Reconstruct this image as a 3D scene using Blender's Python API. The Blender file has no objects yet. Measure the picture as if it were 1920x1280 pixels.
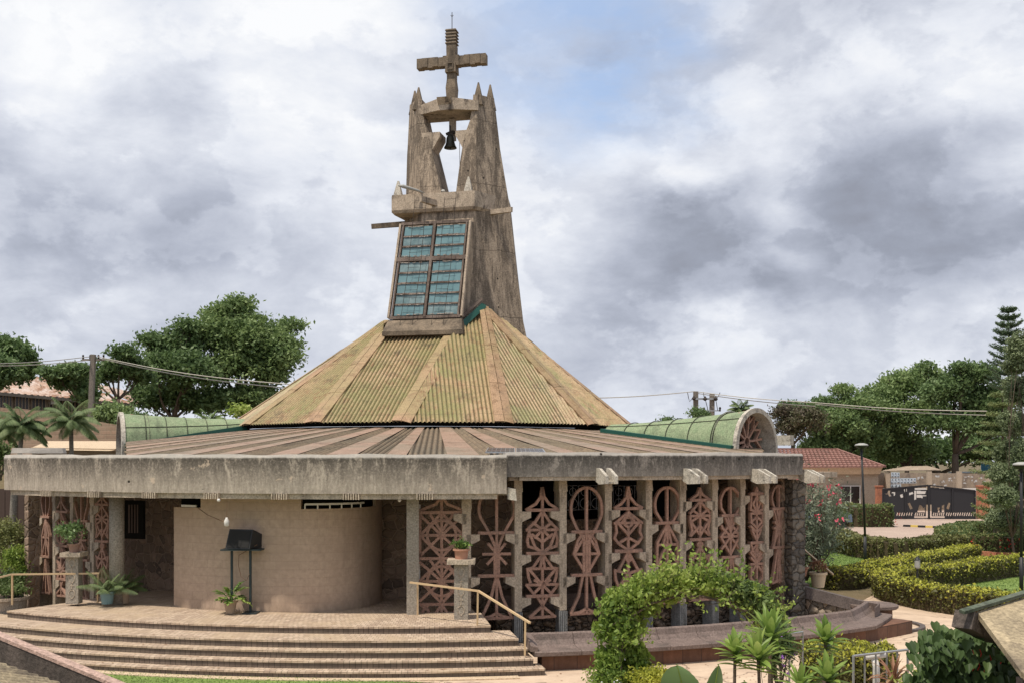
import bpy, math, random
import numpy as np
from mathutils import Vector, Matrix
random.seed(7); RNG = np.random.default_rng(7)
PI = math.pi; R = math.radians
sc = bpy.context.scene; COL = sc.collection
# ---------------------------------------------------------------- camera, sky, sun
EYE = 4.21; F = 2000.0; HX = 960.0; HY = 861.0
cam = bpy.data.cameras.new("camera"); co = bpy.data.objects.new("camera", cam); COL.objects.link(co)
cam.sensor_width = 36; cam.lens = 36 * F / 1920; cam.shift_y = (HY - 640) / 1920
cam.clip_start = .1; cam.clip_end = 3000
co.location = (0, 0, EYE); co.rotation_euler = (PI / 2, 0, 0); sc.camera = co
sc.view_settings.view_transform = 'Standard'; sc.view_settings.look = 'None'
sc.view_settings.exposure = 0.0; sc.view_settings.gamma = 1
SUN_AZ = R(47); SUN_EL = R(66.5)          # sun stands behind the camera, to its left
sdir = Vector((-math.sin(SUN_AZ) * math.cos(SUN_EL), -math.cos(SUN_AZ) * math.cos(SUN_EL), math.sin(SUN_EL)))
sl = bpy.data.lights.new("sun", 'SUN'); sl.energy = 4.2; sl.angle = R(2.0); sl.color = (1, .9, .76)
so = bpy.data.objects.new("sun", sl); COL.objects.link(so); so.rotation_euler = sdir.to_track_quat('Z', 'Y').to_euler()

def P(px, py, d): return Vector(((px - HX) / F * d, d, EYE - (py - HY) / F * d))
def G(px, py, z=0.0):
    d = (EYE - z) * F / (py - HY); return Vector(((px - HX) / F * d, d, z))

def make_world():
    w = bpy.data.worlds.new("World"); sc.world = w; w.use_nodes = True
    nt = w.node_tree; N = nt.nodes; L = nt.links; N.clear()
    out = N.new('ShaderNodeOutputWorld'); bg = N.new('ShaderNodeBackground'); L.new(bg.outputs[0], out.inputs[0])
    sky = N.new('ShaderNodeTexSky'); sky.sky_type = 'NISHITA'; sky.sun_disc = False
    sky.sun_elevation = SUN_EL; sky.sun_rotation = math.atan2(sdir.x, sdir.y)
    tc = N.new('ShaderNodeTexCoord')
    def vm(op, a, b=None, s=None):
        n = N.new('ShaderNodeVectorMath'); n.operation = op
        L.new(a, n.inputs[0]) if not isinstance(a, tuple) else setattr(n.inputs[0], 'default_value', a)
        if b is not None:
            if isinstance(b, tuple): n.inputs[1].default_value = b
            else: L.new(b, n.inputs[1])
        if s is not None: n.inputs[3].default_value = s
        return n
    def m(op, a, b, c=None):
        n = N.new('ShaderNodeMath'); n.operation = op
        for i, v in enumerate((a, b, c)):
            if v is None: continue
            if isinstance(v, (int, float)): n.inputs[i].default_value = v
            else: L.new(v, n.inputs[i])
        return n.outputs[0]
    def noise(vec, scale, det, rough=.55, dist=0):
        n = N.new('ShaderNodeTexNoise'); n.inputs['Scale'].default_value = scale; n.inputs['Detail'].default_value = det
        n.inputs['Roughness'].default_value = rough; n.inputs['Distortion'].default_value = dist; L.new(vec, n.inputs['Vector']); return n
    d0 = vm('NORMALIZE', tc.outputs['Generated']).outputs[0]
    st = vm('MULTIPLY', d0, (1, 1, 1.9)).outputs[0]
    wn = noise(st, 5.5, 6, .55)
    off = vm('MULTIPLY', vm('SUBTRACT', wn.outputs['Color'], (.5, .5, .5)).outputs[0], (.22, .22, .16)).outputs[0]
    dd = vm('ADD', d0, off).outputs[0]
    def blob(px, py, rx, wgt, squash=1.6):
        c = P(px, py, 1.0) - Vector((0, 0, EYE)); c.normalize()
        s = vm('SUBTRACT', dd, tuple(c)).outputs[0]
        s = vm('MULTIPLY', s, (1, 1, squash)).outputs[0]
        ln = vm('LENGTH', s).outputs['Value']
        mr = N.new('ShaderNodeMapRange'); mr.interpolation_type = 'SMOOTHERSTEP'
        mr.inputs['From Min'].default_value = 0; mr.inputs['From Max'].default_value = rx / F
        mr.inputs['To Min'].default_value = wgt; mr.inputs['To Max'].default_value = 0
        L.new(ln, mr.inputs['Value']); return mr.outputs[0]
    B = [(40, 90, 420, .20), (560, 90, 300, .12), (330, 190, 230, -.14), (180, 440, 230, -.13), (420, 400, 240, -.10), (620, 300, 260, .06),
         (1205, 305, 120, .20), (1300, 372, 120, .22), (1150, 340, 170, .08), (1290, 490, 330, -.34), (1465, 450, 120, .18), (1750, 330, 420, -.26), (1700, 500, 380, -.22),
         (1500, 560, 150, .10), (1360, 610, 150, .16), (1500, 170, 260, .08), (240, 600, 160, .10), (640, 560, 260, .04), (1100, 620, 200, -.08), (1850, 60, 300, .1), (880, 250, 200, .08)]
    acc = None
    for b in B:
        o = blob(*b); acc = o if acc is None else m('ADD', acc, o)
    n1 = noise(st, 3.6, 10, .60, .25); n2 = noise(st, 11, 9, .62, .35); n3 = noise(vm('MULTIPLY', d0, (1, 1, 1.5)).outputs[0], 7.5, 9, .58, .1)
    a = m('MULTIPLY_ADD', n1.outputs['Fac'], 1.15, -.575); a2 = m('MULTIPLY_ADD', n2.outputs['Fac'], .42, -.21)
    # puffy edges: steep step of a mid-scale noise, worth a little brightness
    pf = N.new('ShaderNodeMapRange'); pf.interpolation_type = 'SMOOTHSTEP'; pf.inputs['From Min'].default_value = .49; pf.inputs['From Max'].default_value = .545; pf.inputs['To Min'].default_value = -.03; pf.inputs['To Max'].default_value = .06; L.new(n3.outputs['Fac'], pf.inputs['Value'])
    v = m('ADD', m('ADD', m('ADD', acc, a), m('ADD', a2, pf.outputs[0])), .665)
    cr = N.new('ShaderNodeValToRGB'); e = cr.color_ramp.elements
    e[0].position = .10; e[0].color = (.27, .285, .34, 1); e[1].position = .98; e[1].color = (.97, .98, 1.0, 1)
    for p, c in ((.30, (.345, .375, .455, 1)), (.48, (.475, .51, .605, 1)), (.64, (.63, .665, .755, 1)), (.80, (.80, .83, .90, 1))):
        x = e.new(p); x.color = c
    L.new(v, cr.inputs[0])
    blue = m('ADD', blob(1090, 60, 380, 1.0, 1.2), blob(1240, 130, 240, .8, 1.2))
    blue = m('MULTIPLY', blue, m('MULTIPLY_ADD', n1.outputs['Fac'], 3.0, -.9))
    cl = N.new('ShaderNodeClamp'); L.new(blue, cl.inputs[0]); cl.inputs['Max'].default_value = .8
    sk = vm('SCALE', sky.outputs[0], s=.11).outputs[0]
    sk2 = vm('ADD', sk, (.20, .27, .40)).outputs[0]
    mx = N.new('ShaderNodeMix'); mx.data_type = 'RGBA'; L.new(cl.outputs[0], mx.inputs['Factor']); L.new(cr.outputs[0], mx.inputs['A']); L.new(sk2, mx.inputs['B'])
    L.new(mx.outputs['Result'], bg.inputs[0]); bg.inputs[1].default_value = 1.0
make_world()

# ---------------------------------------------------------------- materials
MATS = {}
class NT:
    def __init__(s, name):
        s.m = bpy.data.materials.new(name); s.m.use_nodes = True; s.n = s.m.node_tree.nodes; s.l = s.m.node_tree.links
        s.b = s.n['Principled BSDF']; s.geo = s.n.new('ShaderNodeNewGeometry'); MATS[name] = s.m; s.h = None
    def vec(s, sx=1, sy=1, sz=1, src=None):
        n = s.n.new('ShaderNodeVectorMath'); n.operation = 'MULTIPLY'; s.l.new(src or s.geo.outputs['Position'], n.inputs[0])
        n.inputs[1].default_value = (sx, sy, sz); return n.outputs[0]
    def noise(s, vec, scale, det=6, rough=.6, dist=0):
        n = s.n.new('ShaderNodeTexNoise'); n.inputs['Scale'].default_value = scale; n.inputs['Detail'].default_value = det
        n.inputs['Roughness'].default_value = rough; n.inputs['Distortion'].default_value = dist; s.l.new(vec, n.inputs['Vector']); return n.outputs['Fac']
    def ramp(s, fac, lo, hi, a=0.0, b=1.0):
        n = s.n.new('ShaderNodeMapRange'); n.inputs['From Min'].default_value = lo; n.inputs['From Max'].default_value = hi
        n.inputs['To Min'].default_value = a; n.inputs['To Max'].default_value = b; s.l.new(fac, n.inputs['Value']); return n.outputs[0]
    def mix(s, fac, a, b, mode='MIX'):
        n = s.n.new('ShaderNodeMix'); n.data_type = 'RGBA'; n.blend_type = mode
        for k, v in (('Factor', fac), ('A', a), ('B', b)):
            i = n.inputs[k]
            if isinstance(v, (int, float)): i.default_value = v
            elif isinstance(v, tuple): i.default_value = v + (1,)
            else: s.l.new(v, i)
        return n.outputs['Result']
    def math(s, op, a, b=0.0):
        n = s.n.new('ShaderNodeMath'); n.operation = op
        for i, v in enumerate((a, b)):
            if isinstance(v, (int, float)): n.inputs[i].default_value = v
            else: s.l.new(v, n.inputs[i])
        return n.outputs[0]
    def sep(s, vec=None):
        n = s.n.new('ShaderNodeSeparateXYZ'); s.l.new(vec or s.geo.outputs['Position'], n.inputs[0]); return n.outputs
    def done(s, col, rough=.85, bump=None, bs=.3, bd=.02, metal=0, spec=.3):
        if isinstance(col, tuple): s.b.inputs['Base Color'].default_value = col + (1,)
        else: s.l.new(col, s.b.inputs['Base Color'])
        s.b.inputs['Roughness'].default_value = rough; s.b.inputs['Metallic'].default_value = metal; s.b.inputs['Specular IOR Level'].default_value = spec
        if bump is not None:
            n = s.n.new('ShaderNodeBump'); n.inputs['Strength'].default_value = bs; n.inputs['Distance'].default_value = bd
            s.l.new(bump, n.inputs['Height']); s.l.new(n.outputs[0], s.b.inputs['Normal'])
        return s.m
def rough_mat(name, c1, c2, c3=None, sc1=2.0, stretch=(1, 1, 1), rough=.85, bs=.3, lo=.35, hi=.65, sc3=1.0, lo3=.5, hi3=.7, metal=0, spec=.3):
    t = NT(name); v = t.vec(*stretch); n = t.noise(v, sc1, 8, .65); c = t.mix(t.ramp(n, lo, hi), c1, c2)
    if c3: c = t.mix(t.ramp(t.noise(t.vec(*stretch), sc3, 9, .7, .4), lo3, hi3), c, c3)
    f = t.noise(t.geo.outputs['Position'], 28, 6, .7)
    c = t.mix(.6, c, t.mix(t.ramp(f, .35, .65), (.2, .2, .2), (.8, .8, .8)), 'OVERLAY')
    return t.done(c, rough, f, bs, .02, metal, spec)
def streak_mat(name, base, light, dark, zt, zb, drip=.5, patch=None, sz=.25, fx=9.0, dmax=.85, mold=.48, mz=.5):
    """cast concrete: vertical form marks, black run-off starting at the top edge, pale lime at the rim"""
    t = NT(name); p = t.geo.outputs['Position']; v = t.vec(1, 1, sz)
    st = t.noise(v, fx, 8, .72); fine = t.noise(t.vec(1, 1, .10), 24, 4, .6)
    c = t.mix(t.ramp(st, .38, .62), base, light); c = t.mix(t.ramp(fine, .40, .60, .35, 0), c, tuple(x * .5 for x in base))
    z = t.sep()[2]; g = t.ramp(z, zb, zt, .12, 1)
    d = t.math('MULTIPLY', t.ramp(t.noise(t.vec(1.5, 1.5, mz), 1.9, 10, .78, .4), mold, mold + .09), g)
    d = t.math('MAXIMUM', d, t.math('MULTIPLY', t.ramp(t.noise(t.vec(1, 1, .10), 11, 6, .7), .52, .64), t.math('MULTIPLY', g, drip)))
    c = t.mix(t.math('MULTIPLY', d, dmax), c, dark)
    fi = t.noise(p, 20, 9, .8); c = t.mix(t.math('MULTIPLY', t.ramp(fi, .50, .62, 0, .85), t.math('ADD', t.math('MULTIPLY', g, .8), .15)), c, dark); c = t.mix(t.ramp(fi, .34, .46, .4, 0), c, tuple(min(1, x * 1.35) for x in light))
    if patch: c = t.mix(t.ramp(t.noise(p, 2.6, 5, .6), .66, .69, 0, .7), c, patch)
    rim = t.ramp(t.math('ADD', z, t.math('MULTIPLY', t.noise(p, 6, 6), .10)), zt - .04, zt + .01); c = t.mix(t.math('MULTIPLY', rim, .8), c, (.50, .47, .43))
    vo = t.n.new('ShaderNodeTexVoronoi'); vo.inputs['Scale'].default_value = 1.7; vo.inputs['Randomness'].default_value = .5; t.l.new(p, vo.inputs['Vector'])
    hole = t.ramp(vo.outputs['Distance'], .045, .07, 1, 0); c = t.mix(hole, c, (.03, .025, .02))
    # pour joints
    w = t.math('ADD', z, t.math('MULTIPLY', t.noise(p, .9, 4), .35)); w = t.math('FRACT', t.math('DIVIDE', w, 2.35)); jn = t.ramp(w, .0, .012, 1, 0); c = t.mix(t.math('MULTIPLY', jn, .65), c, dark)
    h = t.math('ADD', t.math('MULTIPLY', st, .6), t.math('ADD', t.math('MULTIPLY', fi, .5), t.math('MULTIPLY', fine, .5))); h = t.math('SUBTRACT', h, t.math('ADD', hole, t.math('MULTIPLY', jn, .4)))
    return t.done(c, .9, h, .7, .03)
def stone_mat(name, cols, joint, scale=4.0, jw=.05, bd=.06, sz=1.2):
    t = NT(name); w = t.noise(t.geo.outputs['Position'], 3, 3); 
    va = t.n.new('ShaderNodeVectorMath'); va.operation = 'MULTIPLY_ADD'; cb = t.n.new('ShaderNodeCombineXYZ')
    for i in range(3): t.l.new(w, cb.inputs[i])
    t.l.new(cb.outputs[0], va.inputs[0]); va.inputs[1].default_value = (.25, .25, .25); t.l.new(t.vec(1, 1, sz), va.inputs[2])
    v = va.outputs[0]
    vo = t.n.new('ShaderNodeTexVoronoi'); vo.inputs['Scale'].default_value = scale; t.l.new(v, vo.inputs['Vector']); vo.inputs['Randomness'].default_value = .8
    ve = t.n.new('ShaderNodeTexVoronoi'); ve.feature = 'DISTANCE_TO_EDGE'; ve.inputs['Scale'].default_value = scale; ve.inputs['Randomness'].default_value = .8; t.l.new(v, ve.inputs['Vector'])
    sp = t.n.new('ShaderNodeSeparateColor'); t.l.new(vo.outputs['Color'], sp.inputs[0])
    c = t.mix(sp.outputs[0], cols[0], cols[1]); c = t.mix(t.ramp(sp.outputs[1], .55, .9, 0, .8), c, cols[2])
    f = t.noise(t.geo.outputs['Position'], 14, 8, .7); c = t.mix(.5, c, t.mix(f, (.15, .15, .15), (.9, .9, .9)), 'OVERLAY')
    e = t.ramp(ve.outputs['Distance'], 0, jw, 0, 1); c = t.mix(e, joint, c)
    h = t.math('ADD', t.ramp(ve.outputs['Distance'], 0, jw * 3.5), t.math('MULTIPLY', f, .35))
    return t.done(c, .9, h, .9, bd)
def brick_mat(name, c1, c2, mort, bw, bh, mode='XY', bs=.4, bd=.015, msize=.012, stain=None, jit=.0, rough=.88):
    t = NT(name); xyz = t.sep(); cb = t.n.new('ShaderNodeCombineXYZ')
    if mode == 'XY': t.l.new(xyz[0], cb.inputs[0]); t.l.new(xyz[1], cb.inputs[1])
    elif mode == 'POLAR':      # x = arc length about the church axis, y = radius
        dx = t.math('SUBTRACT', xyz[0], CX); dy = t.math('SUBTRACT', CY, xyz[1]); an = t.math('ARCTAN2', dx, dy)
        t.l.new(t.math('MULTIPLY', an, 16.5), cb.inputs[0])
        rr = t.math('SQRT', t.math('ADD', t.math('MULTIPLY', dx, dx), t.math('MULTIPLY', dy, dy))); t.l.new(t.math('SUBTRACT', rr, t.math('MULTIPLY', xyz[2], 1.0)), cb.inputs[1])
    else:                       # walls: x+y against z
        t.l.new(t.math('ADD', xyz[0], t.math('MULTIPLY', xyz[1], .8)), cb.inputs[0]); t.l.new(xyz[2], cb.inputs[1])
    b = t.n.new('ShaderNodeTexBrick'); t.l.new(cb.outputs[0], b.inputs['Vector']); b.inputs['Scale'].default_value = 1
    b.inputs['Brick Width'].default_value = bw; b.inputs['Row Height'].default_value = bh; b.inputs['Mortar Size'].default_value = msize; b.inputs['Mortar Smooth'].default_value = .3
    b.inputs['Color1'].default_value = c1 + (1,); b.inputs['Color2'].default_value = c2 + (1,); b.inputs['Mortar'].default_value = mort + (1,)
    f = t.noise(t.geo.outputs['Position'], 9, 9, .7); g = t.noise(t.geo.outputs['Position'], .9, 6, .65)
    c = t.mix(.55, b.outputs['Color'], t.mix(f, (.15, .15, .15), (.88, .88, .88)), 'OVERLAY')
    if stain: c = t.mix(t.ramp(g, .45, .65, 0, .65), c, stain)
    if mode == 'WALL':
        sp_ = t.math('MULTIPLY', t.ramp(xyz[2], .75, 1.15, 1, 0), t.ramp(t.noise(t.vec(1, 1, .5), 5, 8, .7), .35, .6)); c = t.mix(t.math('MULTIPLY', sp_, .55), c, tuple(x * .45 for x in c1))
        c = t.mix(t.ramp(t.noise(t.vec(1, 1, .12), 5, 6, .7), .55, .72, 0, .35), c, tuple(x * .5 for x in c1))
    h = t.math('ADD', t.math('MULTIPLY', b.outputs['Fac'], -1.0), t.math('MULTIPLY', f, .4))
    return t.done(c, rough, h, bs, bd)
def leaf_mat(name, cols, trans=.35, rough=.55, spec=.35):
    t = NT(name); cr = t.n.new('ShaderNodeValToRGB'); e = cr.color_ramp.elements
    e[0].position = 0; e[0].color = cols[0] + (1,); e[1].position = 1; e[1].color = cols[-1] + (1,)
    for i, c in enumerate(cols[1:-1]): x = e.new((i + 1) / (len(cols) - 1)); x.color = c + (1,)
    n = t.noise(t.geo.outputs['Position'], 1.3, 3); f = t.math('ADD', t.math('MULTIPLY', t.geo.outputs['Random Per Island'], .5), t.ramp(t.noise(t.geo.outputs['Position'], .55, 4), .38, .62, 0, .5))
    t.l.new(f, cr.inputs[0]); t.done(cr.outputs[0], rough, spec=spec)
    tr = t.n.new('ShaderNodeBsdfTranslucent'); ms = t.n.new('ShaderNodeMixShader'); ms.inputs[0].default_value = trans
    t.l.new(cr.outputs[0], tr.inputs[0]); t.l.new(t.b.outputs[0], ms.inputs[1]); t.l.new(tr.outputs[0], ms.inputs[2])
    t.l.new(ms.outputs[0], t.n['Material Output'].inputs[0]); return t.m
CX, CY = -2.87, 39.5
def plain(name, c, rough=.6, metal=0, spec=.4, k=.25):
    t = NT(name); f = t.noise(t.geo.outputs['Position'], 12, 6, .7)
    return t.done(t.mix(k, c, t.mix(f, (.15, .15, .15), (.9, .9, .9)), 'OVERLAY'), rough, f, .15, .01, metal, spec)
def roof_mat(name, c1, c2, c3, rust, scale=1.2, rough=.62, dirty=.6, green=None, lap=.95):
    t = NT(name); p = t.geo.outputs['Position']; z = t.sep()[2]
    c = t.mix(t.ramp(t.noise(p, scale, 7, .65, .3), .38, .62), c1, c2); c = t.mix(t.ramp(t.noise(p, .45, 5, .6), .44, .58), c, c3)
    if green: c = t.mix(t.ramp(t.noise(p, .7, 8, .7, .4), .50, .60, 0, .75), c, green)
    c = t.mix(t.ramp(t.noise(p, 2.6, 9, .78, .6), .50, .62, 0, .8), c, rust)
    c = t.mix(t.ramp(t.noise(p, 1.1, 10, .82, .6), .53, .66, 0, dirty), c, (.06, .05, .035))
    c = t.mix(t.ramp(t.noise(p, 9, 7, .8), .60, .68, 0, .6), c, (.09, .06, .035))
    w = t.math('FRACT', t.math('DIVIDE', t.math('ADD', z, t.math('MULTIPLY', t.noise(p, .6, 3), .25)), lap)); c = t.mix(t.ramp(w, .0, .022, .6, 0), c, (.07, .05, .03))
    f = t.noise(p, 30, 6, .7); c = t.mix(.5, c, t.mix(t.ramp(f, .35, .65), (.2, .2, .2), (.8, .8, .8)), 'OVERLAY')
    return t.done(c, rough, f, .12, .01, 0, .35)
M = MATS
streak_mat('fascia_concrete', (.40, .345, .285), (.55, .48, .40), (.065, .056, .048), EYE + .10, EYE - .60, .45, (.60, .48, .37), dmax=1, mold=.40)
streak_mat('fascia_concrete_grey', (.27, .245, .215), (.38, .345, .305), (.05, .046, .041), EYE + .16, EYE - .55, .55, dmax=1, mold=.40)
streak_mat('tower_concrete', (.35, .28, .21), (.49, .395, .30), (.075, .06, .047), EYE + 21, EYE - 34, .6, None, .18, 6.0, .92, mold=.455, mz=.24)
rough_mat('beam_concrete', (.48, .395, .305), (.33, .27, .21), (.10, .08, .065), 3, (1, 1, .5), .9, .3, .35, .65, 2.2, .52, .66)
rough_mat('cross_concrete', (.23, .18, .13), (.13, .105, .078), (.05, .04, .032), 4, (1, 1, .6), .9, .4)
rough_mat('pillar_concrete', (.50, .42, .33), (.37, .31, .24), (.16, .13, .105), 5, (1, 1, .3), .9, .35, .35, .65, 2.5, .52, .72)
rough_mat('column_plaster', (.35, .315, .265), (.27, .24, .20), None, 16, (1, 1, 1), .95, .5)
rough_mat('fluted_concrete', (.32, .33, .33), (.17, .175, .18), (.3, .3, .3), 9, (1, 1, .3), .8, .3)
rough_mat('white_concrete', (.52, .49, .43), (.40, .36, .30), (.10, .09, .08), 4, (1, 1, 1), .9, .3, .35, .65, 3.5, .52, .7)
rough_mat('terracotta', (.43, .265, .20), (.32, .19, .145), (.22, .15, .12), 7, (1, 1, 1), .9, .45)
roof_mat('roof_corrugated', (.46, .335, .20), (.40, .29, .16), (.33, .27, .135), (.29, .17, .09), 1.5, .5, .7, (.24, .25, .10)); roof_mat('roof_valley_shade', (.17, .14, .07), (.14, .11, .05), (.15, .14, .06), (.11, .07, .04), 1.5, .7, .8)  # second, darker material: valley dirt plus shade painted between the ridges
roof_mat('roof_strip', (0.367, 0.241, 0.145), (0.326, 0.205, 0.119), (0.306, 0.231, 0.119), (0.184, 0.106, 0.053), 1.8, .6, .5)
roof_mat('lower_corrugated', (0.227, 0.169, 0.112), (0.195, 0.150, 0.100), (0.169, 0.137, 0.094), (0.130, 0.091, 0.062), 2.0, .75, .8); roof_mat('lower_valley_shade', (.10, .07, .045), (.08, .06, .04), (.075, .06, .04), (.05, .035, .025), 2.0, .8, .8)  # darker valley colours hold dirt and painted shade, as on the cone
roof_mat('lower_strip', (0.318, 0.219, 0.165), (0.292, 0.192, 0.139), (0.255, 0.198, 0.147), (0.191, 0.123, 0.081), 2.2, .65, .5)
rough_mat('green_shingle', (.20, .27, .155), (.26, .31, .19), (.13, .16, .10), 5, (1, 1, 1), .85, .35, .35, .65, 1.6, .48, .7)
rough_mat('dark_joint', (.045, .05, .035), (.06, .065, .045), None, 5)
rough_mat('dark_moss', (.09, .12, .08), (.05, .06, .045), (.14, .15, .12), 8); plain('green_flashing', (.01, .075, .058), .55)
rough_mat('window_frame_rust', (.15, .115, .095), (.10, .075, .062), (.26, .21, .18), 9, (1, 1, 1), .8)
t = NT('teal_glass'); _n = t.noise(t.geo.outputs['Position'], 2.2, 5, .6); t.done(t.mix(_n, (.085, .185, .205), (.19, .315, .345)), .22, t.noise(t.geo.outputs['Position'], 3, 2), .15, .02, 0, .6)
t = NT('teal_glass_dull'); _n = t.noise(t.geo.outputs['Position'], 1.6, 6, .65); t.done(t.mix(t.ramp(_n, .35, .65), (.06, .13, .145), (.24, .33, .345)), .35, t.noise(t.geo.outputs['Position'], 3, 2), .2, .02, 0, .5)
rough_mat('glazing_putty', (.5, .46, .42), (.2, .14, .11), None, 20)
plain('old_bronze', (.055, .055, .045), .5, .6); plain('dark_iron', (.03, .022, .018), .7); plain('black_metal', (.018, .02, .022), .5)
plain('green_black_post', (.02, .032, .035), .5); plain('speaker_grille', (.012, .012, .012), .8); plain('grey_lamp', (.35, .35, .33), .5)
plain('cream_rail', (.55, .40, .24), .5); plain('galvanised', (.38, .39, .4), .4, .6); plain('white_paint', (.62, .6, .57), .6)
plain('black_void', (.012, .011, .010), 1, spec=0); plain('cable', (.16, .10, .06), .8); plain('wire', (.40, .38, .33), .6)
plain('blue_ceramic', (.16, .27, .29), .35); plain('tan_pot', (.36, .27, .19), .8); plain('clay_pot', (.42, .22, .15), .85); plain('cream_pot', (.62, .50, .34), .8)
plain('pink_pot', (.36, .22, .17), .85); plain('soil', (.04, .028, .02), .95)
brick_mat('block_wall', (.45, .345, .26), (.435, .33, .25), (.41, .31, .235), .26, .19, 'WALL', .5, .014, .007, (.40, .30, .225))
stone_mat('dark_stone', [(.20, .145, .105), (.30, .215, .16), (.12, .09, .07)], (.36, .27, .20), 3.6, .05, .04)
stone_mat('pillar_stone', [(.16, .145, .125), (.10, .09, .08), (.24, .21, .17)], (.035, .03, .025), 4.2, .06, .06)
stone_mat('light_rock', [(.36, .29, .225), (.20, .18, .155), (.42, .32, .24)], (.05, .04, .032), 3.4, .06, .07, 1)
stone_mat('base_rock', [(.30, .23, .175), (.18, .15, .125), (.38, .28, .20)], (.02, .017, .014), 3.6, .08, .1, 1.3)
brick_mat('paver', (0.499, 0.396, 0.302), (0.344, 0.258, 0.194), (0.189, 0.152, 0.117), .10, .20, 'POLAR', .4, .012, .007, (0.430, 0.331, 0.225))
brick_mat('riser', (.185, .145, .115), (.135, .105, .085), (.07, .055, .045), .10, .4, 'POLAR', .4, .012, .007, (.12, .10, .08))
rough_mat('bench_stone', (0.189, 0.144, 0.126), (0.145, 0.108, 0.095), (0.088, 0.072, 0.063), 5, (1, 1, 1), .75, .25, .35, .65, 1.5, .5, .7)
brick_mat('bench_brick', (.22, .11, .07), (.13, .08, .06), (.06, .045, .04), .55, .3, 'WALL', .4, .015, .01)
rough_mat('coping_dark', (.12, .10, .095), (.085, .072, .07), (.18, .15, .14), 8, (1, 1, .3), .85)
t = NT('path_concrete'); p_ = t.geo.outputs['Position']; c_ = t.mix(t.ramp(t.noise(p_, 1.3, 8, .65), .38, .62), (.60, .47, .35), (.50, .38, .28)); c_ = t.mix(t.ramp(t.noise(p_, .8, 9, .7, .5), .5, .66, 0, .7), c_, (.36, .27, .20))
ve = t.n.new('ShaderNodeTexVoronoi'); ve.feature = 'DISTANCE_TO_EDGE'; ve.inputs['Scale'].default_value = .42; t.l.new(t.vec(1, 1, 1), ve.inputs['Vector']); wv = t.n.new('ShaderNodeVectorMath'); wv.operation = 'MULTIPLY_ADD'; nz = t.n.new('ShaderNodeTexNoise'); nz.inputs['Scale'].default_value = 2.2; nz.inputs['Detail'].default_value = 6; t.l.new(p_, nz.inputs['Vector']); t.l.new(nz.outputs['Color'], wv.inputs[0]); wv.inputs[1].default_value = (.7, .7, 0); t.l.new(p_, wv.inputs[2]); t.l.new(wv.outputs[0], ve.inputs['Vector'])
ck = t.ramp(ve.outputs['Distance'], .004, .014, 1, 0); c_ = t.mix(t.math('MULTIPLY', ck, .7), c_, (.17, .12, .09)); f_ = t.noise(p_, 24, 8, .75); c_ = t.mix(t.ramp(f_, .6, .7, 0, .5), c_, (.25, .18, .13)); t.done(c_, .9, t.math('SUBTRACT', f_, ck), .4, .012)
rough_mat('drive_paving', (0.405, 0.310, 0.258), (0.352, 0.270, 0.225), (0.458, 0.360, 0.294), .7, (1, 1, 1), .9, .2, .35, .65, .35, .5, .66)
rough_mat('grass', (.16, .235, .06), (.20, .28, .075), (.12, .17, .05), 3, (1, 1, 1), .95, .9, .35, .65, .6, .5, .75)
rough_mat('earth', (.16, .12, .07), (.10, .09, .045), (.2, .15, .1), .5, (1, 1, 1), .95)
brick_mat('compound_wall', (.33, .22, .155), (.25, .175, .125), (.30, .225, .16), .45, .22, 'WALL', .4, .02, .03, (.36, .26, .19))
rough_mat('tan_plaster', (.42, .35, .27), (.37, .30, .23), None, 3); rough_mat('cream_plaster', (.56, .44, .31), (.50, .39, .27), None, 3)
rough_mat('boundary_wall', (.40, .32, .24), (.28, .22, .17), (.16, .13, .11), 2.2, (1, 1, .5), .9, .3, .35, .65, 1.2, .5, .7)
rough_mat('rust_roof', (.50, .42, .38), (.40, .27, .20), (.25, .14, .09), 1.6, (1, .25, 1), .7, .2, .42, .58, 1.3, .48, .58)
rough_mat('pole_concrete', (.22, .19, .16), (.16, .14, .12), None, 4, (1, 1, .3))
rough_mat('wood_weathered', (.38, .31, .20), (.27, .22, .145), (.15, .12, .085), 7, (1, .18, 1), .85, .4, .38, .62, 2.5, .5, .64)
rough_mat('ramp_concrete', (.10, .082, .07), (.065, .055, .048), (.16, .13, .115), 6, (1, 1, .4), .9, .6)
rough_mat('pink_aggregate', (.52, .37, .31), (.40, .28, .23), None, 30, (1, 1, 1), .95, .9)
rough_mat('bark', (.14, .105, .08), (.085, .065, .05), None, 6, (1, 1, .3), .95, .6); rough_mat('palm_bark', (.25, .23, .2), (.17, .155, .13), None, 8, (1, 1, 3))
rough_mat('red_tile', (.27, .145, .12), (.21, .11, .092), (.15, .09, .075), 2, (1, 1, 1), .85); rough_mat('red_brick', (.46, .19, .11), (.36, .14, .085), (.25, .12, .08), 4, (1, 1, 1), .9); plain('dark_glass', (.03, .024, .022), .2); plain('gate_black', (.022, .022, .026), .5)
plain('car_white', (.6, .62, .62), .3); plain('car_blue', (.12, .17, .24), .3); plain('tyre', (.02, .02, .02), .9); plain('poster_blue', (.46, .54, .62), .8); plain('poster_torn', (.42, .42, .42), .9)
plain('yellow_paint', (.62, .47, .12), .8); plain('solar_blue', (.055, .055, .07), .25, 0, .6); plain('brown_board', (.075, .05, .04), .8); plain('truck_red', (.5, .12, .03), .6); plain('truck_blue', (.05, .25, .42), .5)
plain('flower_pink', (.75, .12, .18), .7); plain('flower_red', (.45, .03, .025), .7); plain('flower_white', (.75, .75, .82), .7); plain('flower_purple', (.35, .15, .6), .7)
leaf_mat('leaf_tree', [(0.068, 0.117, 0.044), (0.105, 0.168, 0.061), (0.150, 0.227, 0.087), (0.221, 0.304, 0.136)])
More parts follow.
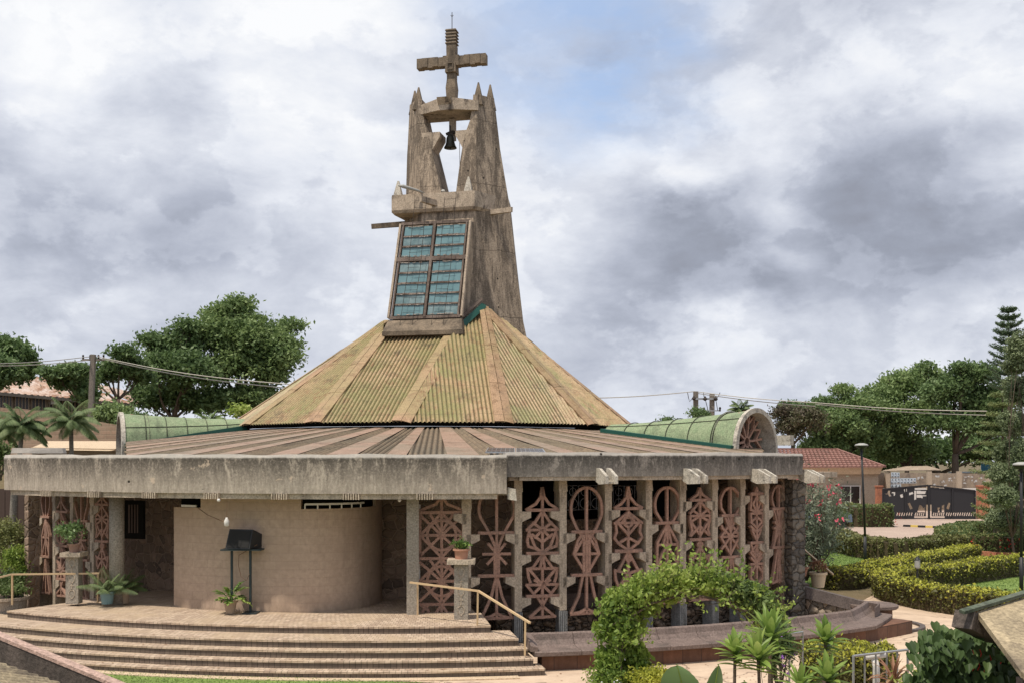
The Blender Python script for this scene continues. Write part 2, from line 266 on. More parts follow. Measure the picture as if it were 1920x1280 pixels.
leaf_mat('leaf_tree_light', [(0.095, 0.151, 0.056), (0.159, 0.236, 0.089), (0.220, 0.304, 0.115), (0.307, 0.391, 0.174)])
leaf_mat('leaf_far', [(.045, .08, .025), (.07, .11, .04), (.10, .15, .055)])
leaf_mat('leaf_brown', [(.06, .05, .035), (.095, .072, .05), (.09, .10, .045), (.12, .09, .065)], .2)
leaf_mat('leaf_cypress', [(0.094, 0.125, 0.056), (0.150, 0.194, 0.094), (0.225, 0.275, 0.150), (0.300, 0.350, 0.200)], .25); leaf_mat('leaf_pine', [(0.053, 0.091, 0.049), (0.088, 0.142, 0.074), (0.122, 0.183, 0.084)], .2)
leaf_mat('leaf_pine_light', [(0.088, 0.142, 0.050), (0.172, 0.218, 0.080), (0.223, 0.269, 0.100)], .2)
leaf_mat('leaf_hedge', [(.055, .06, .02), (.10, .10, .03), (.14, .15, .045), (.15, .11, .055)], .3); leaf_mat('leaf_hedge_dark', [(0.054, 0.091, 0.033), (0.098, 0.149, 0.047), (0.156, 0.199, 0.069)], .3)
leaf_mat('leaf_yellow', [(.30, .34, .05), (.46, .47, .07), (.62, .60, .11)], .35); leaf_mat('leaf_hedge_pale', [(0.132, 0.165, 0.066), (0.221, 0.243, 0.088), (0.308, 0.297, 0.131)], .3)
leaf_mat('leaf_vine', [(.09, .16, .03), (.20, .29, .055), (.33, .42, .09), (.46, .50, .16)], .4); leaf_mat('leaf_vine_dark', [(.09, .14, .04), (.17, .24, .075), (.30, .37, .16)], .35)
leaf_mat('leaf_palm', [(0.080, 0.131, 0.054), (0.156, 0.219, 0.092), (0.259, 0.310, 0.157)], .3); leaf_mat('leaf_cordyline', [(0.128, 0.220, 0.047), (0.273, 0.385, 0.089), (0.458, 0.530, 0.163)], .4, .4)
leaf_mat('leaf_big', [(0.140, 0.228, 0.084), (0.226, 0.317, 0.132)], .35, .35); leaf_mat('leaf_ivy', [(.02, .035, .012), (.035, .065, .02), (.065, .11, .035), (.10, .15, .05)], .2, .5, .25)
leaf_mat('leaf_bronze', [(0.174, 0.068, 0.051), (0.300, 0.160, 0.090), (0.381, 0.288, 0.147)], .3); leaf_mat('leaf_pot', [(0.069, 0.127, 0.033), (0.122, 0.216, 0.052), (0.367, 0.461, 0.110)], .3)
leaf_mat('leaf_oleander', [(0.100, 0.141, 0.086), (0.180, 0.221, 0.153), (0.258, 0.285, 0.204)], .25)
leaf_mat('grass_blade', [(0.132, 0.206, 0.057), (0.196, 0.291, 0.079), (0.281, 0.366, 0.122)], .4)
rough_mat('hedge_core', (.05, .045, .022), (.10, .075, .045), None, 22, (1, 1, .5), 1) 

# ---------------------------------------------------------------- object helpers
def wloc(o):
    v = Vector(o.location)
    while o.parent: o = o.parent; v += Vector(o.location)
    return v
def tag(o, label=None, cat=None, group=None, kind=None):
    if label: o['label'] = label
    if cat: o['category'] = cat
    if group: o['group'] = group
    if kind: o['kind'] = kind
    return o
def empty(name, loc, label=None, cat=None, group=None):
    o = bpy.data.objects.new(name, None); o.location = loc; o.empty_display_size = .2; COL.objects.link(o); return tag(o, label, cat, group)
def link(name, V, Fc, mats, parent, mi=None, smooth=False):
    V = np.asarray(V, dtype=np.float64).reshape(-1, 3)
    if parent: org = np.array(wloc(parent)); loc = (0, 0, 0)
    else:
        lo = V.min(0); hi = V.max(0); org = np.array([(lo[0] + hi[0]) / 2, (lo[1] + hi[1]) / 2, lo[2]]); loc = org
    me = bpy.data.meshes.new(name); me.from_pydata((V - org).tolist(), [], Fc) if not isinstance(Fc, np.ndarray) else quads(me, V - org, Fc)
    for m in (mats if isinstance(mats, (list, tuple)) else [mats]): me.materials.append(M[m])
    if mi is not None: me.polygons.foreach_set('material_index', np.asarray(mi, dtype=np.int32))
    if smooth: me.polygons.foreach_set('use_smooth', np.ones(len(me.polygons), dtype=bool))
    me.update(); o = bpy.data.objects.new(name, me); o.location = loc; o.parent = parent; COL.objects.link(o); return o
def quads(me, V, Q):
    n = len(Q); me.vertices.add(len(V)); me.vertices.foreach_set('co', V.astype(np.float32).ravel())
    me.loops.add(n * 4); me.loops.foreach_set('vertex_index', Q.astype(np.int32).ravel())
    me.polygons.add(n); me.polygons.foreach_set('loop_start', np.arange(0, n * 4, 4, dtype=np.int32)); me.update(calc_edges=True)
class MB:
    def __init__(s): s.v = []; s.f = []; s.m = []; s.cur = 0
    def add(s, vs, fs):
        b = len(s.v); s.v += [tuple(v) for v in vs]; s.f += [tuple(i + b for i in f) for f in fs]; s.m += [s.cur] * len(fs); return s
    def quad(s, *p): return s.add(p, [tuple(range(len(p)))])
    def hexa(s, a, b):   # two quads a (bottom) b (top)
        return s.add(list(a) + list(b), [(3, 2, 1, 0), (4, 5, 6, 7), (0, 1, 5, 4), (1, 2, 6, 5), (2, 3, 7, 6), (3, 0, 4, 7)])
    def box(s, c, size, rz=0, taper=1.0):
        c = Vector(c); x, y, z = size[0] / 2, size[1] / 2, size[2]; ca, sa = math.cos(rz), math.sin(rz)
        q = lambda k, h: [Vector((c.x + (a * ca - b * sa) * k, c.y + (a * sa + b * ca) * k, c.z + h)) for a, b in ((-x, -y), (x, -y), (x, y), (-x, y))]
        return s.hexa(q(1, 0), q(taper, z))
    def bar(s, a, b, w, h, n=None, w2=None):   # bar from a to b; w across, h along normal n
        a, b = Vector(a), Vector(b); d = (b - a)
        if d.length < 1e-6: return s
        d.normalize(); n = Vector(n) if n else (Vector((0, 0, 1)) if abs(d.z) < .95 else Vector((0, 1, 0)))
        t = d.cross(n)
        if t.length < 1e-4: t = d.orthogonal()
        t.normalize(); n = t.cross(d).normalized(); w2 = w2 or w
        q = lambda p, ww: [p - t * ww / 2 - n * h / 2, p + t * ww / 2 - n * h / 2, p + t * ww / 2 + n * h / 2, p - t * ww / 2 + n * h / 2]
        return s.hexa(q(a, w), q(b, w2))
    def tube(s, pts, r, seg=8, cap=True):
        pts = [Vector(p) for p in pts]; n = len(pts); rs = r if isinstance(r, (list, tuple)) else [r] * n; ref = None; b = len(s.v); vs = []
        for i, p in enumerate(pts):
            d = (pts[min(i + 1, n - 1)] - pts[max(i - 1, 0)]).normalized()
            if ref is None: ref = d.orthogonal().normalized()
            ref = (ref - d * ref.dot(d)); ref = ref.normalized() if ref.length > 1e-5 else d.orthogonal().normalized(); t = d.cross(ref)
            for k in range(seg): a = 2 * PI * k / seg; vs.append(p + (ref * math.cos(a) + t * math.sin(a)) * rs[i])
        fs = [(i * seg + k, i * seg + (k + 1) % seg, (i + 1) * seg + (k + 1) % seg, (i + 1) * seg + k) for i in range(n - 1) for k in range(seg)]
        if cap: fs += [tuple(range(seg))[::-1], tuple((n - 1) * seg + k for k in range(seg))]
        return s.add(vs, fs)
    def lathe(s, c, prof, seg=20, cap=True):
        c = Vector(c); vs = [(c.x + r * math.cos(2 * PI * k / seg), c.y + r * math.sin(2 * PI * k / seg), c.z + z) for r, z in prof for k in range(seg)]
        fs = [(i * seg + k, i * seg + (k + 1) % seg, (i + 1) * seg + (k + 1) % seg, (i + 1) * seg + k) for i in range(len(prof) - 1) for k in range(seg)]
        if cap: fs += [tuple(range(seg))[::-1], tuple((len(prof) - 1) * seg + k for k in range(seg))]
        return s.add(vs, fs)
    def prism(s, poly, ext):   # 3D polygon extruded by vector
        n = len(poly); e = Vector(ext); a = [Vector(p) for p in poly]
        return s.add(a + [p + e for p in a], [tuple(range(n))[::-1], tuple(range(n, 2 * n))] + [(i, (i + 1) % n, (i + 1) % n + n, i + n) for i in range(n)])
    def loft(s, secs, cap=True, closed=True):
        n = len(secs[0]); vs = [p for q in secs for p in q]; fs = []
        for i in range(len(secs) - 1):
            for k in range(n if closed else n - 1): fs.append((i * n + k, i * n + (k + 1) % n, (i + 1) * n + (k + 1) % n, (i + 1) * n + k))
        if cap: fs += [tuple(range(n))[::-1], tuple((len(secs) - 1) * n + k for k in range(n))]
        return s.add(vs, fs)
    def build(s, name, mats, parent=None, smooth=False): return link(name, s.v, s.f, mats, parent, s.m if isinstance(mats, (list, tuple)) else None, smooth)
def copy_tree(o, loc=None, rz=None, scl=None, parent=None):
    c = o.copy(); COL.objects.link(c); c.parent = parent
    for k in ('label',):
        if parent is None and k in c: pass
    for ch in list(o.children): copy_tree(ch, parent=c)
    if loc is not None: c.location = loc
    if rz is not None: c.rotation_euler = (0, 0, rz)
    if scl is not None: c.scale = (scl,) * 3 if not isinstance(scl, tuple) else scl
    return c
def ring(Rr, ph, z): return Vector((CX + Rr * math.sin(ph), CY - Rr * math.cos(ph), z))
def phi(px, Rr):
    k = (px - HX) / F; a = k * k + 1; b = -2 * (k * CX + CY); c = CX * CX + CY * CY - Rr * Rr; D = b * b - 4 * a * c
    t = (-b - math.sqrt(max(D, 0))) / 2 / a; return math.atan2(k * t - CX, CY - t), t
def ringband(mb, r0, r1, z0, z1, p0, p1, n=60):   # solid curved block
    secs = []
    for i in range(n + 1):
        p = p0 + (p1 - p0) * i / n; secs.append([ring(r0, p, z0), ring(r1, p, z0), ring(r1, p, z1), ring(r0, p, z1)])
    return mb.loft(secs)
# leaves -----------------------------------------------------------
def leafmesh(C, size, up=.5, aspect=.5, fold=0, drop=0):
    n = len(C); nr = RNG.normal(size=(n, 3)); nr /= np.linalg.norm(nr, axis=1)[:, None]; nr[:, 2] += up; nr /= np.linalg.norm(nr, axis=1)[:, None]
    a = np.cross(nr, RNG.normal(size=(n, 3))); a /= np.linalg.norm(a, axis=1)[:, None]; a[:, 2] -= drop; b = np.cross(nr, a)
    s = (size * RNG.uniform(.65, 1.3, n))[:, None]
    V = np.stack([C - a * s * .5, C + b * s * aspect * .5, C + a * s * .5, C - b * s * aspect * .5], 1).reshape(-1, 3)
    return V, np.arange(n * 4).reshape(-1, 4)
def foliage(name, C, size, mats, parent, up=.5, aspect=.5, mi=None, drop=0):
    V, Q = leafmesh(np.asarray(C), size, up, aspect, drop=drop); return link(name, V, Q, mats, parent, mi)
def crown_pts(blobs, nclump, per, sig, sub=9, subr=.42, shell=.55):
    w = np.array([b[3] * b[4] + b[4] * b[5] + b[3] * b[5] for b in blobs]); w = w / w.sum(); out = []
    for b, ww in zip(blobs, w):
        c = np.array(b[:3]); r = np.array(b[3:6]); d = RNG.normal(size=(sub, 3)); d /= np.linalg.norm(d, axis=1)[:, None]; d[:, 2] = np.abs(d[:, 2]) * .9 - .15
        sc_ = c + d * r * .72; nn = max(3, int(nclump * ww)); ids = RNG.integers(0, sub + 2, nn)
        u = RNG.normal(size=(nn, 3)); u /= np.linalg.norm(u, axis=1)[:, None]; rad = RNG.uniform(shell, 1.02, nn)[:, None]
        base = np.where((ids < sub)[:, None], sc_[np.minimum(ids, sub - 1)], c); rr = np.where((ids < sub)[:, None], r * subr * RNG.uniform(.8, 1.3, (nn, 1)), r * .85)
        out.append(base + u * rad * rr)
    cc = np.concatenate(out); pts = np.repeat(cc, per, 0); g = RNG.normal(size=pts.shape) * sig; g[:, 2] *= .6
    return pts + g
def limb(mb, a, b, r0, r1, bend=.12, n=6, seg=7):
    a, b = Vector(a), Vector(b); L = (b - a).length; o = Vector([random.uniform(-1, 1) for _ in range(3)]) * L * bend; pts = []; rs = []
    for i in range(n + 1): t = i / n; pts.append(a.lerp(b, t) + o * math.sin(t * PI)); rs.append(r0 + (r1 - r0) * t)
    mb.tube(pts, rs, seg); return pts
def tree(name, base, blobs, label, cat='tree', group=None, lm='leaf_tree', n=1500, per=14, leaf=.3, sig=.35, tr=.25, sub=9, fork=None, up=.5, subr=.42):
    base = Vector(base); rt = empty(name, base, label, cat, group); mb = MB()
    zs = min(b[2] - b[5] for b in blobs); top = Vector((base.x + random.uniform(-.3, .3), base.y, fork if fork else max(base.z + .6, zs)))
    limb(mb, base - Vector((0, 0, .2)), top, tr, tr * .7, .03)
    for b in blobs:
        e = Vector(b[:3]); pts = limb(mb, top, e, tr * .5, tr * .12, .1)
        for _ in range(3):
            d = Vector([random.uniform(-.8, .8) * b[3], random.uniform(-.8, .8) * b[4], random.uniform(-.3, .7) * b[5]]); limb(mb, pts[3], e + d, tr * .2, tr * .05, .1, 4, 5)
    mb.build('trunk', 'bark', rt, True)
    foliage('crown', crown_pts(blobs, n, per, sig, sub, subr), leaf, lm, rt, up); return rt
def hedge(name, path, w, h, label, mats=('leaf_hedge', 'leaf_yellow'), dens=420, leaf=.09, ytop=.75, group='clipped hedges of the garden', z0=0, closed=False):
    """hedge following a ground path; clipped top of yellow new growth, greener sides"""
    rt = empty(name, (path[0][0], path[0][1], z0), label, 'hedge', group); pts = [Vector((p[0], p[1], 0)) for p in path]
    sm = [];
    for i in range(len(pts) - 1):
        p0, p1, p2, p3 = pts[max(i - 1, 0)], pts[i], pts[i + 1], pts[min(i + 2, len(pts) - 1)]
        for k in range(6):
            t = k / 6; sm.append(.5 * ((2 * p1) + (-p0 + p2) * t + (2 * p0 - 5 * p1 + 4 * p2 - p3) * t * t + (-p0 + 3 * p1 - 3 * p2 + p3) * t ** 3))
    sm.append(pts[-1]); mb = MB(); secs = []; C = []; mi = []
    w_in, h_in = w, h; ph = random.uniform(0, 9)
    for i, p in enumerate(sm):
        w = w_in * (1 + .07 * math.sin(i * .83 + ph) + .04 * math.sin(i * 2.1)); h = h_in * (1 + .035 * math.sin(i * .67 + ph * 2) + .03 * math.sin(i * 1.9))
        d = (sm[min(i + 1, len(sm) - 1)] - sm[max(i - 1, 0)]).normalized(); t = Vector((-d.y, d.x, 0)); k = .80
        secs.append([p + t * w / 2 * k + Vector((0, 0, z0)), p - t * w / 2 * k + Vector((0, 0, z0)), p - t * w / 2 * k * .95 + Vector((0, 0, z0 + h * .9)), p + t * w / 2 * k * .95 + Vector((0, 0, z0 + h * .9))])
        if i < len(sm) - 1:
            L = (sm[i + 1] - p).length; nt = int(dens * L * w); ns = int(dens * L * h)
            for _ in range(nt):
                a = random.random(); o = random.uniform(-.5, .5) * w; zz = h + random.gauss(0, .03) + (random.random() < .05) * random.uniform(.03, .1) - .05 * (abs(o) / w * 2) ** 4 - .0
                q = p.lerp(sm[i + 1], a) + t * o; C.append((q.x, q.y, z0 + zz)); mi.append(1 if random.random() < ytop * (.78 + .22 * math.sin(q.x * 2.3 + ph) * math.sin(q.y * 1.7 + ph)) else 0)
            for sgn in (-1, 1):
                for _ in range(ns):
                    a = random.random(); zz = (random.random() ** .75) * h; o = sgn * (w / 2 + random.gauss(0, .045) - .10 * (1 - zz / h) ** 2); q = p.lerp(sm[i + 1], a) + t * o
                    C.append((q.x, q.y, z0 + zz)); mi.append(1 if random.random() < (ytop * .55 * (zz / h) ** 2.5) else 0)
    for p, q in ((sm[0], sm[1]), (sm[-1], sm[-2])):
        d = (p - q).normalized(); t = Vector((-d.y, d.x, 0))
        for _ in range(int(dens * w * h * 1.6)):
            o = random.uniform(-.5, .5) * w; zz = random.random() * h; x = p + t * o + d * (.12 * (1 - (o / w * 2) ** 2) + random.gauss(0, .03)); C.append((x.x, x.y, z0 + zz)); mi.append(1 if random.random() < ytop * .4 * (zz / h) else 0)
    mb.loft(secs); mb.build('inner_twigs', 'hedge_core', rt); foliage('foliage', C, leaf, list(mats), rt, .35, .6, mi); return rt
def bush(name, c, r, label, lm='leaf_hedge_dark', n=2500, leaf=.1, cat='bush', group=None, up=.4, flowers=None, fn=30, aspect=.5, per=9):
    rt = empty(name, (c[0], c[1], c[2] - r[2]), label, cat, group); bl = [(c[0], c[1], c[2], r[0], r[1], r[2])]
    foliage('foliage', crown_pts(bl, n // per, per, leaf * 1.1, 10, .45, .3), leaf, lm, rt, up, aspect)
    mb = MB()
    for _ in range(7): limb(mb, (c[0], c[1], c[2] - r[2]), (c[0] + random.uniform(-.7, .7) * r[0], c[1] + random.uniform(-.7, .7) * r[1], c[2] + random.uniform(-.2, .6) * r[2]), .02 + r[0] * .015, .006, .1, 4, 5)
    mb.build('stems', 'bark', rt)
    if flowers: foliage('flowers', crown_pts(bl, fn, 5, leaf * .5, 8, .45, .9), leaf * .8, flowers, rt, .2, .9)
    return rt
def blade(mb, base, d, L, w, droop=.5, n=5, twist=0):
    """arching strap leaf"""
    d = Vector(d).normalized(); side = d.cross(Vector((0, 0, 1))); side = side.normalized() if side.length > .05 else Vector((1, 0, 0)); L_ = []; R_ = []; C_ = []
    p = Vector(base); dd = d.copy()
    for i in range(n + 1):
        t = i / n; ww = w * (math.sin(PI * min(1, .12 + t * .88)) ** .7) * .5 + .0015; up = side.cross(dd).normalized()
        L_.append(p - side * ww + up * ww * .35); R_.append(p + side * ww + up * ww * .35); C_.append(p.copy()); dd = (dd + Vector((0, 0, -droop / n))).normalized(); p = p + dd * (L / n)
    vs = L_ + C_ + R_; m = n + 1; fs = []
    for i in range(n): fs += [(i, i + 1, m + i + 1, m + i), (m + i, m + i + 1, 2 * m + i + 1, 2 * m + i)]
    mb.add(vs, fs)
def rosette(mb, c, n, L, w, droop=.6, el=(10, 80)):
    for i in range(n):
        a = i * 2.39996 + random.uniform(-.2, .2); e = R(el[0] + (el[1] - el[0]) * (i / n) + random.uniform(-6, 6))
        blade(mb, Vector(c) + Vector((0, 0, .04 * i / n)), (math.cos(a) * math.cos(e), math.sin(a) * math.cos(e), math.sin(e)), L * random.uniform(.8, 1.1), w, droop * random.uniform(.6, 1.3))
def frond(mb, base, d, L, droop=1.2, lw=.03, ll=.35, n=14):
    d = Vector(d).normalized(); p = Vector(base); dd = d.copy(); pts = [p.copy()]; dirs = [dd.copy()]
    for i in range(n): dd = (dd + Vector((0, 0, -droop / n))).normalized(); p = p + dd * (L / n); pts.append(p.copy()); dirs.append(dd.copy())
    mb.tube(pts, [max(.004, lw * .35 * (1 - i / n)) for i in range(n + 1)], 4, False)
    for i in range(1, n + 1):
        for hh in (0, .5):
            q = pts[i - 1].lerp(pts[i], hh); s0 = dirs[i].cross(Vector((0, 0, 1))).normalized(); l = ll * math.sin(PI * min(1, .15 + .8 * i / n)) ** .6
            for sg in (-1, 1): blade(mb, q, s0 * sg + dirs[i] * .55 + Vector((0, 0, -.15)), l, lw, .9, 2)
def palm(name, base, hcrown, L, nfr, label, group=None, lm='leaf_palm', tr=.12, lw=.05, ll=.5, droop=1.3):
    rt = empty(name, base, label, 'palm', group); b = Vector(base); top = b + Vector((random.uniform(-.2, .2), 0, hcrown)); mb = MB(); limb(mb, b, top, tr, tr * .7, .02, 8, 8); mb.build('trunk', 'palm_bark', rt, True)
    mb = MB()
    for i in range(nfr):
        a = i * 2.39996; e = R(5 + 75 * (i / nfr)); frond(mb, top, (math.cos(a) * math.cos(e), math.sin(a) * math.cos(e), math.sin(e)), L * random.uniform(.8, 1.1), droop, lw, ll)
    mb.build('crown', lm, rt); return rt
# ================================================================ GROUND (structure)
def st(o, kind='structure'): o['kind'] = kind; return o
def sstep(a, b, x): t = min(1, max(0, (x - a) / (b - a))); return t * t * (3 - 2 * t)
def gz(x, y): return 5.2 * sstep(48, 62, y) * sstep(-8, -15, x)
def sheet(name, pts, z, m):
    mb = MB(); mb.quad(*[(p[0], p[1], z) for p in pts]); return st(mb.build(name, m))
mb = MB(); gx = [-900, -300, -120, -80, -60, -50, -42, -36, -30, -26, -22, -19, -16, -14, -12, -10, -8, -5, 0, 10, 30, 60, 120, 300, 900]; gy = [-60, -10, 0, 10, 20, 30, 40, 46, 48, 50, 52, 54, 56, 58, 60, 62, 66, 75, 90, 120, 200, 400, 900, 1400]
V = [(x, y, gz(x, y) - (0 if True else 0)) for y in gy for x in gx]; nx = len(gx)
mb.add(V, [(j * nx + i, j * nx + i + 1, (j + 1) * nx + i + 1, (j + 1) * nx + i) for j in range(len(gy) - 1) for i in range(nx - 1)]); st(mb.build('ground', 'earth'))
def lawn(pts, z, lab):
    o = sheet('lawn', pts, z, 'grass'); return o
def scatter_blades(name, poly, n, h, label, z=0.0):
    xs = [p[0] for p in poly]; ys = [p[1] for p in poly]; C = []
    while len(C) < n:
        x = random.uniform(min(xs), max(xs)); y = random.uniform(min(ys), max(ys)); ins = False; j = len(poly) - 1
        for i in range(len(poly)):
            if (poly[i][1] > y) != (poly[j][1] > y) and x < (poly[j][0] - poly[i][0]) * (y - poly[i][1]) / (poly[j][1] - poly[i][1]) + poly[i][0]: ins = not ins
            j = i
        if ins: C.append((x, y, z + h * .4))
    V, Q = leafmesh(np.array(C), h, .2, .35); o = link(name, V, Q, 'grass_blade', None); tag(o, label, 'grass', None, 'stuff'); return o
def g2(*pp): return [tuple(G(*p)[:2]) for p in pp]
drive = [(1640, 973), (1850, 973), (1990, 980), (1990, 1000), (1760, 1012), (1760, 1045), (1900, 1048), (1990, 1050), (1990, 1035), (1700, 1033), (1560, 1008), (1480, 1002), (1480, 985), (1560, 980)]
sheet('driveway', [(8, 44), (14, 47), (22, 41), (26, 38), (60, 38), (60, 90), (6, 90), (6, 62)], .004, 'drive_paving')
pl = g2((1460, 1120), (1480, 1080), (1520, 1020), (1560, 1008), (1700, 1040), (1850, 1030), (1850, 1045), (1640, 1075)); sheet('lawn', pl, .008, 'grass'); scatter_blades('grass', pl, 26000, .07, 'mown lawn grass beside the street lamp behind the church stairs')
pl = g2((1620, 1090), (1800, 1070), (1930, 1050), (2300, 1060), (2300, 1130), (1930, 1130), (1800, 1140)); sheet('lawn', pl, .008, 'grass'); scatter_blades('grass', pl, 30000, .06, 'bright mown lawn grass inside the v-shaped hedge at the right')
# front path that runs past the bench
pth = [G(300, 1262), G(700, 1275), G(1030, 1290), (1.0, 13.5, 0), (6.5, 12.5, 0), (8.5, 14, 0), (11.5, 20, 0), (13.2, 24.5, 0), (14.2, 28.5, 0), (14.6, 33, 0), (12.0, 34.5, 0), (10.0, 31, 0), (8.0, 27, 0), (4.5, 25, 0), (0, 23, 0), (-3, 23.0, 0)]
sheet('path', pth, .012, 'path_concrete')
pl = [G(-40, 1225), G(180, 1254), G(420, 1267), G(700, 1277), G(1040, 1292), (1.0, 12, 0), (-12, 10, 0), (-14, 16, 0)]
sheet('lawn', pl, .016, 'grass'); scatter_blades('grass', [tuple(p[:2]) for p in pl], 60000, .045, 'short lawn grass at the foot of the entrance steps', .016)
# pale kerb paving at the foot of the steps
mb = MB(); ringband(mb, 19.08, 19.32, .0, .035, R(-40), R(9), 60); o = st(mb.build('pavement', 'cream_plaster'))

# ================================================================ THE CHURCH
church = empty('church', (CX, CY, 0), 'round concrete church with ochre corrugated roof, pierced terracotta screens and a tapering bell tower', 'church')
ZP = .75      # level of the entrance platform
# --- floor and platform
mb = MB(); mb.loft([[ring(17.2, R(-62 + 92.0 * i / 80), 0) for i in range(0, 1)]] if False else [[ring(12.0, p, -.1), ring(15.55, p, -.1), ring(15.55, p, ZP - .02), ring(12.0, p, ZP - .02)] for p in [R(-31 + 38.6 * i / 50) for i in range(51)]])
mb.build('porch_floor', 'paver', church)
# --- inner stone wall + dark room
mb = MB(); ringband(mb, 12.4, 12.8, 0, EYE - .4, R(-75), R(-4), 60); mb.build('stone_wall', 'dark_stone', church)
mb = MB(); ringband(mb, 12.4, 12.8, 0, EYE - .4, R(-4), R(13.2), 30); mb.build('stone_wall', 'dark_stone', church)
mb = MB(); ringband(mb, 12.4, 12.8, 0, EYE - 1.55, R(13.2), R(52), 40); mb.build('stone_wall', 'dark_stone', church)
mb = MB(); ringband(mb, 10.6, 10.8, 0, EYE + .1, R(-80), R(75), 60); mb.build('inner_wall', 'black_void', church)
# --- soffits
mb = MB(); ringband(mb, 10.7, 15.9, EYE - .79, EYE - .70, R(-35.5), R(10.2), 50); mb.build('porch_ceiling', 'pillar_concrete', church)
mb = MB(); ringband(mb, 10.7, 15.75, EYE - .47, EYE - .33, R(10.3), R(48), 50); mb.build('gallery_ceiling', 'pillar_concrete', church)
# --- fascia left (porch), faceted, and right
def fascia(name, R0, p0, p1, zb, zt, n, m, chips):
    rt = MB(); secs = []; N = n * 6
    for i in range(N + 1):
        p = p0 + (p1 - p0) * i / N; fr = (p - p0) / (p1 - p0) * n; k = fr - math.floor(fr); seg = (p1 - p0) / n
        rr = R0 * math.cos(seg / 2) / math.cos((k - .5) * seg)     # flat facets
        wob = .012 * math.sin(i * 1.7) + .008 * math.sin(i * .61)
        secs.append([ring(rr - .32, p, zb), ring(rr, p, zb), ring(rr + .01, p, zt - .07), ring(rr - .02, p, zt + wob), ring(rr - .34, p, zt + wob)])
    rt.loft(secs); o = rt.build(name, m, church); return o
pl0, _ = phi(8, 16.3); pl1, _ = phi(950, 16.3); pr1, _ = phi(1505, 15.95)
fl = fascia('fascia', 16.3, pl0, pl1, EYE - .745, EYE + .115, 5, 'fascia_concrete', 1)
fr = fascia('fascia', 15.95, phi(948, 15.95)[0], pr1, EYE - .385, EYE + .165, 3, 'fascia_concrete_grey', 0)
# lower lip of the fascia with recessed long panels between comb-like teeth
def lip(R0, p0, p1, zb, h, nseg, par, gap=.22):
    mb = MB(); ringband(mb, R0 - .45, R0 - .09, zb, zb + h, p0, p1, 60); mb.build('fascia_lip', 'pillar_concrete', par)
    a = (p1 - p0) / nseg
    for i in range(1, nseg):
        mb = MB()
        for k in range(-3, 4): q = p0 + a * i + k * .055 / R0; mb.box(ring(R0 - .05, q, zb - .005), (.028, .12, h * .95 + .02 * (k % 2)), q)
        mb.build('fascia_teeth', 'pillar_concrete', par)
lip(16.3, pl0 + .008, pl1 - .012, EYE - .865, .125, 8, church)
lip(15.95, phi(975, 15.95)[0], pr1 - .004, EYE - .47, .09, 1, church)
# end return of the right fascia, running back
a = ring(15.95, pr1, 0); b = ring(10.8, pr1 + .10, 0); n = Vector((0, 0, 1))
mb = MB(); mb.bar(a + Vector((-.12, .12, EYE - .112)), b + Vector((0, 0, EYE - .112)), .3, .54); mb.build('fascia', 'fascia_concrete_grey', church)
a = ring(16.3, pl0, 0); b = ring(10.8, pl0 + .06, 0); mb = MB(); mb.bar(a + Vector((.17, .12, EYE - .355)), b + Vector((0, 0, EYE - .355)), .3, .93); mb.build('fascia', 'fascia_concrete', church)
# slab box standing on the left end of the roof
mb = MB(); q0 = P(22, 838, 26.9); q1 = P(118, 838, 26.6)
mb.hexa([P(20, 849, 26.6), P(119, 849, 26.3), P(125, 849, 27.6), P(26, 849, 27.9)], [P(23, 839, 26.6), P(117, 839, 26.3), P(123, 839, 27.6), P(28, 839, 27.9)]); mb.build('roof_box', 'fascia_concrete', church)
# --- concrete beaks (spouts) through the fascia
def beak(px, py, Rr, s=1.0, dphi=0):
    p, d = phi(px, Rr); o = Vector((math.sin(p), -math.cos(p), 0)); t_ = Vector((math.cos(p), math.sin(p), 0)); c = ring(Rr, p, EYE - (py - HY) / F * d); mb = MB()
    for sg in (-1, 1):
        k = c + t_ * .115 * s * sg; w = t_ * .035 * s
        prof = [k - o * .1 + Vector((0, 0, .20 * s)), k + o * .12 * s + Vector((0, 0, .19 * s)), k + o * .50 * s + Vector((0, 0, .02)), k + o * .50 * s - Vector((0, 0, .15 * s)), k + o * .1 - Vector((0, 0, .17 * s)), k - o * .1 - Vector((0, 0, .1 * s))]
        mb.prism([q - w for q in prof], w * 2)
    mb.bar(c - Vector((0, 0, .1 * s)), c + o * .42 * s - Vector((0, 0, .12 * s)), .2 * s, .05); mb.build('water_spout', 'white_concrete', church)
for px in (1131, 1294, 1421): beak(px, 893, 15.95)
beak(1511, 893, 15.9, .95); 
p_, d_ = phi(955, 16.2); mb = MB(); c = P(962, 925, 23.5); mb.prism([c + Vector((-.12, 0, .14)), c + Vector((.06, -.06, .10)), c + Vector((.08, -.05, -.15)), c + Vector((-.12, 0, -.12))], (0, .3, 0)); mb.build('water_spout', 'white_concrete', church)
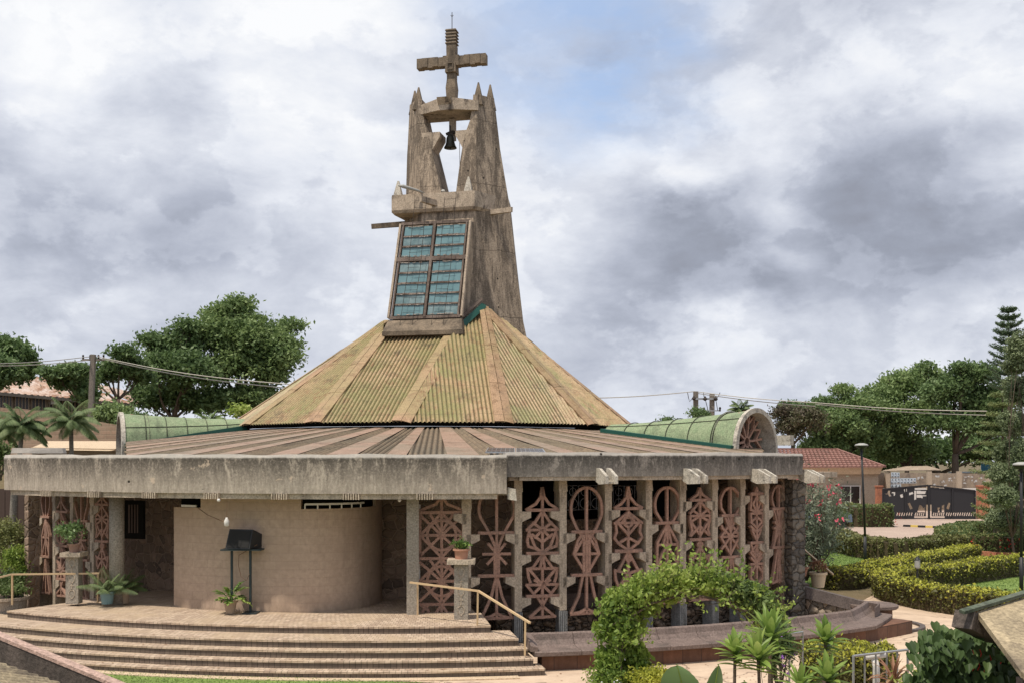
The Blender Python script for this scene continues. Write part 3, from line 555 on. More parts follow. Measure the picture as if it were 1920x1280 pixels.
# --- pillars
RP = 15.3
def outt(p): return Vector((math.sin(p), -math.cos(p), 0)), Vector((math.cos(p), math.sin(p), 0))
def pillar(px, zb, zt, w=.17, dep=.42, flute=True, m='pillar_concrete'):
    p, d = phi(px, RP); mb = MB(); c = ring(RP - dep / 2, p, 0); fz = zb + (.72 if flute else 0)
    mb.box((c.x, c.y, fz), (w, dep, zt - .34 - fz), p); mb.box((c.x, c.y, zt - .34), (w + .035, dep + .03, .34 - .0), p, .86)
    o = mb.build('pillar', m, church)
    if flute:
        mb = MB(); mb.box((c.x, c.y, zb - .1), (w * .8, dep * .9, .82), p); o_, t_ = outt(p)
        for k in range(-2, 3): q = ring(RP - .005, p, 0) + t_ * k * .042; mb.box((q.x, q.y, zb), (.022, .05, .70), p)
        mb.build('pillar_foot', 'fluted_concrete', o)
    return p
ZTR = EYE - .40; ZTL = EYE - .78
rp = [(875, ZP, ZTL, False), (972, 0, ZTR, True), (1056, 0, ZTR, True), (1141, 0, ZTR, True), (1217, 0, ZTR, True), (1281, 0, ZTR, True), (1341, 0, ZTR, True), (1393, 0, ZTR, True), (1438, 0, ZTR, True)]
for px, zb, zt, fl_ in rp: pillar(px, zb, zt, .2 if px == 875 else .17, .42, fl_)
RP0 = RP; RP = 14.5
for px in (71, 101, 134, 172): pillar(px, .1, ZTL, .15, .42, False)
RP = RP0
# round plastered columns by the door
for px, dd in ((219, 25.6), (774, 23.95)):
    b = P(px, 1000, dd); mb = MB()
    if px < 500: mb.lathe((b.x, b.y, ZP - .02), [(.175, 0), (.175, ZTL - ZP + .05)], 28)
    else: mb.box((b.x, b.y, ZP - .02), (.27, .27, ZTL - ZP + .05), R(4))
    mb.build('column', 'column_plaster', church, px < 500)
# stone pier at the right end + stone at far left
mb = MB(); pa, pb = phi(1467, 15.3)[0], phi(1496, 15.45)[0]; ringband(mb, 12.9, 15.25, -.1, ZTR + .02, phi(1466, 15.25)[0], phi(1480, 15.3)[0], 4); mb.build('stone_pier', 'dark_stone', church)
mb = MB(); c = P(1484, 1000, 28.1); 
for k in range(11): w = .44 + random.uniform(-.02, .03); mb.box((c.x + random.uniform(-.012, .012), c.y, -.1 + k * .345), (w, .55, .335), R(28))
mb.build('stone_pier', 'pillar_stone', church)
mb = MB(); c = P(60, 1000, 28.2); mb.box((c.x, c.y, -.1), (.22, .3, ZTL + .1), R(-40)); mb.build('stone_pier', 'dark_stone', church); mb = MB(); ringband(mb, 10.7, 14.75, EYE - .79, EYE - .70, R(-47), R(-35.6), 12); mb.build('porch_ceiling', 'pillar_concrete', church)  # outer ceiling piece added to block sun leaking onto the inner stone wall
# --- entrance block wall
pts = [(-7.9, 27.6), (-7.98, 26.2), (-8.02, 25.3), (-7.6, 25.0), (-7.0, 24.73), (-6.4, 24.5), (-5.8, 24.33), (-5.2, 24.24), (-4.7, 24.24), (-4.25, 24.38), (-3.85, 24.65), (-3.55, 25.05), (-3.32, 25.6), (-3.22, 26.2), (-3.3, 27.2)]
def sm2(p, k=5):
    o = []
    for i in range(len(p) - 1):
        a, b, c, d = [Vector((*p[max(0, min(len(p) - 1, j))], 0)) for j in (i - 1, i, i + 1, i + 2)]
        for s in range(k): t = s / k; o.append(.5 * (2 * b + (c - a) * t + (2 * a - 5 * b + 4 * c - d) * t * t + (3 * b - a - 3 * c + d) * t ** 3))
    o.append(Vector((*p[-1], 0))); return o
wp = [Vector((*p, 0)) for p in pts[:3]] + sm2(pts[2:])[1:]
def wallstrip(mb, P_, z0, z1, th=.2):
    secs = []
    for i, p in enumerate(P_):
        d = (P_[min(i + 1, len(P_) - 1)] - P_[max(i - 1, 0)]).normalized(); n = Vector((-d.y, d.x, 0)) * th
        secs.append([p + Vector((0, 0, z0)), p + n + Vector((0, 0, z0)), p + n + Vector((0, 0, z1)), p + Vector((0, 0, z1))])
    mb.loft(secs)
zs = EYE - 1.12; mb = MB(); wallstrip(mb, wp, ZP - .02, zs)
def pxof(p): return HX + F * p.x / p.y
seg = [p for p in wp[2:] if 372 < pxof(p) < 566 and p.y < 25.5]; wallstrip(mb, seg, zs, ZTL + .02)
seg = [p for p in wp if pxof(p) > 702 ]; wallstrip(mb, seg, zs, ZTL + .02)
bw = mb.build('block_wall', 'block_wall', church, False)
mb = MB(); q = [p for p in wp[2:] if 566 <= pxof(p) <= 708 and p.y < 25.2]
for i in range(len(q) - 1): mb.bar(q[i] + Vector((0, -.03, EYE - 1.01)), q[i + 1] + Vector((0, -.03, EYE - 1.01)), .05, .045)
for i in range(0, len(q), 3): mb.bar(q[i] + Vector((0, -.02, zs)), q[i] + Vector((0, -.02, EYE - 1.0)), .03, .03)
mb.build('vent_louvre', 'white_paint', church); mb = MB(); a, b = P(341, 947, 25.1), P(368, 948, 24.9); mb.bar(a, b, .04, .05); mb.build('vent_louvre', 'white_paint', church)
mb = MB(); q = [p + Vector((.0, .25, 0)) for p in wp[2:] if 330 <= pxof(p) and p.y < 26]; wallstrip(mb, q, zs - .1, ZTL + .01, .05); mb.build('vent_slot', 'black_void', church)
# dark window with curtain in the left passage
mb = MB(); c = P(252, 975, 26.45); mb.box((c.x, c.y, c.z - .45), (.62, .08, .95), R(-22)); w_ = mb.build('passage_window', 'black_void', church)
mb = MB()
for k in range(5): mb.box((c.x - .1 + k * .07, c.y - .08 - .0, c.z - .3), (.04, .02, .7), R(-22))
mb.build('curtain', 'brown_board', w_)
# --- rock footing and ledge under the screens
mb = MB(); ringband(mb, 13.6, 14.75, -.1, .62, R(9.8), R(42), 40); mb.build('rock_footing', 'base_rock', church)
mb = MB()
for i in range(260):
    p = R(random.uniform(10.5, 41)); r_ = random.uniform(14.55, 14.85); c = ring(r_, p, random.uniform(0, .62)); s = random.uniform(.09, .2)
    mb.lathe(c - Vector((0, 0, s * .5)), [(s * .35, 0), (s * .8, s * .22), (s * .95, s * .5), (s * .7, s * .85), (s * .3, s)], random.choice((5, 6, 7)))
o = mb.build('footing_stones', 'base_rock', church); o['kind'] = 'stuff'
mb = MB(); ringband(mb, 13.2, 14.4, .62, .98, R(10.2), R(42), 40); mb.build('smooth_ledge', 'bench_stone', church)
mb = MB(); ringband(mb, 12.8, 15.5, -.2, .02, R(9.9), R(42), 30); mb.build('pool_floor', 'soil', church)

# --- terracotta screens: strokes on the local panel plane x in [-1,1], y in [0,1]
def arc(cx, cy, rx, ry, a0, a1, n=14): return [(cx + rx * math.cos(R(a0 + (a1 - a0) * i / n)), cy + ry * math.sin(R(a0 + (a1 - a0) * i / n))) for i in range(n + 1)]
def zz(L, cx, hw, yt, yb): return [[((x - cx) / hw, (yb - y) / (yb - yt)) for x, y in s] for s in L]
def mir(L, cx): return L + [[(2 * cx - x, y) for x, y in s] for s in L]
def ringc(cx, cy, r): return [arc(cx, cy, r, r, 0, 360, 12)]
PAT = {}
L = mir([[(845, 165), (835, 215), (805, 255), (750, 287)], [(843, 300), (800, 360), (752, 402)], [(845, 403), (790, 362)], [(845, 403), (800, 446)], [(752, 403), (845, 403)], [(766, 412), (755, 460), (762, 497), (800, 508), (840, 528)],
         [(842, 532), (800, 500), (770, 425)], [(842, 470), (785, 430)], [(842, 530), (765, 540)], [(842, 545), (812, 585), (787, 620)], [(842, 560), (832, 620)], [(755, 626), (787, 620)], [(757, 627), (762, 670), (772, 700)], [(845, 717), (770, 632)],
         [(845, 717), (750, 715)], [(845, 717), (795, 765)], [(752, 717), (797, 772)], [(845, 717), (800, 690)], [(815, 785), (845, 835)], [(845, 838), (770, 900)], [(787, 624), (845, 624)]], 845)
L += [[(845, 165), (845, 525)], [(845, 620), (845, 905)], [(770, 903), (915, 899)]] + ringc(845, 403, 13) + ringc(842, 532, 13) + ringc(845, 717, 13)
PAT['C'] = (zz(L, 845, 97, 165, 905), [(905 - 290) / 740, (905 - 537) / 740, (905 - 780) / 740])
L = mir([arc(173, 330, 83, 118, 270, 160, 16) + [(120, 430), (150, 480), (165, 510)], [(173, 455), (106, 570), (173, 682)], [(106, 570), (173, 570)], [(158, 470), (158, 672)], [(152, 688), (130, 800), (90, 885)], [(150, 460), (125, 500), (106, 570)], [(95, 890), (140, 884), (173, 865)]], 173)
L += [[(173, 212), (173, 890)], [(90, 893), (256, 889)]]
PAT['D'] = (zz(L, 173, 83, 210, 895), [(895 - 450) / 685, (895 - 683) / 685])
L = mir([arc(577, 290, 103, 115, 270, 155, 16) + [(520, 400), (545, 450), (570, 510)], [(500, 545), (577, 545)], [(530, 488), (577, 545)], [(524, 600), (577, 545)], [(566, 500), (566, 670)], [(572, 680), (545, 790), (490, 905)], [(490, 908), (540, 900), (577, 880)]], 577)
L += [[(577, 175), (577, 905)], [(480, 911), (680, 907)]]
PAT['B'] = (zz(L, 577, 108, 175, 912), [(912 - 425) / 737, (912 - 668) / 737])
L = mir([[(268, 225), (235, 270), (145, 303)], [(145, 440), (268, 318)], [(145, 440), (268, 562)], [(145, 330), (268, 440)], [(145, 552), (268, 440)], [(205, 330), (268, 420)], [(145, 440), (268, 440)], [(145, 690), (268, 572)], [(145, 690), (268, 815)], [(145, 590), (268, 693)], [(145, 800), (268, 693)], [(145, 693), (268, 693)],
         [(205, 580), (268, 670)], [(145, 820), (190, 850), (210, 905)], [(268, 820), (235, 870), (225, 905)], [(150, 900), (165, 850), (190, 825)], [(145, 320), (145, 560)]], 268) + [arc(268, 440, 82, 82, 0, 360, 24), arc(268, 693, 82, 82, 0, 360, 24)]
L += [[(268, 225), (268, 905)], [(145, 568), (330, 568)], [(145, 820), (390, 820)], [(140, 315), (400, 315)]]
PAT['A'] = (zz(L, 268, 128, 225, 912), [(912 - 315) / 687])
L = mir([[(400, 213), (390, 265), (360, 300), (322, 322)], [(400, 345), (362, 400), (325, 402)], [(400, 345), (330, 398)], [(380, 380), (400, 365)], [(380, 380), (380, 412), (400, 425)], [(330, 405), (335, 450), (322, 480), (345, 510), (400, 550)], [(345, 405), (400, 465)], [(400, 480), (345, 510)],
         [(400, 550), (330, 548)], [(400, 555), (345, 655)], [(325, 655), (330, 700), (345, 740)], [(325, 652), (400, 672)], [(400, 672), (345, 745)], [(400, 672), (372, 755)]], 400) + [[(400, 213), (400, 375)], [(400, 420), (400, 760)], [(322, 402), (478, 402)]] + ringc(402, 592, 12)
PAT['E'] = (zz(L, 400, 78, 213, 860), [(860 - 325) / 647, (860 - 553) / 647])
PAT['E'][0].extend([[(-.85, .1), (0, .3), (.85, .1)], [(-.8, 0), (.8, 0)], [(-.4, 0), (0, .2), (.4, 0)]])
L = mir([arc(607, 305, 70, 93, 270, 155, 16) + [(575, 395)], [(607, 408), (550, 510)], [(550, 510), (548, 622)], [(548, 520), (607, 520)], [(607, 522), (552, 620)], [(607, 408), (585, 520)], [(550, 510), (580, 455)], [(600, 640), (585, 720), (548, 830)]], 607) + [[(607, 212), (607, 835)], [(545, 835), (670, 832)]]
PAT['F'] = (zz(L, 607, 70, 212, 838), [(838 - 403) / 626, (838 - 628) / 626])
L = mir([[(788, 218), (775, 250), (740, 275)], [(788, 285), (735, 350)], [(735, 365), (788, 365)], [(788, 366), (745, 330)], [(788, 366), (740, 395)], [(735, 365), (735, 395), (745, 440), (735, 470)], [(788, 470), (740, 395)], [(740, 470), (788, 420)], [(735, 490), (788, 495)], [(788, 530), (750, 600)], [(735, 580), (788, 600)], [(735, 580), (745, 640)], [(788, 600), (750, 650)], [(788, 700), (735, 760)], [(788, 650), (745, 700), (788, 740)]], 788) + [[(788, 218), (788, 820)], [(735, 820), (842, 820)]] + ringc(788, 520, 12)
PAT['G'] = (zz(L, 788, 58, 218, 822), [(822 - 280) / 604, (822 - 493) / 604])
L = mir([arc(955, 290, 56, 76, 270, 155, 16) + [(925, 355)], [(925, 370), (955, 440)], [(940, 365), (948, 430)], [(955, 400), (900, 468), (955, 560)], [(900, 468), (955, 468)], [(905, 420), (955, 468)], [(905, 530), (955, 468)], [(905, 410), (925, 450)], [(945, 590), (915, 760)]], 955) + [[(955, 212), (955, 762)], [(905, 765), (1005, 762)]]
PAT['H'] = (zz(L, 955, 56, 212, 768), [(768 - 358) / 556, (768 - 576) / 556])
L = mir([[(1097, 215), (1085, 240), (1062, 245)], [(1065, 260), (1060, 330), (1097, 345)], [(1097, 260), (1075, 300), (1097, 345)], [(1062, 352), (1097, 352)], [(1062, 360), (1065, 400), (1097, 430)], [(1097, 370), (1062, 400)], [(1062, 420), (1097, 455)], [(1070, 440), (1097, 500)], [(1062, 510), (1097, 512)], [(1062, 515), (1070, 545), (1097, 600)], [(1097, 520), (1060, 560), (1097, 610)], [(1097, 540), (1082, 565), (1097, 590)], [(1062, 625), (1097, 625)], [(1097, 625), (1065, 590)], [(1097, 625), (1065, 670)], [(1065, 640), (1062, 700), (1097, 740)]], 1097) + [[(1097, 215), (1097, 750)]]
PAT['I'] = (zz(L, 1097, 42, 215, 752), [(752 - 248) / 537, (752 - 510) / 537])
L = mir([arc(1215, 270, 36, 65, 270, 160, 14) + [(1195, 325)], [(1190, 335), (1205, 400), (1190, 530)], [(1205, 335), (1215, 400)], [(1190, 432), (1215, 425)], [(1195, 400), (1232, 450)], [(1208, 545), (1182, 725)], [(1215, 545), (1203, 725)], [(1182, 728), (1215, 715)], [(1215, 440), (1185, 530)]], 1215) + [[(1215, 208), (1215, 728)]] + ringc(1215, 425, 13)
PAT['J'] = (zz(L, 1215, 38, 208, 732), [(732 - 328) / 524, (732 - 537) / 524])
def screen(key, pxl, pxr, yt, yb, wl=1, wr=1, m='terracotta', stub=True, R_=RP - .1, th=.062, minw=None, st_l=True, st_r=True):
    """pierced screen set between two pillars, with the corbels that carry its cross bars"""
    pc, d = phi((pxl + pxr) / 2, R_); o, t = outt(pc); hw = (phi(pxr, R_)[0] - phi(pxl, R_)[0]) * R_ / 2
    zt = EYE - (yt - HY) / F * d; zb = EYE - (yb - HY) / F * d; c = ring(R_, pc, 0); S, bars = PAT[key]; mb = MB()
    pt = lambda x, y, e=0: c + t * (x * hw) + o * e + Vector((0, 0, zb + (zt - zb) * y))
    k = 0
    for s in S:
        for i in range(len(s) - 1):
            k += 1; e = .0022 * (k % 5); a, b = pt(*s[i], e), pt(*s[i + 1], e); dv = (b - a).normalized() * th * .35
            mb.bar(a - dv, b + dv, th + .0 * k, .075 + .003 * (k % 3), o)
    for y in bars: mb.bar(pt(-1, y, .012), pt(1, y, .012), th * 1.15, .1, o)
    sc_ = mb.build('screen', m, church)
    return pc, hw, [zb + (zt - zb) * y for y in bars], c, o, t
def corbels(pxa, pxb, lv, sides=(1, 1), w=.17):
    for px, sg, on in ((pxa, 1, sides[0]), (pxb, -1, sides[1])):
        if not on: continue
        p, d = phi(px, RP); o, t = outt(p); c = ring(RP - .15, p, 0); 
        for z in lv:
            mb = MB(); L_ = .30 if d < 25.3 else .26
            prof = [c + t * sg * .0 + Vector((0, 0, z - .03)), c + t * sg * L_ + Vector((0, 0, z - .03)), c + t * sg * L_ + Vector((0, 0, z - .17)), c + t * sg * w * .5 + Vector((0, 0, z - .27)), c + Vector((0, 0, z - .27))]
            mb.prism([q - o * .15 for q in prof], o * .30); mb.build('corbel', 'pillar_concrete', church)
bays = [('A', 786, 870, 929, 1163, 775, 875, (0, 1)), ('B', 896, 966, 915, 1159, 875, 972, (1, 1)), ('C', 986, 1047, 914, 1157, 972, 1056, (1, 1)), ('D', 1070, 1128, 912.5, 1150, 1056, 1141, (1, 1)),
        ('E', 1151, 1203, 913, 1140, 1141, 1217, (1, 1)), ('F', 1227, 1273, 913, 1130, 1217, 1281, (1, 1)), ('G', 1291, 1331, 915, 1124, 1281, 1341, (1, 1)), ('H', 1350, 1386, 913, 1112, 1341, 1393, (1, 1)),
        ('I', 1404, 1430, 914, 1100, 1393, 1438, (1, 1)), ('J', 1445, 1472, 911, 1092, 1438, 1470, (1, 0))]
for k, a, b, yt, yb, pa, pb, sd in bays:
    r_ = screen(k, a, b, yt, yb); corbels(pa, pb, r_[2], sd)
for k, a, b, yt, yb, pa, pb, sd in [('I', 66, 76, 925, 1105, 60, 71, (0, 1)), ('F', 80, 96, 905, 1112, 71, 101, (1, 0)), ('C', 104, 130, 926, 1117, 101, 134, (1, 0)), ('B', 141, 167, 900, 1122, 134, 172, (0, 1)), ('G', 181, 206, 925, 1120, 172, 212, (1, 0))]:
    RP = 14.5; r_ = screen(k, a, b, yt, yb, R_=14.42, th=.05); corbels(pa, pb, r_[2], sd); RP = RP0
# wrought grilles behind two bays
for px in (1096, 1180):
    p, d = phi(px, 13.0); o, t = outt(p); c = ring(13.0, p, EYE - 1.28 if px < 1100 else EYE - 1.3); mb = MB()
    for z in (0, .62): mb.tube([c - t * .5 + Vector((0, 0, z)), c + t * .5 + Vector((0, 0, z))], .011, 5)
    for k in range(7): mb.tube([c + t * (-.5 + k / 6) , c + t * (-.5 + k / 6) + Vector((0, 0, .62))], .008, 5)
    for cxx in (-.33, 0, .33):
        for rr, zz_ in ((.13, .16), (.1, .46)): mb.tube([c + t * (cxx + rr * math.cos(R(a))) + Vector((0, 0, zz_ + rr * math.sin(R(a)))) for a in range(0, 361, 30)], .008, 4)
    mb.build('window_grille', 'galvanised', church)
mb = MB(); p, d = phi(786, 15.1); mb.tube([P(787, 945, d), P(786, 1095, d)], .025, 8); mb.build('drain_pipe', 'white_paint', church)

# --- lower roof: radial wedges, flat sheets alternating with corrugated ones
def facet(mb, A, B, C_, D, pitch, amp, off=0.0, step=6, vm=None):
    """corrugated sheet on quad A-B (eave) C-D (top, C above B), ridges running up the fall line"""
    A, B, C_, D = [Vector(q) for q in (A, B, C_, D)]; e = (B - A).normalized(); n = e.cross((D - A) + (C_ - B)).normalized()
    if n.z < 0: n = -n
    f = n.cross(e); f = f if f.z > 0 else -f; q2 = [((q - A).dot(e), (q - A).dot(f)) for q in (A, B, C_, D)]
    s0, s1 = min(q[0] for q in q2), max(q[0] for q in q2); N = max(4, int((s1 - s0) / pitch * step)); prev = None
    for i in range(N + 1):
        s = s0 + (s1 - s0) * (i / N) * .9999 + 1e-5; ts = []
        for j in range(4):
            (a, ta), (b, tb) = q2[j], q2[(j + 1) % 4]
            if (a - s) * (b - s) <= 0 and abs(a - b) > 1e-7: ts.append(ta + (tb - ta) * (s - a) / (b - a))
        if len(ts) < 2: prev = None; continue
        h = n * (amp * math.sin(2 * PI * s / pitch) + off); cur = (A + e * s + f * min(ts) + h, A + e * s + f * max(ts) + h)
        if vm is not None: mb.cur = vm if math.sin(2 * PI * (s - (s1 - s0) / N / 2) / pitch) < -.45 else 0  # valley strips take the darker material, making up for weak ridge shading
        if prev: mb.quad(prev[0], cur[0], cur[1], prev[1])
        prev = cur
    return [A + e * a_ + f * b_ - n * (amp + .035) for a_, b_ in q2]
mb = MB(); NW = 48; ri = 6.9
def roof_edge(p):
    r = 15.75
    for k in (-.3615, .235):
        den = math.sin(p) + k * math.cos(p)
        if (k < 0 and den < -.05) or (k > 0 and den > .05): r = min(r, (k * CY - CX) / den) if (k * CY - CX) / den > 0 else r
    return max(8.5, r)
def roofp(r, p, dz=0): return ring(r, p, EYE + .02 + (15.75 - r) / 8.85 * .96 + dz)
for i in range(NW):
    p0 = R(-126 + 252 * i / NW); p1 = R(-126 + 252 * (i + 1) / NW); pm = p0 + (p1 - p0) * (.44 + .11 * math.sin(i * 2.3)); e0, em, e1 = roof_edge(p0), roof_edge(pm), roof_edge(p1)
    mb.cur = 1; mb.quad(roofp(e0, p0, .03), roofp(em, pm, .03), roofp(ri, pm, .03), roofp(ri, p0, .03))
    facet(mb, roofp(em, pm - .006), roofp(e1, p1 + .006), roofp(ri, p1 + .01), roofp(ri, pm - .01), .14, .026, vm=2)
lr_ = mb.build('lower_roof', ['lower_corrugated', 'lower_strip', 'lower_valley_shade'], church); mb = MB()
for i in range(NW): p0 = R(-126 + 252 * i / NW); p1 = R(-126 + 252 * (i + 1) / NW); mb.quad(roofp(roof_edge(p0), p0, -.05), roofp(roof_edge(p1), p1, -.05), roofp(ri, p1, -.05), roofp(ri, p0, -.05))
mb.build('shadow_deck', 'black_void', lr_)  # black underside closes sky gaps, its colour standing in for shadow
mb = MB(); ringband(mb, 6.7, 7.0, EYE + .8, EYE + 1.02, R(-125), R(125), 60); mb.build('roof_upstand', 'black_void', church)
# --- upper cone
ZE = EYE + 1.14; RC = 7.42
low = [ring(RC, R(a), ZE) for a in (-100, -76, -52, -26.2, -3.6, 20.8, 48, 74, 100, 130)]
T0 = P(722, 604, 38.4); T1 = P(716, 628, 36.9); T2 = P(851, 625, 36.1); T3 = P(907, 577, 36.9); T4 = P(925, 588, 37.9); T5 = P(945, 604, 39.2); T5b = P(930, 600, 40.4)
TL = P(735, 604, 40.0)
facs = [(low[0], low[1], T0, TL), (low[1], low[2], T0, T0 + Vector((.02, .1, 0))), (low[2], low[3], T1, T0), (low[3], low[4], T2, T1), (low[4], low[5], T3 + Vector((.01, 0, 0)), T2), (low[5], low[6], T3 + Vector((.1, .1, -.06)), T3), (low[6], low[7], T4, T3 + Vector((.1, .1, -.06))), (low[7], low[8], T5, T4), (low[8], low[9], T5b, T5)]
mb = MB()
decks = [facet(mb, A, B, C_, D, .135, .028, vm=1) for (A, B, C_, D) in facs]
dk_ = MB()
for q in decks: dk_.quad(*q)
up_roof = mb.build('upper_roof', ['roof_corrugated', 'roof_valley_shade'], church)
dk_.build('shadow_deck', 'black_void', up_roof)  # black sheets put in so the gap under the eave reads as shadow
def strip(A, T, nb, wid, wtop=None):
    """flat ridge sheet on a hip: A low, T top, nb = (other low, other top) on both sides"""
    mb = MB(); A, T = Vector(A), Vector(T); secs = []
    for (o1, o2), sg in zip(nb, (-1, 1)):
        e = (Vector(o1) - A).normalized(); n = e.cross(T - A).normalized(); n = n if n.z > 0 else -n; w2 = wid if wtop is None else wtop
        L_ = T - A; f = L_.normalized(); ee = (e - f * e.dot(f)).normalized(); cuts = [0, .31, .63, 1]
        for k in range(3):
            a, b = A + L_ * cuts[k], A + L_ * cuts[k + 1]; h = n * (.05 + .008 * k); wa, wb = wid + (w2 - wid) * cuts[k], wid + (w2 - wid) * cuts[k + 1]
            q = [a + h, a + ee * wa + h, b + ee * wb + h + f * .03, b + h + f * .03]; mb.prism(q if sg > 0 else q[::-1], n * .006)
            mb.quad(a + ee * wa + h, a + ee * wa + n * .0, b + ee * wb + n * .0, b + ee * wb + h)
    return mb.build('hip_strip', 'roof_strip', up_roof)
for i in range(1, len(low) - 1):
    A = low[i]; T = facs[i][3]; prv = low[i - 1]; nxt = low[i + 1]; strip(A, T, [(prv, 0), (nxt, 0)], .30, .26 if i != 5 else .16)
# flat sheet under the tower skirt
mb = MB(); e = (T2 - T1).normalized(); dn = ((low[3] + low[4]) / 2 - (T1 + T2) / 2).normalized(); mb.quad(T1 + Vector((0, 0, .06)), T1 + dn * .28 + Vector((0, 0, .06)) - e * .08, T2 + dn * .28 + Vector((0, 0, .06)) + e * .06, T2 + Vector((0, 0, .06))); mb.build('apron_sheet', 'roof_strip', up_roof)
mb = MB()
for i in range(len(low) - 1):
    a, b = low[i] - Vector((0, 0, .07)), low[i + 1] - Vector((0, 0, .07)); ca = Vector((CX, CY, 0)); f_ = lambda q: q + (ca - Vector((q.x, q.y, 0))) * .03; mb.bar(f_(a), f_(b), .06, .09)
mb.build('eave_board', 'black_void', up_roof)
# green flashing running up against the tower
mb = MB(); a = T2 + Vector((.02, -.10, .02)); b = T3 + Vector((.0, -.12, .06)); nrm = Vector((.45, -.8, .35)); mb.bar(a, b, .20, .05, nrm); mb.bar(b, T4 + Vector((.1, -.1, .0)), .16, .05, (0.3, -.8, .5)); mb.build('roof_flashing', 'green_flashing', up_roof)
mb = MB()
for k in range(16):
    q = a.lerp(b, k / 15) + Vector((-.12, .0, .16)); mb.bar(q - Vector((.09, 0, .05)), q + Vector((.07, .02, .07)), .085, .09, nrm)
mb.build('brick_course', 'brick_dark' if 'brick_dark' in M else 'window_frame_rust', up_roof)

# --- green barrel vaults (dormers)
def vault(ph, Rm, zf, wm, hm, Rin, win, hin, zin, label):
    o, t = outt(ph); N = 22; mb = MB(); secs = []; K = 6
    for i in range(K + 1):
        s = i / K; rr = Rin + (Rm - Rin) * s; w = win + (wm - win) * s; h = hin + (hm - hin) * (s ** 1.2); z = zin + (zf - zin) * s
        sec = [ring(rr, ph, z) + t * w + Vector((0, 0, -.35))] + [ring(rr, ph, z) + t * (w * math.cos(PI * k / N)) + Vector((0, 0, h * math.sin(PI * k / N) ** .9)) for k in range(N + 1)] + [ring(rr, ph, z) - t * w + Vector((0, 0, -.35))]
        secs.append(sec)
    mb.loft(secs, False, False); n0 = len(mb.f)
    va = mb.build('vault', 'green_shingle', church, True)
    # joints between the sheets
    jm = MB()
    for i in range(1, K): 
        q = [p + Vector((0, 0, .012)) + (p - ring(Rin + (Rm - Rin) * i / K, ph, zin)).normalized() * .012 for p in secs[i][1:-1]]; jm.tube(q, .014, 4)
    for j in (5, 17): jm.tube([s_[j] + (s_[j] - s_[12]).normalized() * .012 + Vector((0, 0, .008)) for s_ in secs], .013, 4)
    jm.build('sheet_joint', 'dark_joint', va)
    # white concrete mouth ring and soffit
    wm_ = MB(); rings = []
    for e, sc2 in ((-.02, 1.04), (.10, 1.05), (.11, .93), (-.75, .90), (-.75, 1.0)):
        base = ring(Rm + e, ph, zf); rings.append([base + t * wm * sc2 + Vector((0, 0, -.5))] + [base + t * (wm * sc2 * math.cos(PI * k / N)) + Vector((0, 0, hm * sc2 * math.sin(PI * k / N) ** .9)) for k in range(N + 1)] + [base - t * wm * sc2 + Vector((0, 0, -.5))])
    wm_.loft(rings, False, False); wm_.build('vault_mouth', 'white_concrete', va)
    # wheel screen in the mouth
    c = ring(Rm - .28, ph, zf + hm * .22); sp = MB(); rr = hm * .74; PT = lambda a, r_: c + t * (r_ * math.cos(a) * wm / hm) + Vector((0, 0, r_ * math.sin(a)))
    for k in range(10): a = 2 * PI * k / 10 + .1; sp.bar(PT(a, rr * .16), PT(a, rr * 1.05), .06, .08 + .002 * (k % 3), o)
    for k in range(10): a0 = 2 * PI * k / 10 + .1; a1 = a0 + PI / 10; a2 = a0 + 2 * PI / 10; sp.bar(PT(a0, rr * .62), PT(a1, rr * 1.02), .055, .083, o); sp.bar(PT(a1, rr * 1.02), PT(a2, rr * .62), .055, .085, o)
    for k in range(14): sp.bar(PT(2 * PI * k / 14, rr * .17), PT(2 * PI * (k + 1) / 14, rr * .17), .05, .09, o)
    sp.build('wheel_screen', 'terracotta', va)
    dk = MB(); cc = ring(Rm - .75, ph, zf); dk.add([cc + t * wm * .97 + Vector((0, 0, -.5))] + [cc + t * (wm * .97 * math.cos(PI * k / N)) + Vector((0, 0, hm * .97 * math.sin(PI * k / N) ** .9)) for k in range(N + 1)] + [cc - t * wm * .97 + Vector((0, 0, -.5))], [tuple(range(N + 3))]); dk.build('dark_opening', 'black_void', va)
    # green flashing on the roof side
    fm = MB()
    for sg in (-1, 1): fm.bar(ring(Rm, ph, zf + .0) + t * sg * (wm + .07), ring(Rin, ph, zin + .08) + t * sg * (win + .08), .2, .26)
    fm.build('vault_flashing', 'green_flashing', va)
vault(R(47.5), 13.3, EYE + .26, 1.12, 1.16, 8.3, .55, .36, EYE + .76, '')
vault(R(-65.5), 10.9, EYE + .38, 1.15, 1.13, 7.0, .8, .45, EYE + .95, '')
mb = MB(); c = P(1471, 826, 32.0); mb.box((c.x, c.y, c.z - .13), (.2, .5, .3), R(45)); mb.build('water_spout', 'white_concrete', church)

# ================================================================ TOWER (part of the church)
TA = R(13); TO = P(858, 600, 38.8); TO.z = 0; U_ = Vector((math.cos(TA), -math.sin(TA), 0)); B_ = Vector((math.sin(TA), math.cos(TA), 0))
def tz(py): return EYE + (HY - py) / 52.2 * 1.012
def TW(u, v, z): return TO + U_ * u + B_ * v + Vector((0, 0, z))
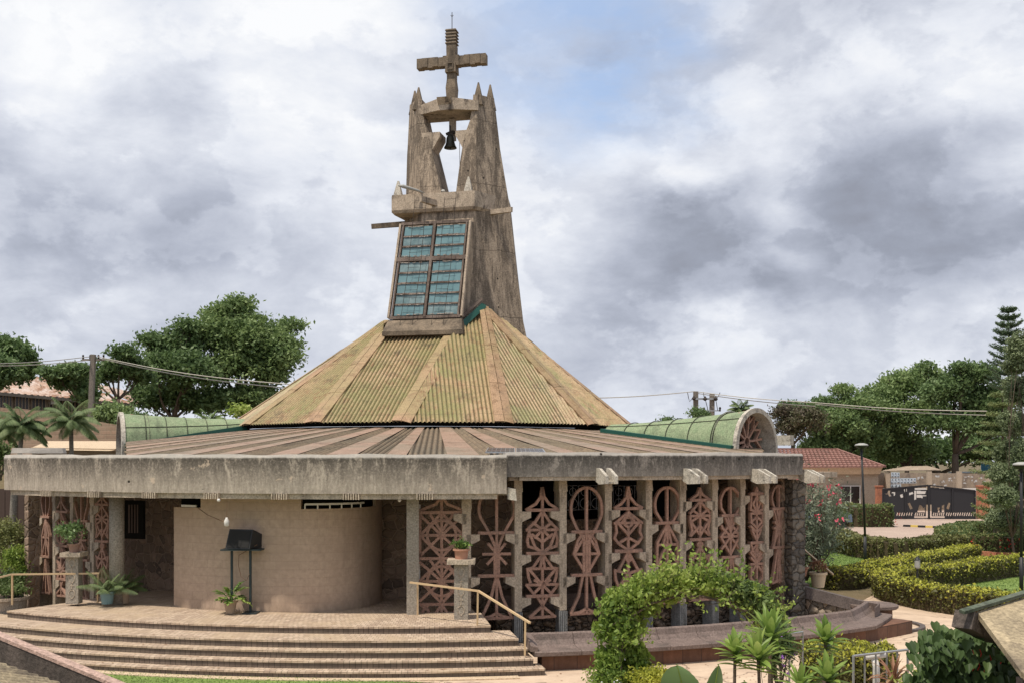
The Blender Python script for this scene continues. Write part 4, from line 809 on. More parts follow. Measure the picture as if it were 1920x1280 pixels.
# hull section parameters against height: [py, axis shift u0, half width of wings, front half width, front depth]
HULL = [(660, .05, 2.62, .62, 2.05), (600, .02, 2.40, .66, 1.85), (520, .0, 2.22, .78, 1.55), (402, -.03, 1.98, .98, 1.12), (378, -.04, 1.94, 1.02, 1.02), (285, -.10, 1.76, 1.08, .80), (262, -.11, 1.72, 1.09, .74), (190, -.16, 1.60, 1.14, .56)]
def hull(py):
    for a, b in zip(HULL, HULL[1:]):
        if b[0] <= py <= a[0]: t = (a[0] - py) / (a[0] - b[0]); return [x + (y - x) * t for x, y in zip(a[1:], b[1:])]
    return list(HULL[0][1:]) if py > HULL[0][0] else list(HULL[-1][1:])
mb = MB(); secs = []
for py in (700, 660, 600, 560, 520, 460, 402, 378):
    u0, w, f_, dp = hull(py); z = tz(py); secs.append([TW(u0 - f_, -dp, z), TW(u0 + f_, -dp, z), TW(u0 + w, .0, z), TW(u0 + w * .92, 1.0, z), TW(u0 + f_, 1.9, z), TW(u0 - f_, 1.9, z), TW(u0 - w * .92, 1.0, z), TW(u0 - w, 0, z)])
mb.loft(secs); tower = mb.build('tower', 'tower_concrete', church)
# two pylons with slanted inner edges (opening between them), notch for corbels
for sg in (-1, 1):
    mb = MB(); secs = []
    inn = {378: .26, 330: .42, 285: .585, 262: .68, 240: .84, 215: .93, 190: .97}
    for py in (378, 330, 285, 262, 240, 215, 190):
        u0, w, f_, dp = hull(py); z = tz(py); iu = inn[py]; u0 += -.07 * min(1, (378 - py) / 90)
        secs.append([TW(u0 + sg * iu, -dp, z), TW(u0 + sg * max(f_, iu + .1), -dp, z), TW(u0 + sg * w, 0, z), TW(u0 + sg * w * .95, .25, z), TW(u0 + sg * max(f_, iu + .1), .45, z), TW(u0 + sg * iu, .25, z)])
    mb.loft(secs); mb.build('pylon', 'tower_concrete', tower)
    # spiked tips
    u0, w, f_, dp = hull(190); u0 -= .07
    for (uu, vv, hh) in ((f_ - .02, -dp + .16, 1.10), (w - .17, .1, 1.25)):
        z = tz(191); mb = MB(); b_ = [TW(u0 + sg * uu + a, vv + c_, z - .35) for a, c_ in ((-.19, -.17), (.19, -.17), (.19, .17), (-.19, .17))]; tp = [TW(u0 + sg * uu + a * .12, vv + c_ * .12, z + hh * .45) for a, c_ in ((-.19, -.17), (.19, -.17), (.19, .17), (-.19, .17))]
        mb.hexa(b_, tp); mb.build('pylon_spike', 'cross_concrete', tower)
    # corbel stub in the opening
    mb = MB(); z1, z0 = tz(257), tz(283); a = .95 * sg; dp2 = hull(270)[3]; tip = .28 if sg < 0 else .30
    mb.prism([TW(-.17 + a, -dp2 + .015, z1), TW(-.17 + sg * tip, -dp2 + .015, z1), TW(-.17 + sg * tip, -dp2 + .015, z1 - .17), TW(-.17 + sg * .56, -dp2 + .015, z0 - .12), TW(-.17 + a, -dp2 + .015, z0 - .12)][::sg], B_ * .75); mb.build('bell_corbel', 'beam_concrete', tower)
# head beam
mb = MB(); z0, z1 = tz(221), tz(204); 
prof = [(-1.1, 0), (-.30, .34), (.30, .34), (1.12, .05)]
mb.loft([[TW(u - .17, -.62 - b, z0 + (.0)), TW(u - .17, -.62 - b, z1 + b * .25), TW(u - .17, .35, z1), TW(u - .17, .35, z0)] for u, b in prof]); mb.build('head_beam', 'beam_concrete', tower)
mb = MB(); mb.loft([[TW(-.17 + u, -.95, tz(212)), TW(-.17 + u, -1.15, tz(200)), TW(-.17 + u, -.6, tz(198)), TW(-.17 + u, -.5, tz(212))] for u in (-.28, .22)]); mb.build('water_spout', 'beam_concrete', tower)
mb = MB(); mb.box(TW(-.20, .05, tz(262)), (.20, .25, .75), -TA); mb.build('bell_hanger', 'beam_concrete', tower); mb = MB(); mb.box(TW(.55, .15, tz(245)), (.22, .25, .3), -TA); mb.build('bell_hanger', 'beam_concrete', tower)
# ledge between body and pylons
mb = MB(); zt, zb = tz(377), tz(407)
pl_ = [(-2.02, -1.34), (1.02, -1.34), (1.55, -.42), (1.4, .2), (-2.0, .3), (-2.14, -1.05)]
mb.loft([[TW(u * k_ - .02, v * k_ + (1 - k_) * .1, z) for u, v in pl_] for k_, z in ((.955, zb - .06), (1.0, zb + .04), (1.0, zt))]); mb.build('ledge', 'beam_concrete', tower)
def bar2(name, pa, pb, w0, w1, m='beam_concrete'): mb = MB(); mb.bar(pa, pb, w0, w0, (0, 0, 1), w1); return mb.build(name, m, tower)
# long horizontal spouts and beaks
bar2('water_spout', TW(-1.6, -.3, tz(418)), TW(-3.05, -.72, tz(425)), .17, .09, 'cross_concrete'); bar2('water_spout', TW(1.15, -.45, tz(408)), TW(2.28, -1.1, tz(412)), .17, .09)
bar2('water_spout', TW(-.4, -1.1, tz(395)), TW(-.72, -2.15, tz(397)), .20, .10)
mb = MB(); mb.tube([TW(-.85, -1.25, tz(376)), TW(-1.05, -1.5, tz(373)), TW(-1.45, -1.85, tz(369)), TW(-1.6, -1.95, tz(368))], [.02, .045, .065, .025], 10); o = mb.build('lamp_head', 'grey_lamp', tower, True)
for uu, hh in ((-1.88, .55), (.72, .55)):
    mb = MB(); c = TW(uu, -1.12, zt); q = [TW(uu + a, -1.12 + b, zt) for a, b in ((-.15, -.13), (.15, -.13), (.15, .13), (-.15, .13))]; q2 = [TW(uu + a * .2, -1.12 + b * .2, zt + hh) for a, b in ((-.15, -.13), (.15, -.13), (.15, .13), (-.15, .13))]; mb.hexa(q, q2); mb.build('ledge_spike', 'white_concrete', tower)
# glazed bay leaning outward: frame corners (top, bottom)
TLc, TRc = P(756, 421, 37.35), P(878, 415, 36.75); BLc, BRc = P(733, 597, 36.85), P(861, 593, 36.15)
def bl(s, t_): return (TLc.lerp(TRc, s)).lerp(BLc.lerp(BRc, s), t_)
nb = (TRc - TLc).cross(BLc - TLc).normalized(); nb = nb if nb.y < 0 else -nb
# bay body behind glass
mb = MB(); back = [TW(-1.3, -.2, tz(415)), TW(1.1, -.2, tz(415)), TW(.9, -.5, tz(625)), TW(-1.9, -.5, tz(625))]
fr_ = [TLc - nb * .12, TRc - nb * .12, BRc - nb * .12, BLc - nb * .12]; mb.hexa([back[3], back[2], fr_[2], fr_[3]][::-1], [back[0], back[1], fr_[1], fr_[0]][::-1]); mb.build('window_bay', 'tower_concrete', tower)
win = None
mb = MB()
for s in (0.015, .5, .985): mb.bar(bl(s, -.005), bl(s, 1.0), .06 if s != .5 else .085, .10 if s != .5 else .13, nb)
for t_ in (.0, .385, 1.0): mb.bar(bl(-.02, t_), bl(1.02, t_), .10 + .05 * (t_ == .385), .09 + .03 * (t_ == .385), nb)
win = mb.build('tower_window', 'window_frame_rust', tower)
for e_ in (1.035, -.035): mb = MB(); mb.bar(bl(e_, 0), bl(e_, 1.0), .07, .14, nb); mb.build('window_jamb', 'beam_concrete', win)
for s0, s1 in ((.04, .465), (.535, .965)):
    for t0, t1, n_ in ((.03, .355, 3), (.415, .975, 5)):
        
        for k in range(n_):
            ta, tb = t0 + (t1 - t0) * k / n_, t0 + (t1 - t0) * (k + 1) / n_; j1, j2, j3 = [random.uniform(-.012, .012) for _ in range(3)]; gm = MB(); gm.quad(bl(s0, ta) + nb * j1, bl(s1, ta) + nb * j2, bl(s1, tb) + nb * j3, bl(s0, tb) - nb * j1); gm.build('pane', random.choice(('teal_glass', 'teal_glass', 'teal_glass_dull')), win)
        pm = MB(); 
        for k in range(1, n_):
            tt = t0 + (t1 - t0) * k / n_; pm.bar(bl(s0, tt) + nb * .02, bl(s1, tt) + nb * .02, .055, .04, nb)
        qm = pm; qm.cur = 1
        for k in range(n_):
            for e_ in (.05, .95):
                tt = t0 + (t1 - t0) * (k + e_) / n_
                for j in range(9):
                    if random.random() < .55: x0 = s0 + (s1 - s0) * j / 9; qm.bar(bl(x0, tt + random.uniform(-.004, .004)) + nb * .03, bl(x0 + (s1 - s0) / 9, tt + random.uniform(-.004, .004)) + nb * .03, random.uniform(.012, .03), .02, nb)
        qm.build('glazing_bar', ['window_frame_rust', 'glazing_putty'], win)
# thin iron ladders hanging over the glass
for s0, s1 in ((.20, .38), (.66, .83)):
    lm = MB()
    for s in (s0, s1): lm.tube([bl(s, -.22) + nb * .38, bl(s, .5) + nb * .2, bl(s - .02, 1.1) + nb * .22], .009, 5)
    for k in range(17): tt = -.2 + k * .078; lm.tube([bl(s0, tt) + nb * (.38 - .16 * min(1, max(0, tt))), bl(s1, tt) + nb * (.38 - .16 * min(1, max(0, tt)))], .007, 4)
    lm.build('iron_ladder', 'dark_iron', tower)
# sloping skirt under the window
mb = MB(); a0, a1 = bl(-.04, 1.02) , bl(1.04, 1.02); b0, b1 = P(716, 622, 36.35), P(868, 618, 35.75)
mb.hexa([b0 - Vector((0, 0, .14)), b1 - Vector((0, 0, .14)), b1 + B_ * 1.2 - Vector((0, 0, .14)), b0 + B_ * 1.2 - Vector((0, 0, .14))], [b0, b1, b1 + B_ * 1.2, b0 + B_ * 1.2]); mb.hexa([b0 + Vector((.02, 0, .003)), b1 + Vector((-.02, 0, .003)), b1 + B_ * .9 + Vector((0, 0, .003)), b0 + B_ * .9 + Vector((0, 0, .003))], [a0, a1, a1 + B_ * .6, a0 + B_ * .6])
mb.build('window_skirt', 'cross_concrete', tower)
# cross
cz = TW(-.14, .15, 0); mb = MB(); PX = lambda py: tz(py) + .0
def cbox(py0, py1, w, d_, du=0, w2=None):
    c = TW(-.24 + du, .1, tz(py0)); mb.box(c, (w, d_, tz(py1) - tz(py0)), -TA, w2 or 1)
cbox(199, 165, .30, .30, 0, 1.25); cbox(165, 147, .38, .38, 0, .8); cbox(147, 136, .31, .3); cbox(136, 118, .40, .48, .0, .92); cbox(118, 98, .33, .34); cbox(98, 84, .34, .34)
for k in range(5): cbox(84 - k * 6, 81 - k * 6, .32, .32); cbox(81 - k * 6, 78.2 - k * 6, .42, .40, 0, .9)
zc = tz(114); 
for i in range(-6, 7):
    if i == 0: continue
    u = i * .2 - .24; w_ = .21; hh = .33 + .04 * (abs(i) % 3 == 1) + .03 * (abs(i) == 6); mb.box(TW(u, .1, zc - hh / 2 + .012 * (i % 2)), (w_, .30 + .05 * (abs(i) % 2), hh), -TA)
tower_cross = mb.build('cross', 'cross_concrete', tower)
mb = MB(); c = TW(-.24, .1, tz(54)); mb.tube([c, c + Vector((0, 0, .66))], .014, 6)
for s_ in (-1, 1): mb.tube([c + Vector((0, 0, .5)), c + Vector((.05 * s_, 0, .56))], .01, 5)
mb.build('lightning_rod', 'dark_iron', tower_cross)
mb = MB(); c = TW(-.24, -.11, tz(131)); 
for a, b in (((-.1, 0), (.1, 0)), ((-.1, .22), (.1, .22)), ((-.1, 0), (-.1, .22)), ((.1, 0), (.1, .22))): mb.bar(c + U_ * a[0] + Vector((0, 0, a[1])), c + U_ * b[0] + Vector((0, 0, b[1])), .035, .12, B_)
mb.build('cross_socket', 'cross_concrete', tower_cross)
# bell with yoke
bc = TW(-.20, -.25, tz(281)); bell = empty('bell', bc, 'old bronze bell hanging from its iron yoke in the tower opening', 'bell')
mb = MB(); mb.lathe(bc, [(.235, 0), (.225, .03), (.185, .10), (.155, .2), (.145, .34), (.12, .43), (.05, .47)], 24); mb.build('bell_body', 'old_bronze', bell, True)
mb = MB(); mb.tube([bc + Vector((-.16, 0, .50)), bc + Vector((.05, 0, .58)), bc + Vector((.25, .0, .56)), bc + Vector((.34, 0, .44))], [.05, .07, .05, .03], 8); mb.box(bc + Vector((0, 0, .45)), (.2, .1, .12)); mb.tube([bc + Vector((-.02, 0, .5)), bc + Vector((-.02, 0.1, .85))], .03, 6); mb.build('yoke', 'dark_iron', bell)
mb = MB(); mb.tube([bc + Vector((0, 0, .1)), bc + Vector((0, 0, -.06))], .02, 6); mb.build('clapper', 'dark_iron', bell)
mb = MB(); mb.tube([bc + Vector((.33, 0, .45)), bc + Vector((.34, 0, -.5)), bc + Vector((.33, 0, -1.65))], .010, 5); mb.build('bell_rope', 'cable', bell)
mb = MB(); c = TW(-.28, -.9, tz(376)); mb.tube([c, c + Vector((0, 0, .1))], .02, 6); mb.lathe(c + Vector((0, 0, .07)), [(.05, 0), (.09, .05), (.05, .12)], 10); o = mb.build('floodlight', 'grey_lamp'); tag(o, 'small round lamp on the tower ledge below the bell', 'lamp')
# solar panel on roof edge
sp = empty('solar_panel', P(968, 845, 25.3), 'low dark blue solar panel lying on the roof behind the parapet', 'solar panel'); mb = MB()
a, b, c_, d_ = P(910, 846, 24.2), P(1024, 848, 24.2), P(1018, 840, 25.0), P(915, 838, 25.0)
for s0, s1 in ((0, .49), (.51, 1)): mb.hexa([a.lerp(b, s0) - Vector((0, 0, .03)), a.lerp(b, s1) - Vector((0, 0, .03)), d_.lerp(c_, s1) - Vector((0, 0, .03)), d_.lerp(c_, s0) - Vector((0, 0, .03))], [a.lerp(b, s0), a.lerp(b, s1), d_.lerp(c_, s1), d_.lerp(c_, s0)])
mb.build('frame', 'galvanised', sp); mb = MB()
for h in range(2):
    for i in range(6):
        for j in range(2):
            s0 = .505 * h + .015 + i * .078; s1 = s0 + .07; t0 = .06 + j * .46; t1 = t0 + .42; q = lambda s, t_: a.lerp(b, s).lerp(d_.lerp(c_, s), t_) + Vector((0, 0, .006)); mb.quad(q(s0, t0), q(s1, t0), q(s1, t1), q(s0, t1))
mb.build('cells', 'solar_blue', sp)
# ================================================================ STEPS, BENCH, RAILS
steps = empty('entrance_steps', ring(18, R(-14), 0), 'broad curved flight of brick paved steps leading up to the church porch', 'steps')
SR = [(17.38, 920, .75), (18.2, 972, .60), (18.5, 990, .45), (18.78, 1000, .30), (19.06, 1022, .15)]; inner = 15.5
for i, (r_, px, z) in enumerate(SR):
    p1 = phi(px, r_)[0]; p0 = phi(14, 17.38)[0] if i == 0 else R(-46); mb = MB(); n = 70; secs = []; prevr = inner if i == 0 else SR[i - 1][0] - .25
    for k in range(n + 1):
        p = p0 + (p1 - p0) * k / n; w_ = .006 * math.sin(k * 2.1) + .004 * math.sin(k * .7); secs.append([ring(prevr, p, z - .15 if i else -.1), ring(r_, p, z - .15 if i else z - .16), ring(r_ + w_ * .5, p, z - .042), ring(r_ + .022, p, z - .04), ring(r_ + .022 + w_, p, z - .004), ring(r_ - .01, p, z + w_ * .4), ring(prevr, p, z)])
    nv = 7; vs = [q for s_ in secs for q in s_]; mb.v = [tuple(v) for v in vs]
    for k in range(n):
        for j in range(nv): mb.f.append((k * nv + j, k * nv + (j + 1) % nv, (k + 1) * nv + (j + 1) % nv, (k + 1) * nv + j)); mb.m.append(1 if j in (1, 6, 0) else 0)
    mb.f += [tuple(range(nv))[::-1], tuple(n * nv + j for j in range(nv))]; mb.m += [1, 1]; mb.build('step', ['paver', 'riser'], steps)
bench = empty('curved_bench', ring(18.6, R(25), 0), 'long curved purple brown stone bench with rolled back running round the church garden', 'bench')
def benchsec(p, zb=0.0, r0=18.02):
    pr = [(r0, zb + .30), (r0, zb + .66), (r0 + .05, zb + .69), (r0 + .11, zb + .66), (r0 + .15, zb + .55), (r0 + .24, zb + .46), (r0 + .38, zb + .425), (r0 + .72, zb + .42), (r0 + .75, zb + .40), (r0 + .75, zb + .33), (r0 + .70, zb + .31)]
    return [ring(r, p, z) for r, z in pr]
b0, b1 = phi(1003, 18.8)[0], R(42.5); nseg = 11
for i in range(nseg):
    a, b = b0 + (b1 - b0) * i / nseg, b0 + (b1 - b0) * (i + 1) / nseg; mb = MB(); mb.loft([benchsec(a + (b - a) * (.006 + .988 * k / 6), 0, 18.02 if i < 9 else 18.02 - .35 * max(0, (i - 9 + k / 6)) ) for k in range(7)]); mb.build('seat', 'bench_stone', bench)
mb = MB(); ringband(mb, 18.15, 18.58, -.05, .32, b0 + .01, b1, 60); mb.build('brick_base', 'bench_brick', bench)
mb = MB(); e0 = b0 + .004; mb.loft([[ring(18.02, e0, .42), ring(18.74, e0, .42), ring(18.74, e0, .50), ring(18.5, e0, .60), ring(18.02, e0, .67)], [ring(18.02, e0 - .008, .42), ring(18.74, e0 - .008, .42), ring(18.74, e0 - .008, .54), ring(18.5, e0 - .008, .64), ring(18.02, e0 - .008, .71)]]); mb.build('end_block', 'bench_stone', bench)
# raised round end seat
def zset_(v, z): return Vector((v.x, v.y, z))
c = G(1638, 1172); c.z = 0; mb = MB(); mb.lathe(c, [(.46, 0), (.45, .46)], 24); mb.build('brick_base', 'bench_brick', bench)
mb = MB(); mb.lathe(c, [(.4, .44), (.56, .45), (.60, .48), (.60, .54), (.55, .56), (.3, .555)], 30); mb.build('seat', 'bench_stone', bench)
mb = MB(); cp = [(P(1606, 1150, 27.0), .36, .66), (P(1626, 1150, 26.75), .35, .64), (P(1640, 1150, 26.35), .38, .66), (P(1646, 1150, 25.95), .42, .70), (P(1640, 1150, 25.6), .42, .66)]
mb.loft([[zset_(p, a), zset_(p, a) + Vector((.0, .14, 0)) + Vector((.1, 0, 0)), zset_(p, b) + Vector((.1, .14, 0)), zset_(p, b)] for p, a, b in cp]); mb.build('curved_back', 'bench_stone', bench)
mb = MB(); mb.lathe(c + Vector((.05, -.1, 0)), [(1.15, -.05), (1.15, .07), (1.02, .07), (1.02, -.05)], 30, False); o = mb.build('kerb_ring', 'coping_dark'); tag(o, 'low dark kerb ring round the foot of the raised bench end', 'kerb')
# low rubble wall with dark coping, right of the stone pier
gw = empty('garden_wall', G(1560, 1165), 'low rubble garden wall with dark sloping coping beside the stone pier', 'wall'); mb = MB(); A_, B2, C2 = P(1490, 1120, 28.4), P(1612, 1152, 26.9), P(1650, 1140, 26.6)
def zset(v, z): return Vector((v.x, v.y, z))
mb.hexa([zset(A_, -.1), zset(B2, -.1), zset(B2, -.1) + Vector((0, .4, 0)), zset(A_, -.1) + Vector((0, .4, 0))], [zset(A_, .62), zset(B2, .36), zset(B2, .36) + Vector((0, .4, 0)), zset(A_, .62) + Vector((0, .4, 0))]); mb.build('rubble_face', 'light_rock', gw)
mb = MB(); t_ = .05; mb.hexa([zset(A_, .62) + Vector((-.1, -t_, 0)), zset(B2, .36) + Vector((0, -t_, 0)), zset(B2, .36) + Vector((0, .5, 0)), zset(A_, .62) + Vector((-.1, .5, 0))], [zset(A_, .93) + Vector((-.1, -t_, 0)), zset(B2, .66) + Vector((0, -t_, 0)), zset(B2, .66) + Vector((0, .5, 0)), zset(A_, .93) + Vector((-.1, .5, 0))]); mb.build('coping', 'coping_dark', gw)
def rail(label, pts, posts, m='cream_rail', r=.022, name='handrail', foot=None, group=None):
    rt = empty(name, posts[0][0] if posts else pts[0], label, 'handrail', group); mb = MB()
    for a, b in zip(pts, pts[1:]): mb.bar(a, b, r * 2, r * 1.7)
    mb.build('top_bar', m, rt)
    for a, b in posts: mb = MB(); mb.bar(a, b, r * 1.7, r * 1.7, (0, 1, 0)); mb.build('post', m, rt)
    return rt
rail('cream metal handrail descending the right side of the entrance steps', [P(769, 1091, 23.2), P(897, 1107, 22.2), P(994, 1167, 21.0)], [(P(783, 1152, 23.3), P(783, 1093, 23.2)), (P(895, 1171, 22.25), P(896, 1108, 22.2)), (P(984, 1228, 21.1), P(985, 1161, 21.1))])
rail('cream metal handrail at the left end of the entrance platform by the palms', [P(-60, 1096, 24.4), P(22, 1076, 24.9), P(186, 1074, 25.3)], [(P(23, 1133, 25.0), P(23, 1077, 24.95)), (P(183, 1129, 25.4), P(184, 1076, 25.3)), (P(-50, 1170, 24.2), P(-50, 1094, 24.4))])
# right side stairs with pots
ss = empty('side_stairs', G(1515, 1115), 'short concrete side stairs behind the stone pier with clay pots beside them', 'steps')
for k in range(5):
    b = P(1515, 1110, 30.0 + k * .42); mb = MB(); mb.box((b.x - .15 - k * .15, b.y, -.05), (1.2 - .18 * k, .5, .35 + .17 * k)); mb.build('step', 'bench_stone', ss)
rail('pale handrail sloping down beside the side stairs behind the stone pier', [P(1495, 1019, 31.0), P(1562, 1076, 29.4)], [(P(1501, 1070, 30.9), P(1501, 1024, 30.9)), (P(1536, 1088, 30.1), P(1535, 1053, 30.0))], r=.025)
# ================================================================ POTS, SPEAKER, LAMPS
def pot(name, base, r0, r1, ph_, pm_, label, plant, group='potted plants round the church', rim=.02, **k):
    rt = empty(name, base, label, 'potted plant', group); b = Vector(base); mb = MB()
    mb.lathe(b, [(r0, 0), (r0 * 1.02, .01), (r1 * .93, ph_ * .82), (r1 + rim, ph_ * .84), (r1 + rim, ph_), (r1 - .02, ph_), (r1 - .03, ph_ * .9), (.01, ph_ * .9)], 24); mb.build('pot', pm_, rt, False); mb = MB(); mb.lathe(b, [(r1 - .03, ph_ * .885), (r1 - .03, ph_ * .905)], 16); mb.build('soil', 'soil', rt)
    plant(rt, b + Vector((0, 0, ph_ * .9)), **k); return rt
def p_philo(rt, c):
    mb = MB()
    for i in range(17):
        a = i * 2.4; e = R(8 + 62 * (i / 17)); L = random.uniform(.30, .5); d = Vector((math.cos(a) * math.cos(e), math.sin(a) * math.cos(e), math.sin(e))); tip = c + d * L * .55; mb.tube([c, tip], .007, 4, False)
        f = (d + Vector((0, 0, -.45))).normalized(); s0 = f.cross(Vector((0, 0, 1))).normalized(); blade(mb, tip, f, L * .7, .10, .5, 4)
        for j in range(4):
            for sg in (-1, 1): blade(mb, tip + f * (L * .12 * j), s0 * sg + f * .8, .16 - .02 * j, .05, .3, 3)
    mb.build('foliage', 'leaf_pot', rt)
def p_palm(rt, c, n=16, L=.75, m='leaf_palm'):
    mb = MB()
    for i in range(n): a = i * 2.4; e = R(30 + 50 * (i / n)); frond(mb, c, (math.cos(a) * math.cos(e), math.sin(a) * math.cos(e), math.sin(e)), L * random.uniform(.7, 1.1), 1.1, .011, .2, 16)
    mb.build('foliage', m, rt)
def p_leafy(rt, c, r=.2, h=.25, n=300, leaf=.07, m='leaf_pot'):
    foliage('foliage', crown_pts([(c.x, c.y, c.z + h * .55, r, r, h * .6)], n // 6, 6, leaf * .6, 6, .4, .3), leaf, m, rt, .5, .5)
    mb = MB()
    for _ in range(5): limb(mb, c, c + Vector((random.uniform(-.7, .7) * r, random.uniform(-.7, .7) * r, h * .7)), .008, .004, .1, 3, 4)
    mb.build('stems', 'bark', rt)
pot('pot_plant', P(432, 1149, 23.95), .095, .15, .30, 'tan_pot', 'tan pot with cut-leaf green plant beside the speaker stand', p_philo)
pot('pot_plant', P(201, 1131, 25.2), .125, .175, .30, 'blue_ceramic', 'pale blue glazed pot with a feathery palm by the left column', p_palm)
pot('pot_plant', P(233, 1130, 25.65), .10, .13, .38, 'tan_pot', 'plain pinkish tan pot with dark fern behind the blue pot', p_palm, n=14, L=.55, m='leaf_hedge_dark')
def pedestal(px, pyb, pyt, d, label, wtop):
    b = P(px, pyb, d); h = (pyb - pyt) / F * d; rt = empty('pedestal', b, label, 'pedestal', 'carved concrete pedestals'); mb = MB(); mb.box(b, (.30, .26, h - .10)); mb.build('shaft', 'column_plaster', rt); mb = MB(); mb.box(b + Vector((0, 0, h - .10)), (wtop, .5, .1)); mb.build('top_slab', 'pillar_concrete', rt)
    mb = MB(); f = b.y - .13
    for i in range(5):
        z = b.z + .12 + i * (h - .3) / 5
        if i % 2 == 0:
            q = [(0, 0), (.06, .07), (.07, .16), (.0, .23), (-.07, .16), (-.06, .07), (0, 0)]
            for u, v in zip(q, q[1:]): mb.bar((b.x + u[0], f, z + u[1]), (b.x + v[0], f, z + v[1]), .016, .02, (0, 1, 0))
        else: mb.bar((b.x, f, z), (b.x, f, z + .2), .018, .02, (0, 1, 0)); mb.bar((b.x - .05, f, z + .13), (b.x + .05, f, z + .13), .018, .022, (0, 1, 0))
    mb.build('carved_relief', 'pillar_concrete', rt); return b + Vector((0, 0, h))
tp = pedestal(139, 1130, 1034, 25.3, 'carved concrete pedestal in front of the left screens', .48)
pot('pot_plant', tp, .10, .14, .20, 'pink_pot', 'reddish pot of leafy branches on top of the left pedestal', p_leafy, r=.42, h=.5, n=700, leaf=.09, m='leaf_big')
tp = pedestal(865, 1162, 1047, 23.2, 'carved concrete pedestal in front of the lattice screen right of the porch', .60)
pot('pot_plant', tp + Vector((0, 0, 0)), .13, .165, .22, 'clay_pot', 'small woven clay pot of succulents on top of the right pedestal', p_leafy, r=.16, h=.2, n=350, leaf=.07)
pot('pot_plant', P(1502, 1079, 30.3), .14, .2, .26, 'clay_pot', 'low red clay pot on the side stairs', p_leafy, r=.14, h=.12, n=80)
pot('pot_plant', P(1534, 1100, 29.6), .16, .23, .42, 'cream_pot', 'tall cream pot of reddish succulents at the foot of the side stairs', p_leafy, r=.24, h=.34, n=260, leaf=.1, m='leaf_bronze')
b = P(12, 1150, 25.6); rt = pot('planter', b, .42, .5, .42, 'tan_plaster', 'large round grey planter at the far left end of the platform', p_leafy, r=.5, h=.3, n=900, leaf=.1, m='leaf_hedge_dark')
# speaker stand
d = 24.05; st_ = empty('speaker_stand', P(455, 1146, d), 'dark metal stand with a flat shelf in front of the block wall', 'stand')
mb = MB(); a = P(415, 1031, d); b = P(491, 1031, d); mb.box(((a.x + b.x) / 2, d + .1, a.z), (b.x - a.x, .42, .03)); mb.build('shelf', 'green_black_post', st_)
for px, yb in ((434, 1143), (469, 1147)): mb = MB(); q = P(px, yb, d + .02); q2 = P(px, 1032, d); mb.bar((q.x, d + .05, q.z), (q.x, d + .05, q2.z), .05, .05, (0, 1, 0)); mb.build('post', 'green_black_post', st_)
mb = MB(); q = P(471, 1147, d); mb.box((q.x, d, ZP), (.32, .4, .03)); mb.build('foot', 'green_black_post', st_)
spk = empty('loudspeaker', P(455, 1029, d + .05), 'black wedge shaped loudspeaker on the metal stand', 'loudspeaker'); A_ = P(424, 1029, d); z0 = A_.z + .02
def cx_(px): return (px - HX) / F * d
mb = MB(); mb.add([(cx_(424), d - .08, z0), (cx_(471), d - .16, z0), (cx_(486), d + .28, z0), (cx_(430), d + .28, z0), (cx_(430), d + .02, z0 + .44), (cx_(475), d - .04, z0 + .43), (cx_(487), d + .28, z0 + .30), (cx_(434), d + .28, z0 + .40)], [(3, 2, 1, 0), (4, 5, 6, 7), (0, 1, 5, 4), (1, 2, 6, 5), (2, 3, 7, 6), (3, 0, 4, 7)]); mb.build('cabinet', 'black_metal', spk)
mb = MB(); q = lambda s, t_: Vector((cx_(424), d - .08, z0)).lerp(Vector((cx_(471), d - .16, z0)), s).lerp(Vector((cx_(430), d + .02, z0 + .44)).lerp(Vector((cx_(475), d - .04, z0 + .43)), s), t_) + Vector((0, -.012, .003)); mb.quad(q(.05, .06), q(.95, .06), q(.95, .94), q(.05, .94)); mb.build('grille', 'speaker_grille', spk)
mb = MB(); mb.tube([P(482, 1020, d), P(448, 1040, d + .02), P(447, 1060, d), P(452, 1080, d), P(462, 1088, d), P(468, 1075, d)], .008, 5); mb.build('speaker_cable', 'cable', spk)
lp = empty('pendant_lamp', P(425, 990, 23.7), 'small white lamp hanging by a cable above the loudspeaker', 'lamp'); mb = MB(); q = P(425, 986, 23.7); mb.lathe(q, [(.025, 0), (.055, .02), (.06, .12), (.03, .17), (.02, .2)], 14); mb.build('lamp_body', 'white_paint', lp, True); mb = MB(); mb.tube([q + Vector((0, 0, .2)), q + Vector((.01, 0, .58))], .006, 5); mb.tube([q + Vector((0, 0, .08)), P(390, 965, 24.0), P(371, 951, 24.4)], .010, 5); mb.build('cable', 'cable', lp)
for px, dd in ((410, 23.45), (749, 23.5)):
    mb = MB(); q = P(px, 940, dd); mb.lathe(q, [(.015, 0), (.035, .02), (.04, .04), (.02, .07)], 12); o = mb.build('ceiling_bulb', 'white_paint', None, True); tag(o, 'round white bulb under the porch roof edge ' + ('above the loudspeaker' if px < 500 else 'beside the square column'), 'lamp', 'bulbs under the porch roof edge')
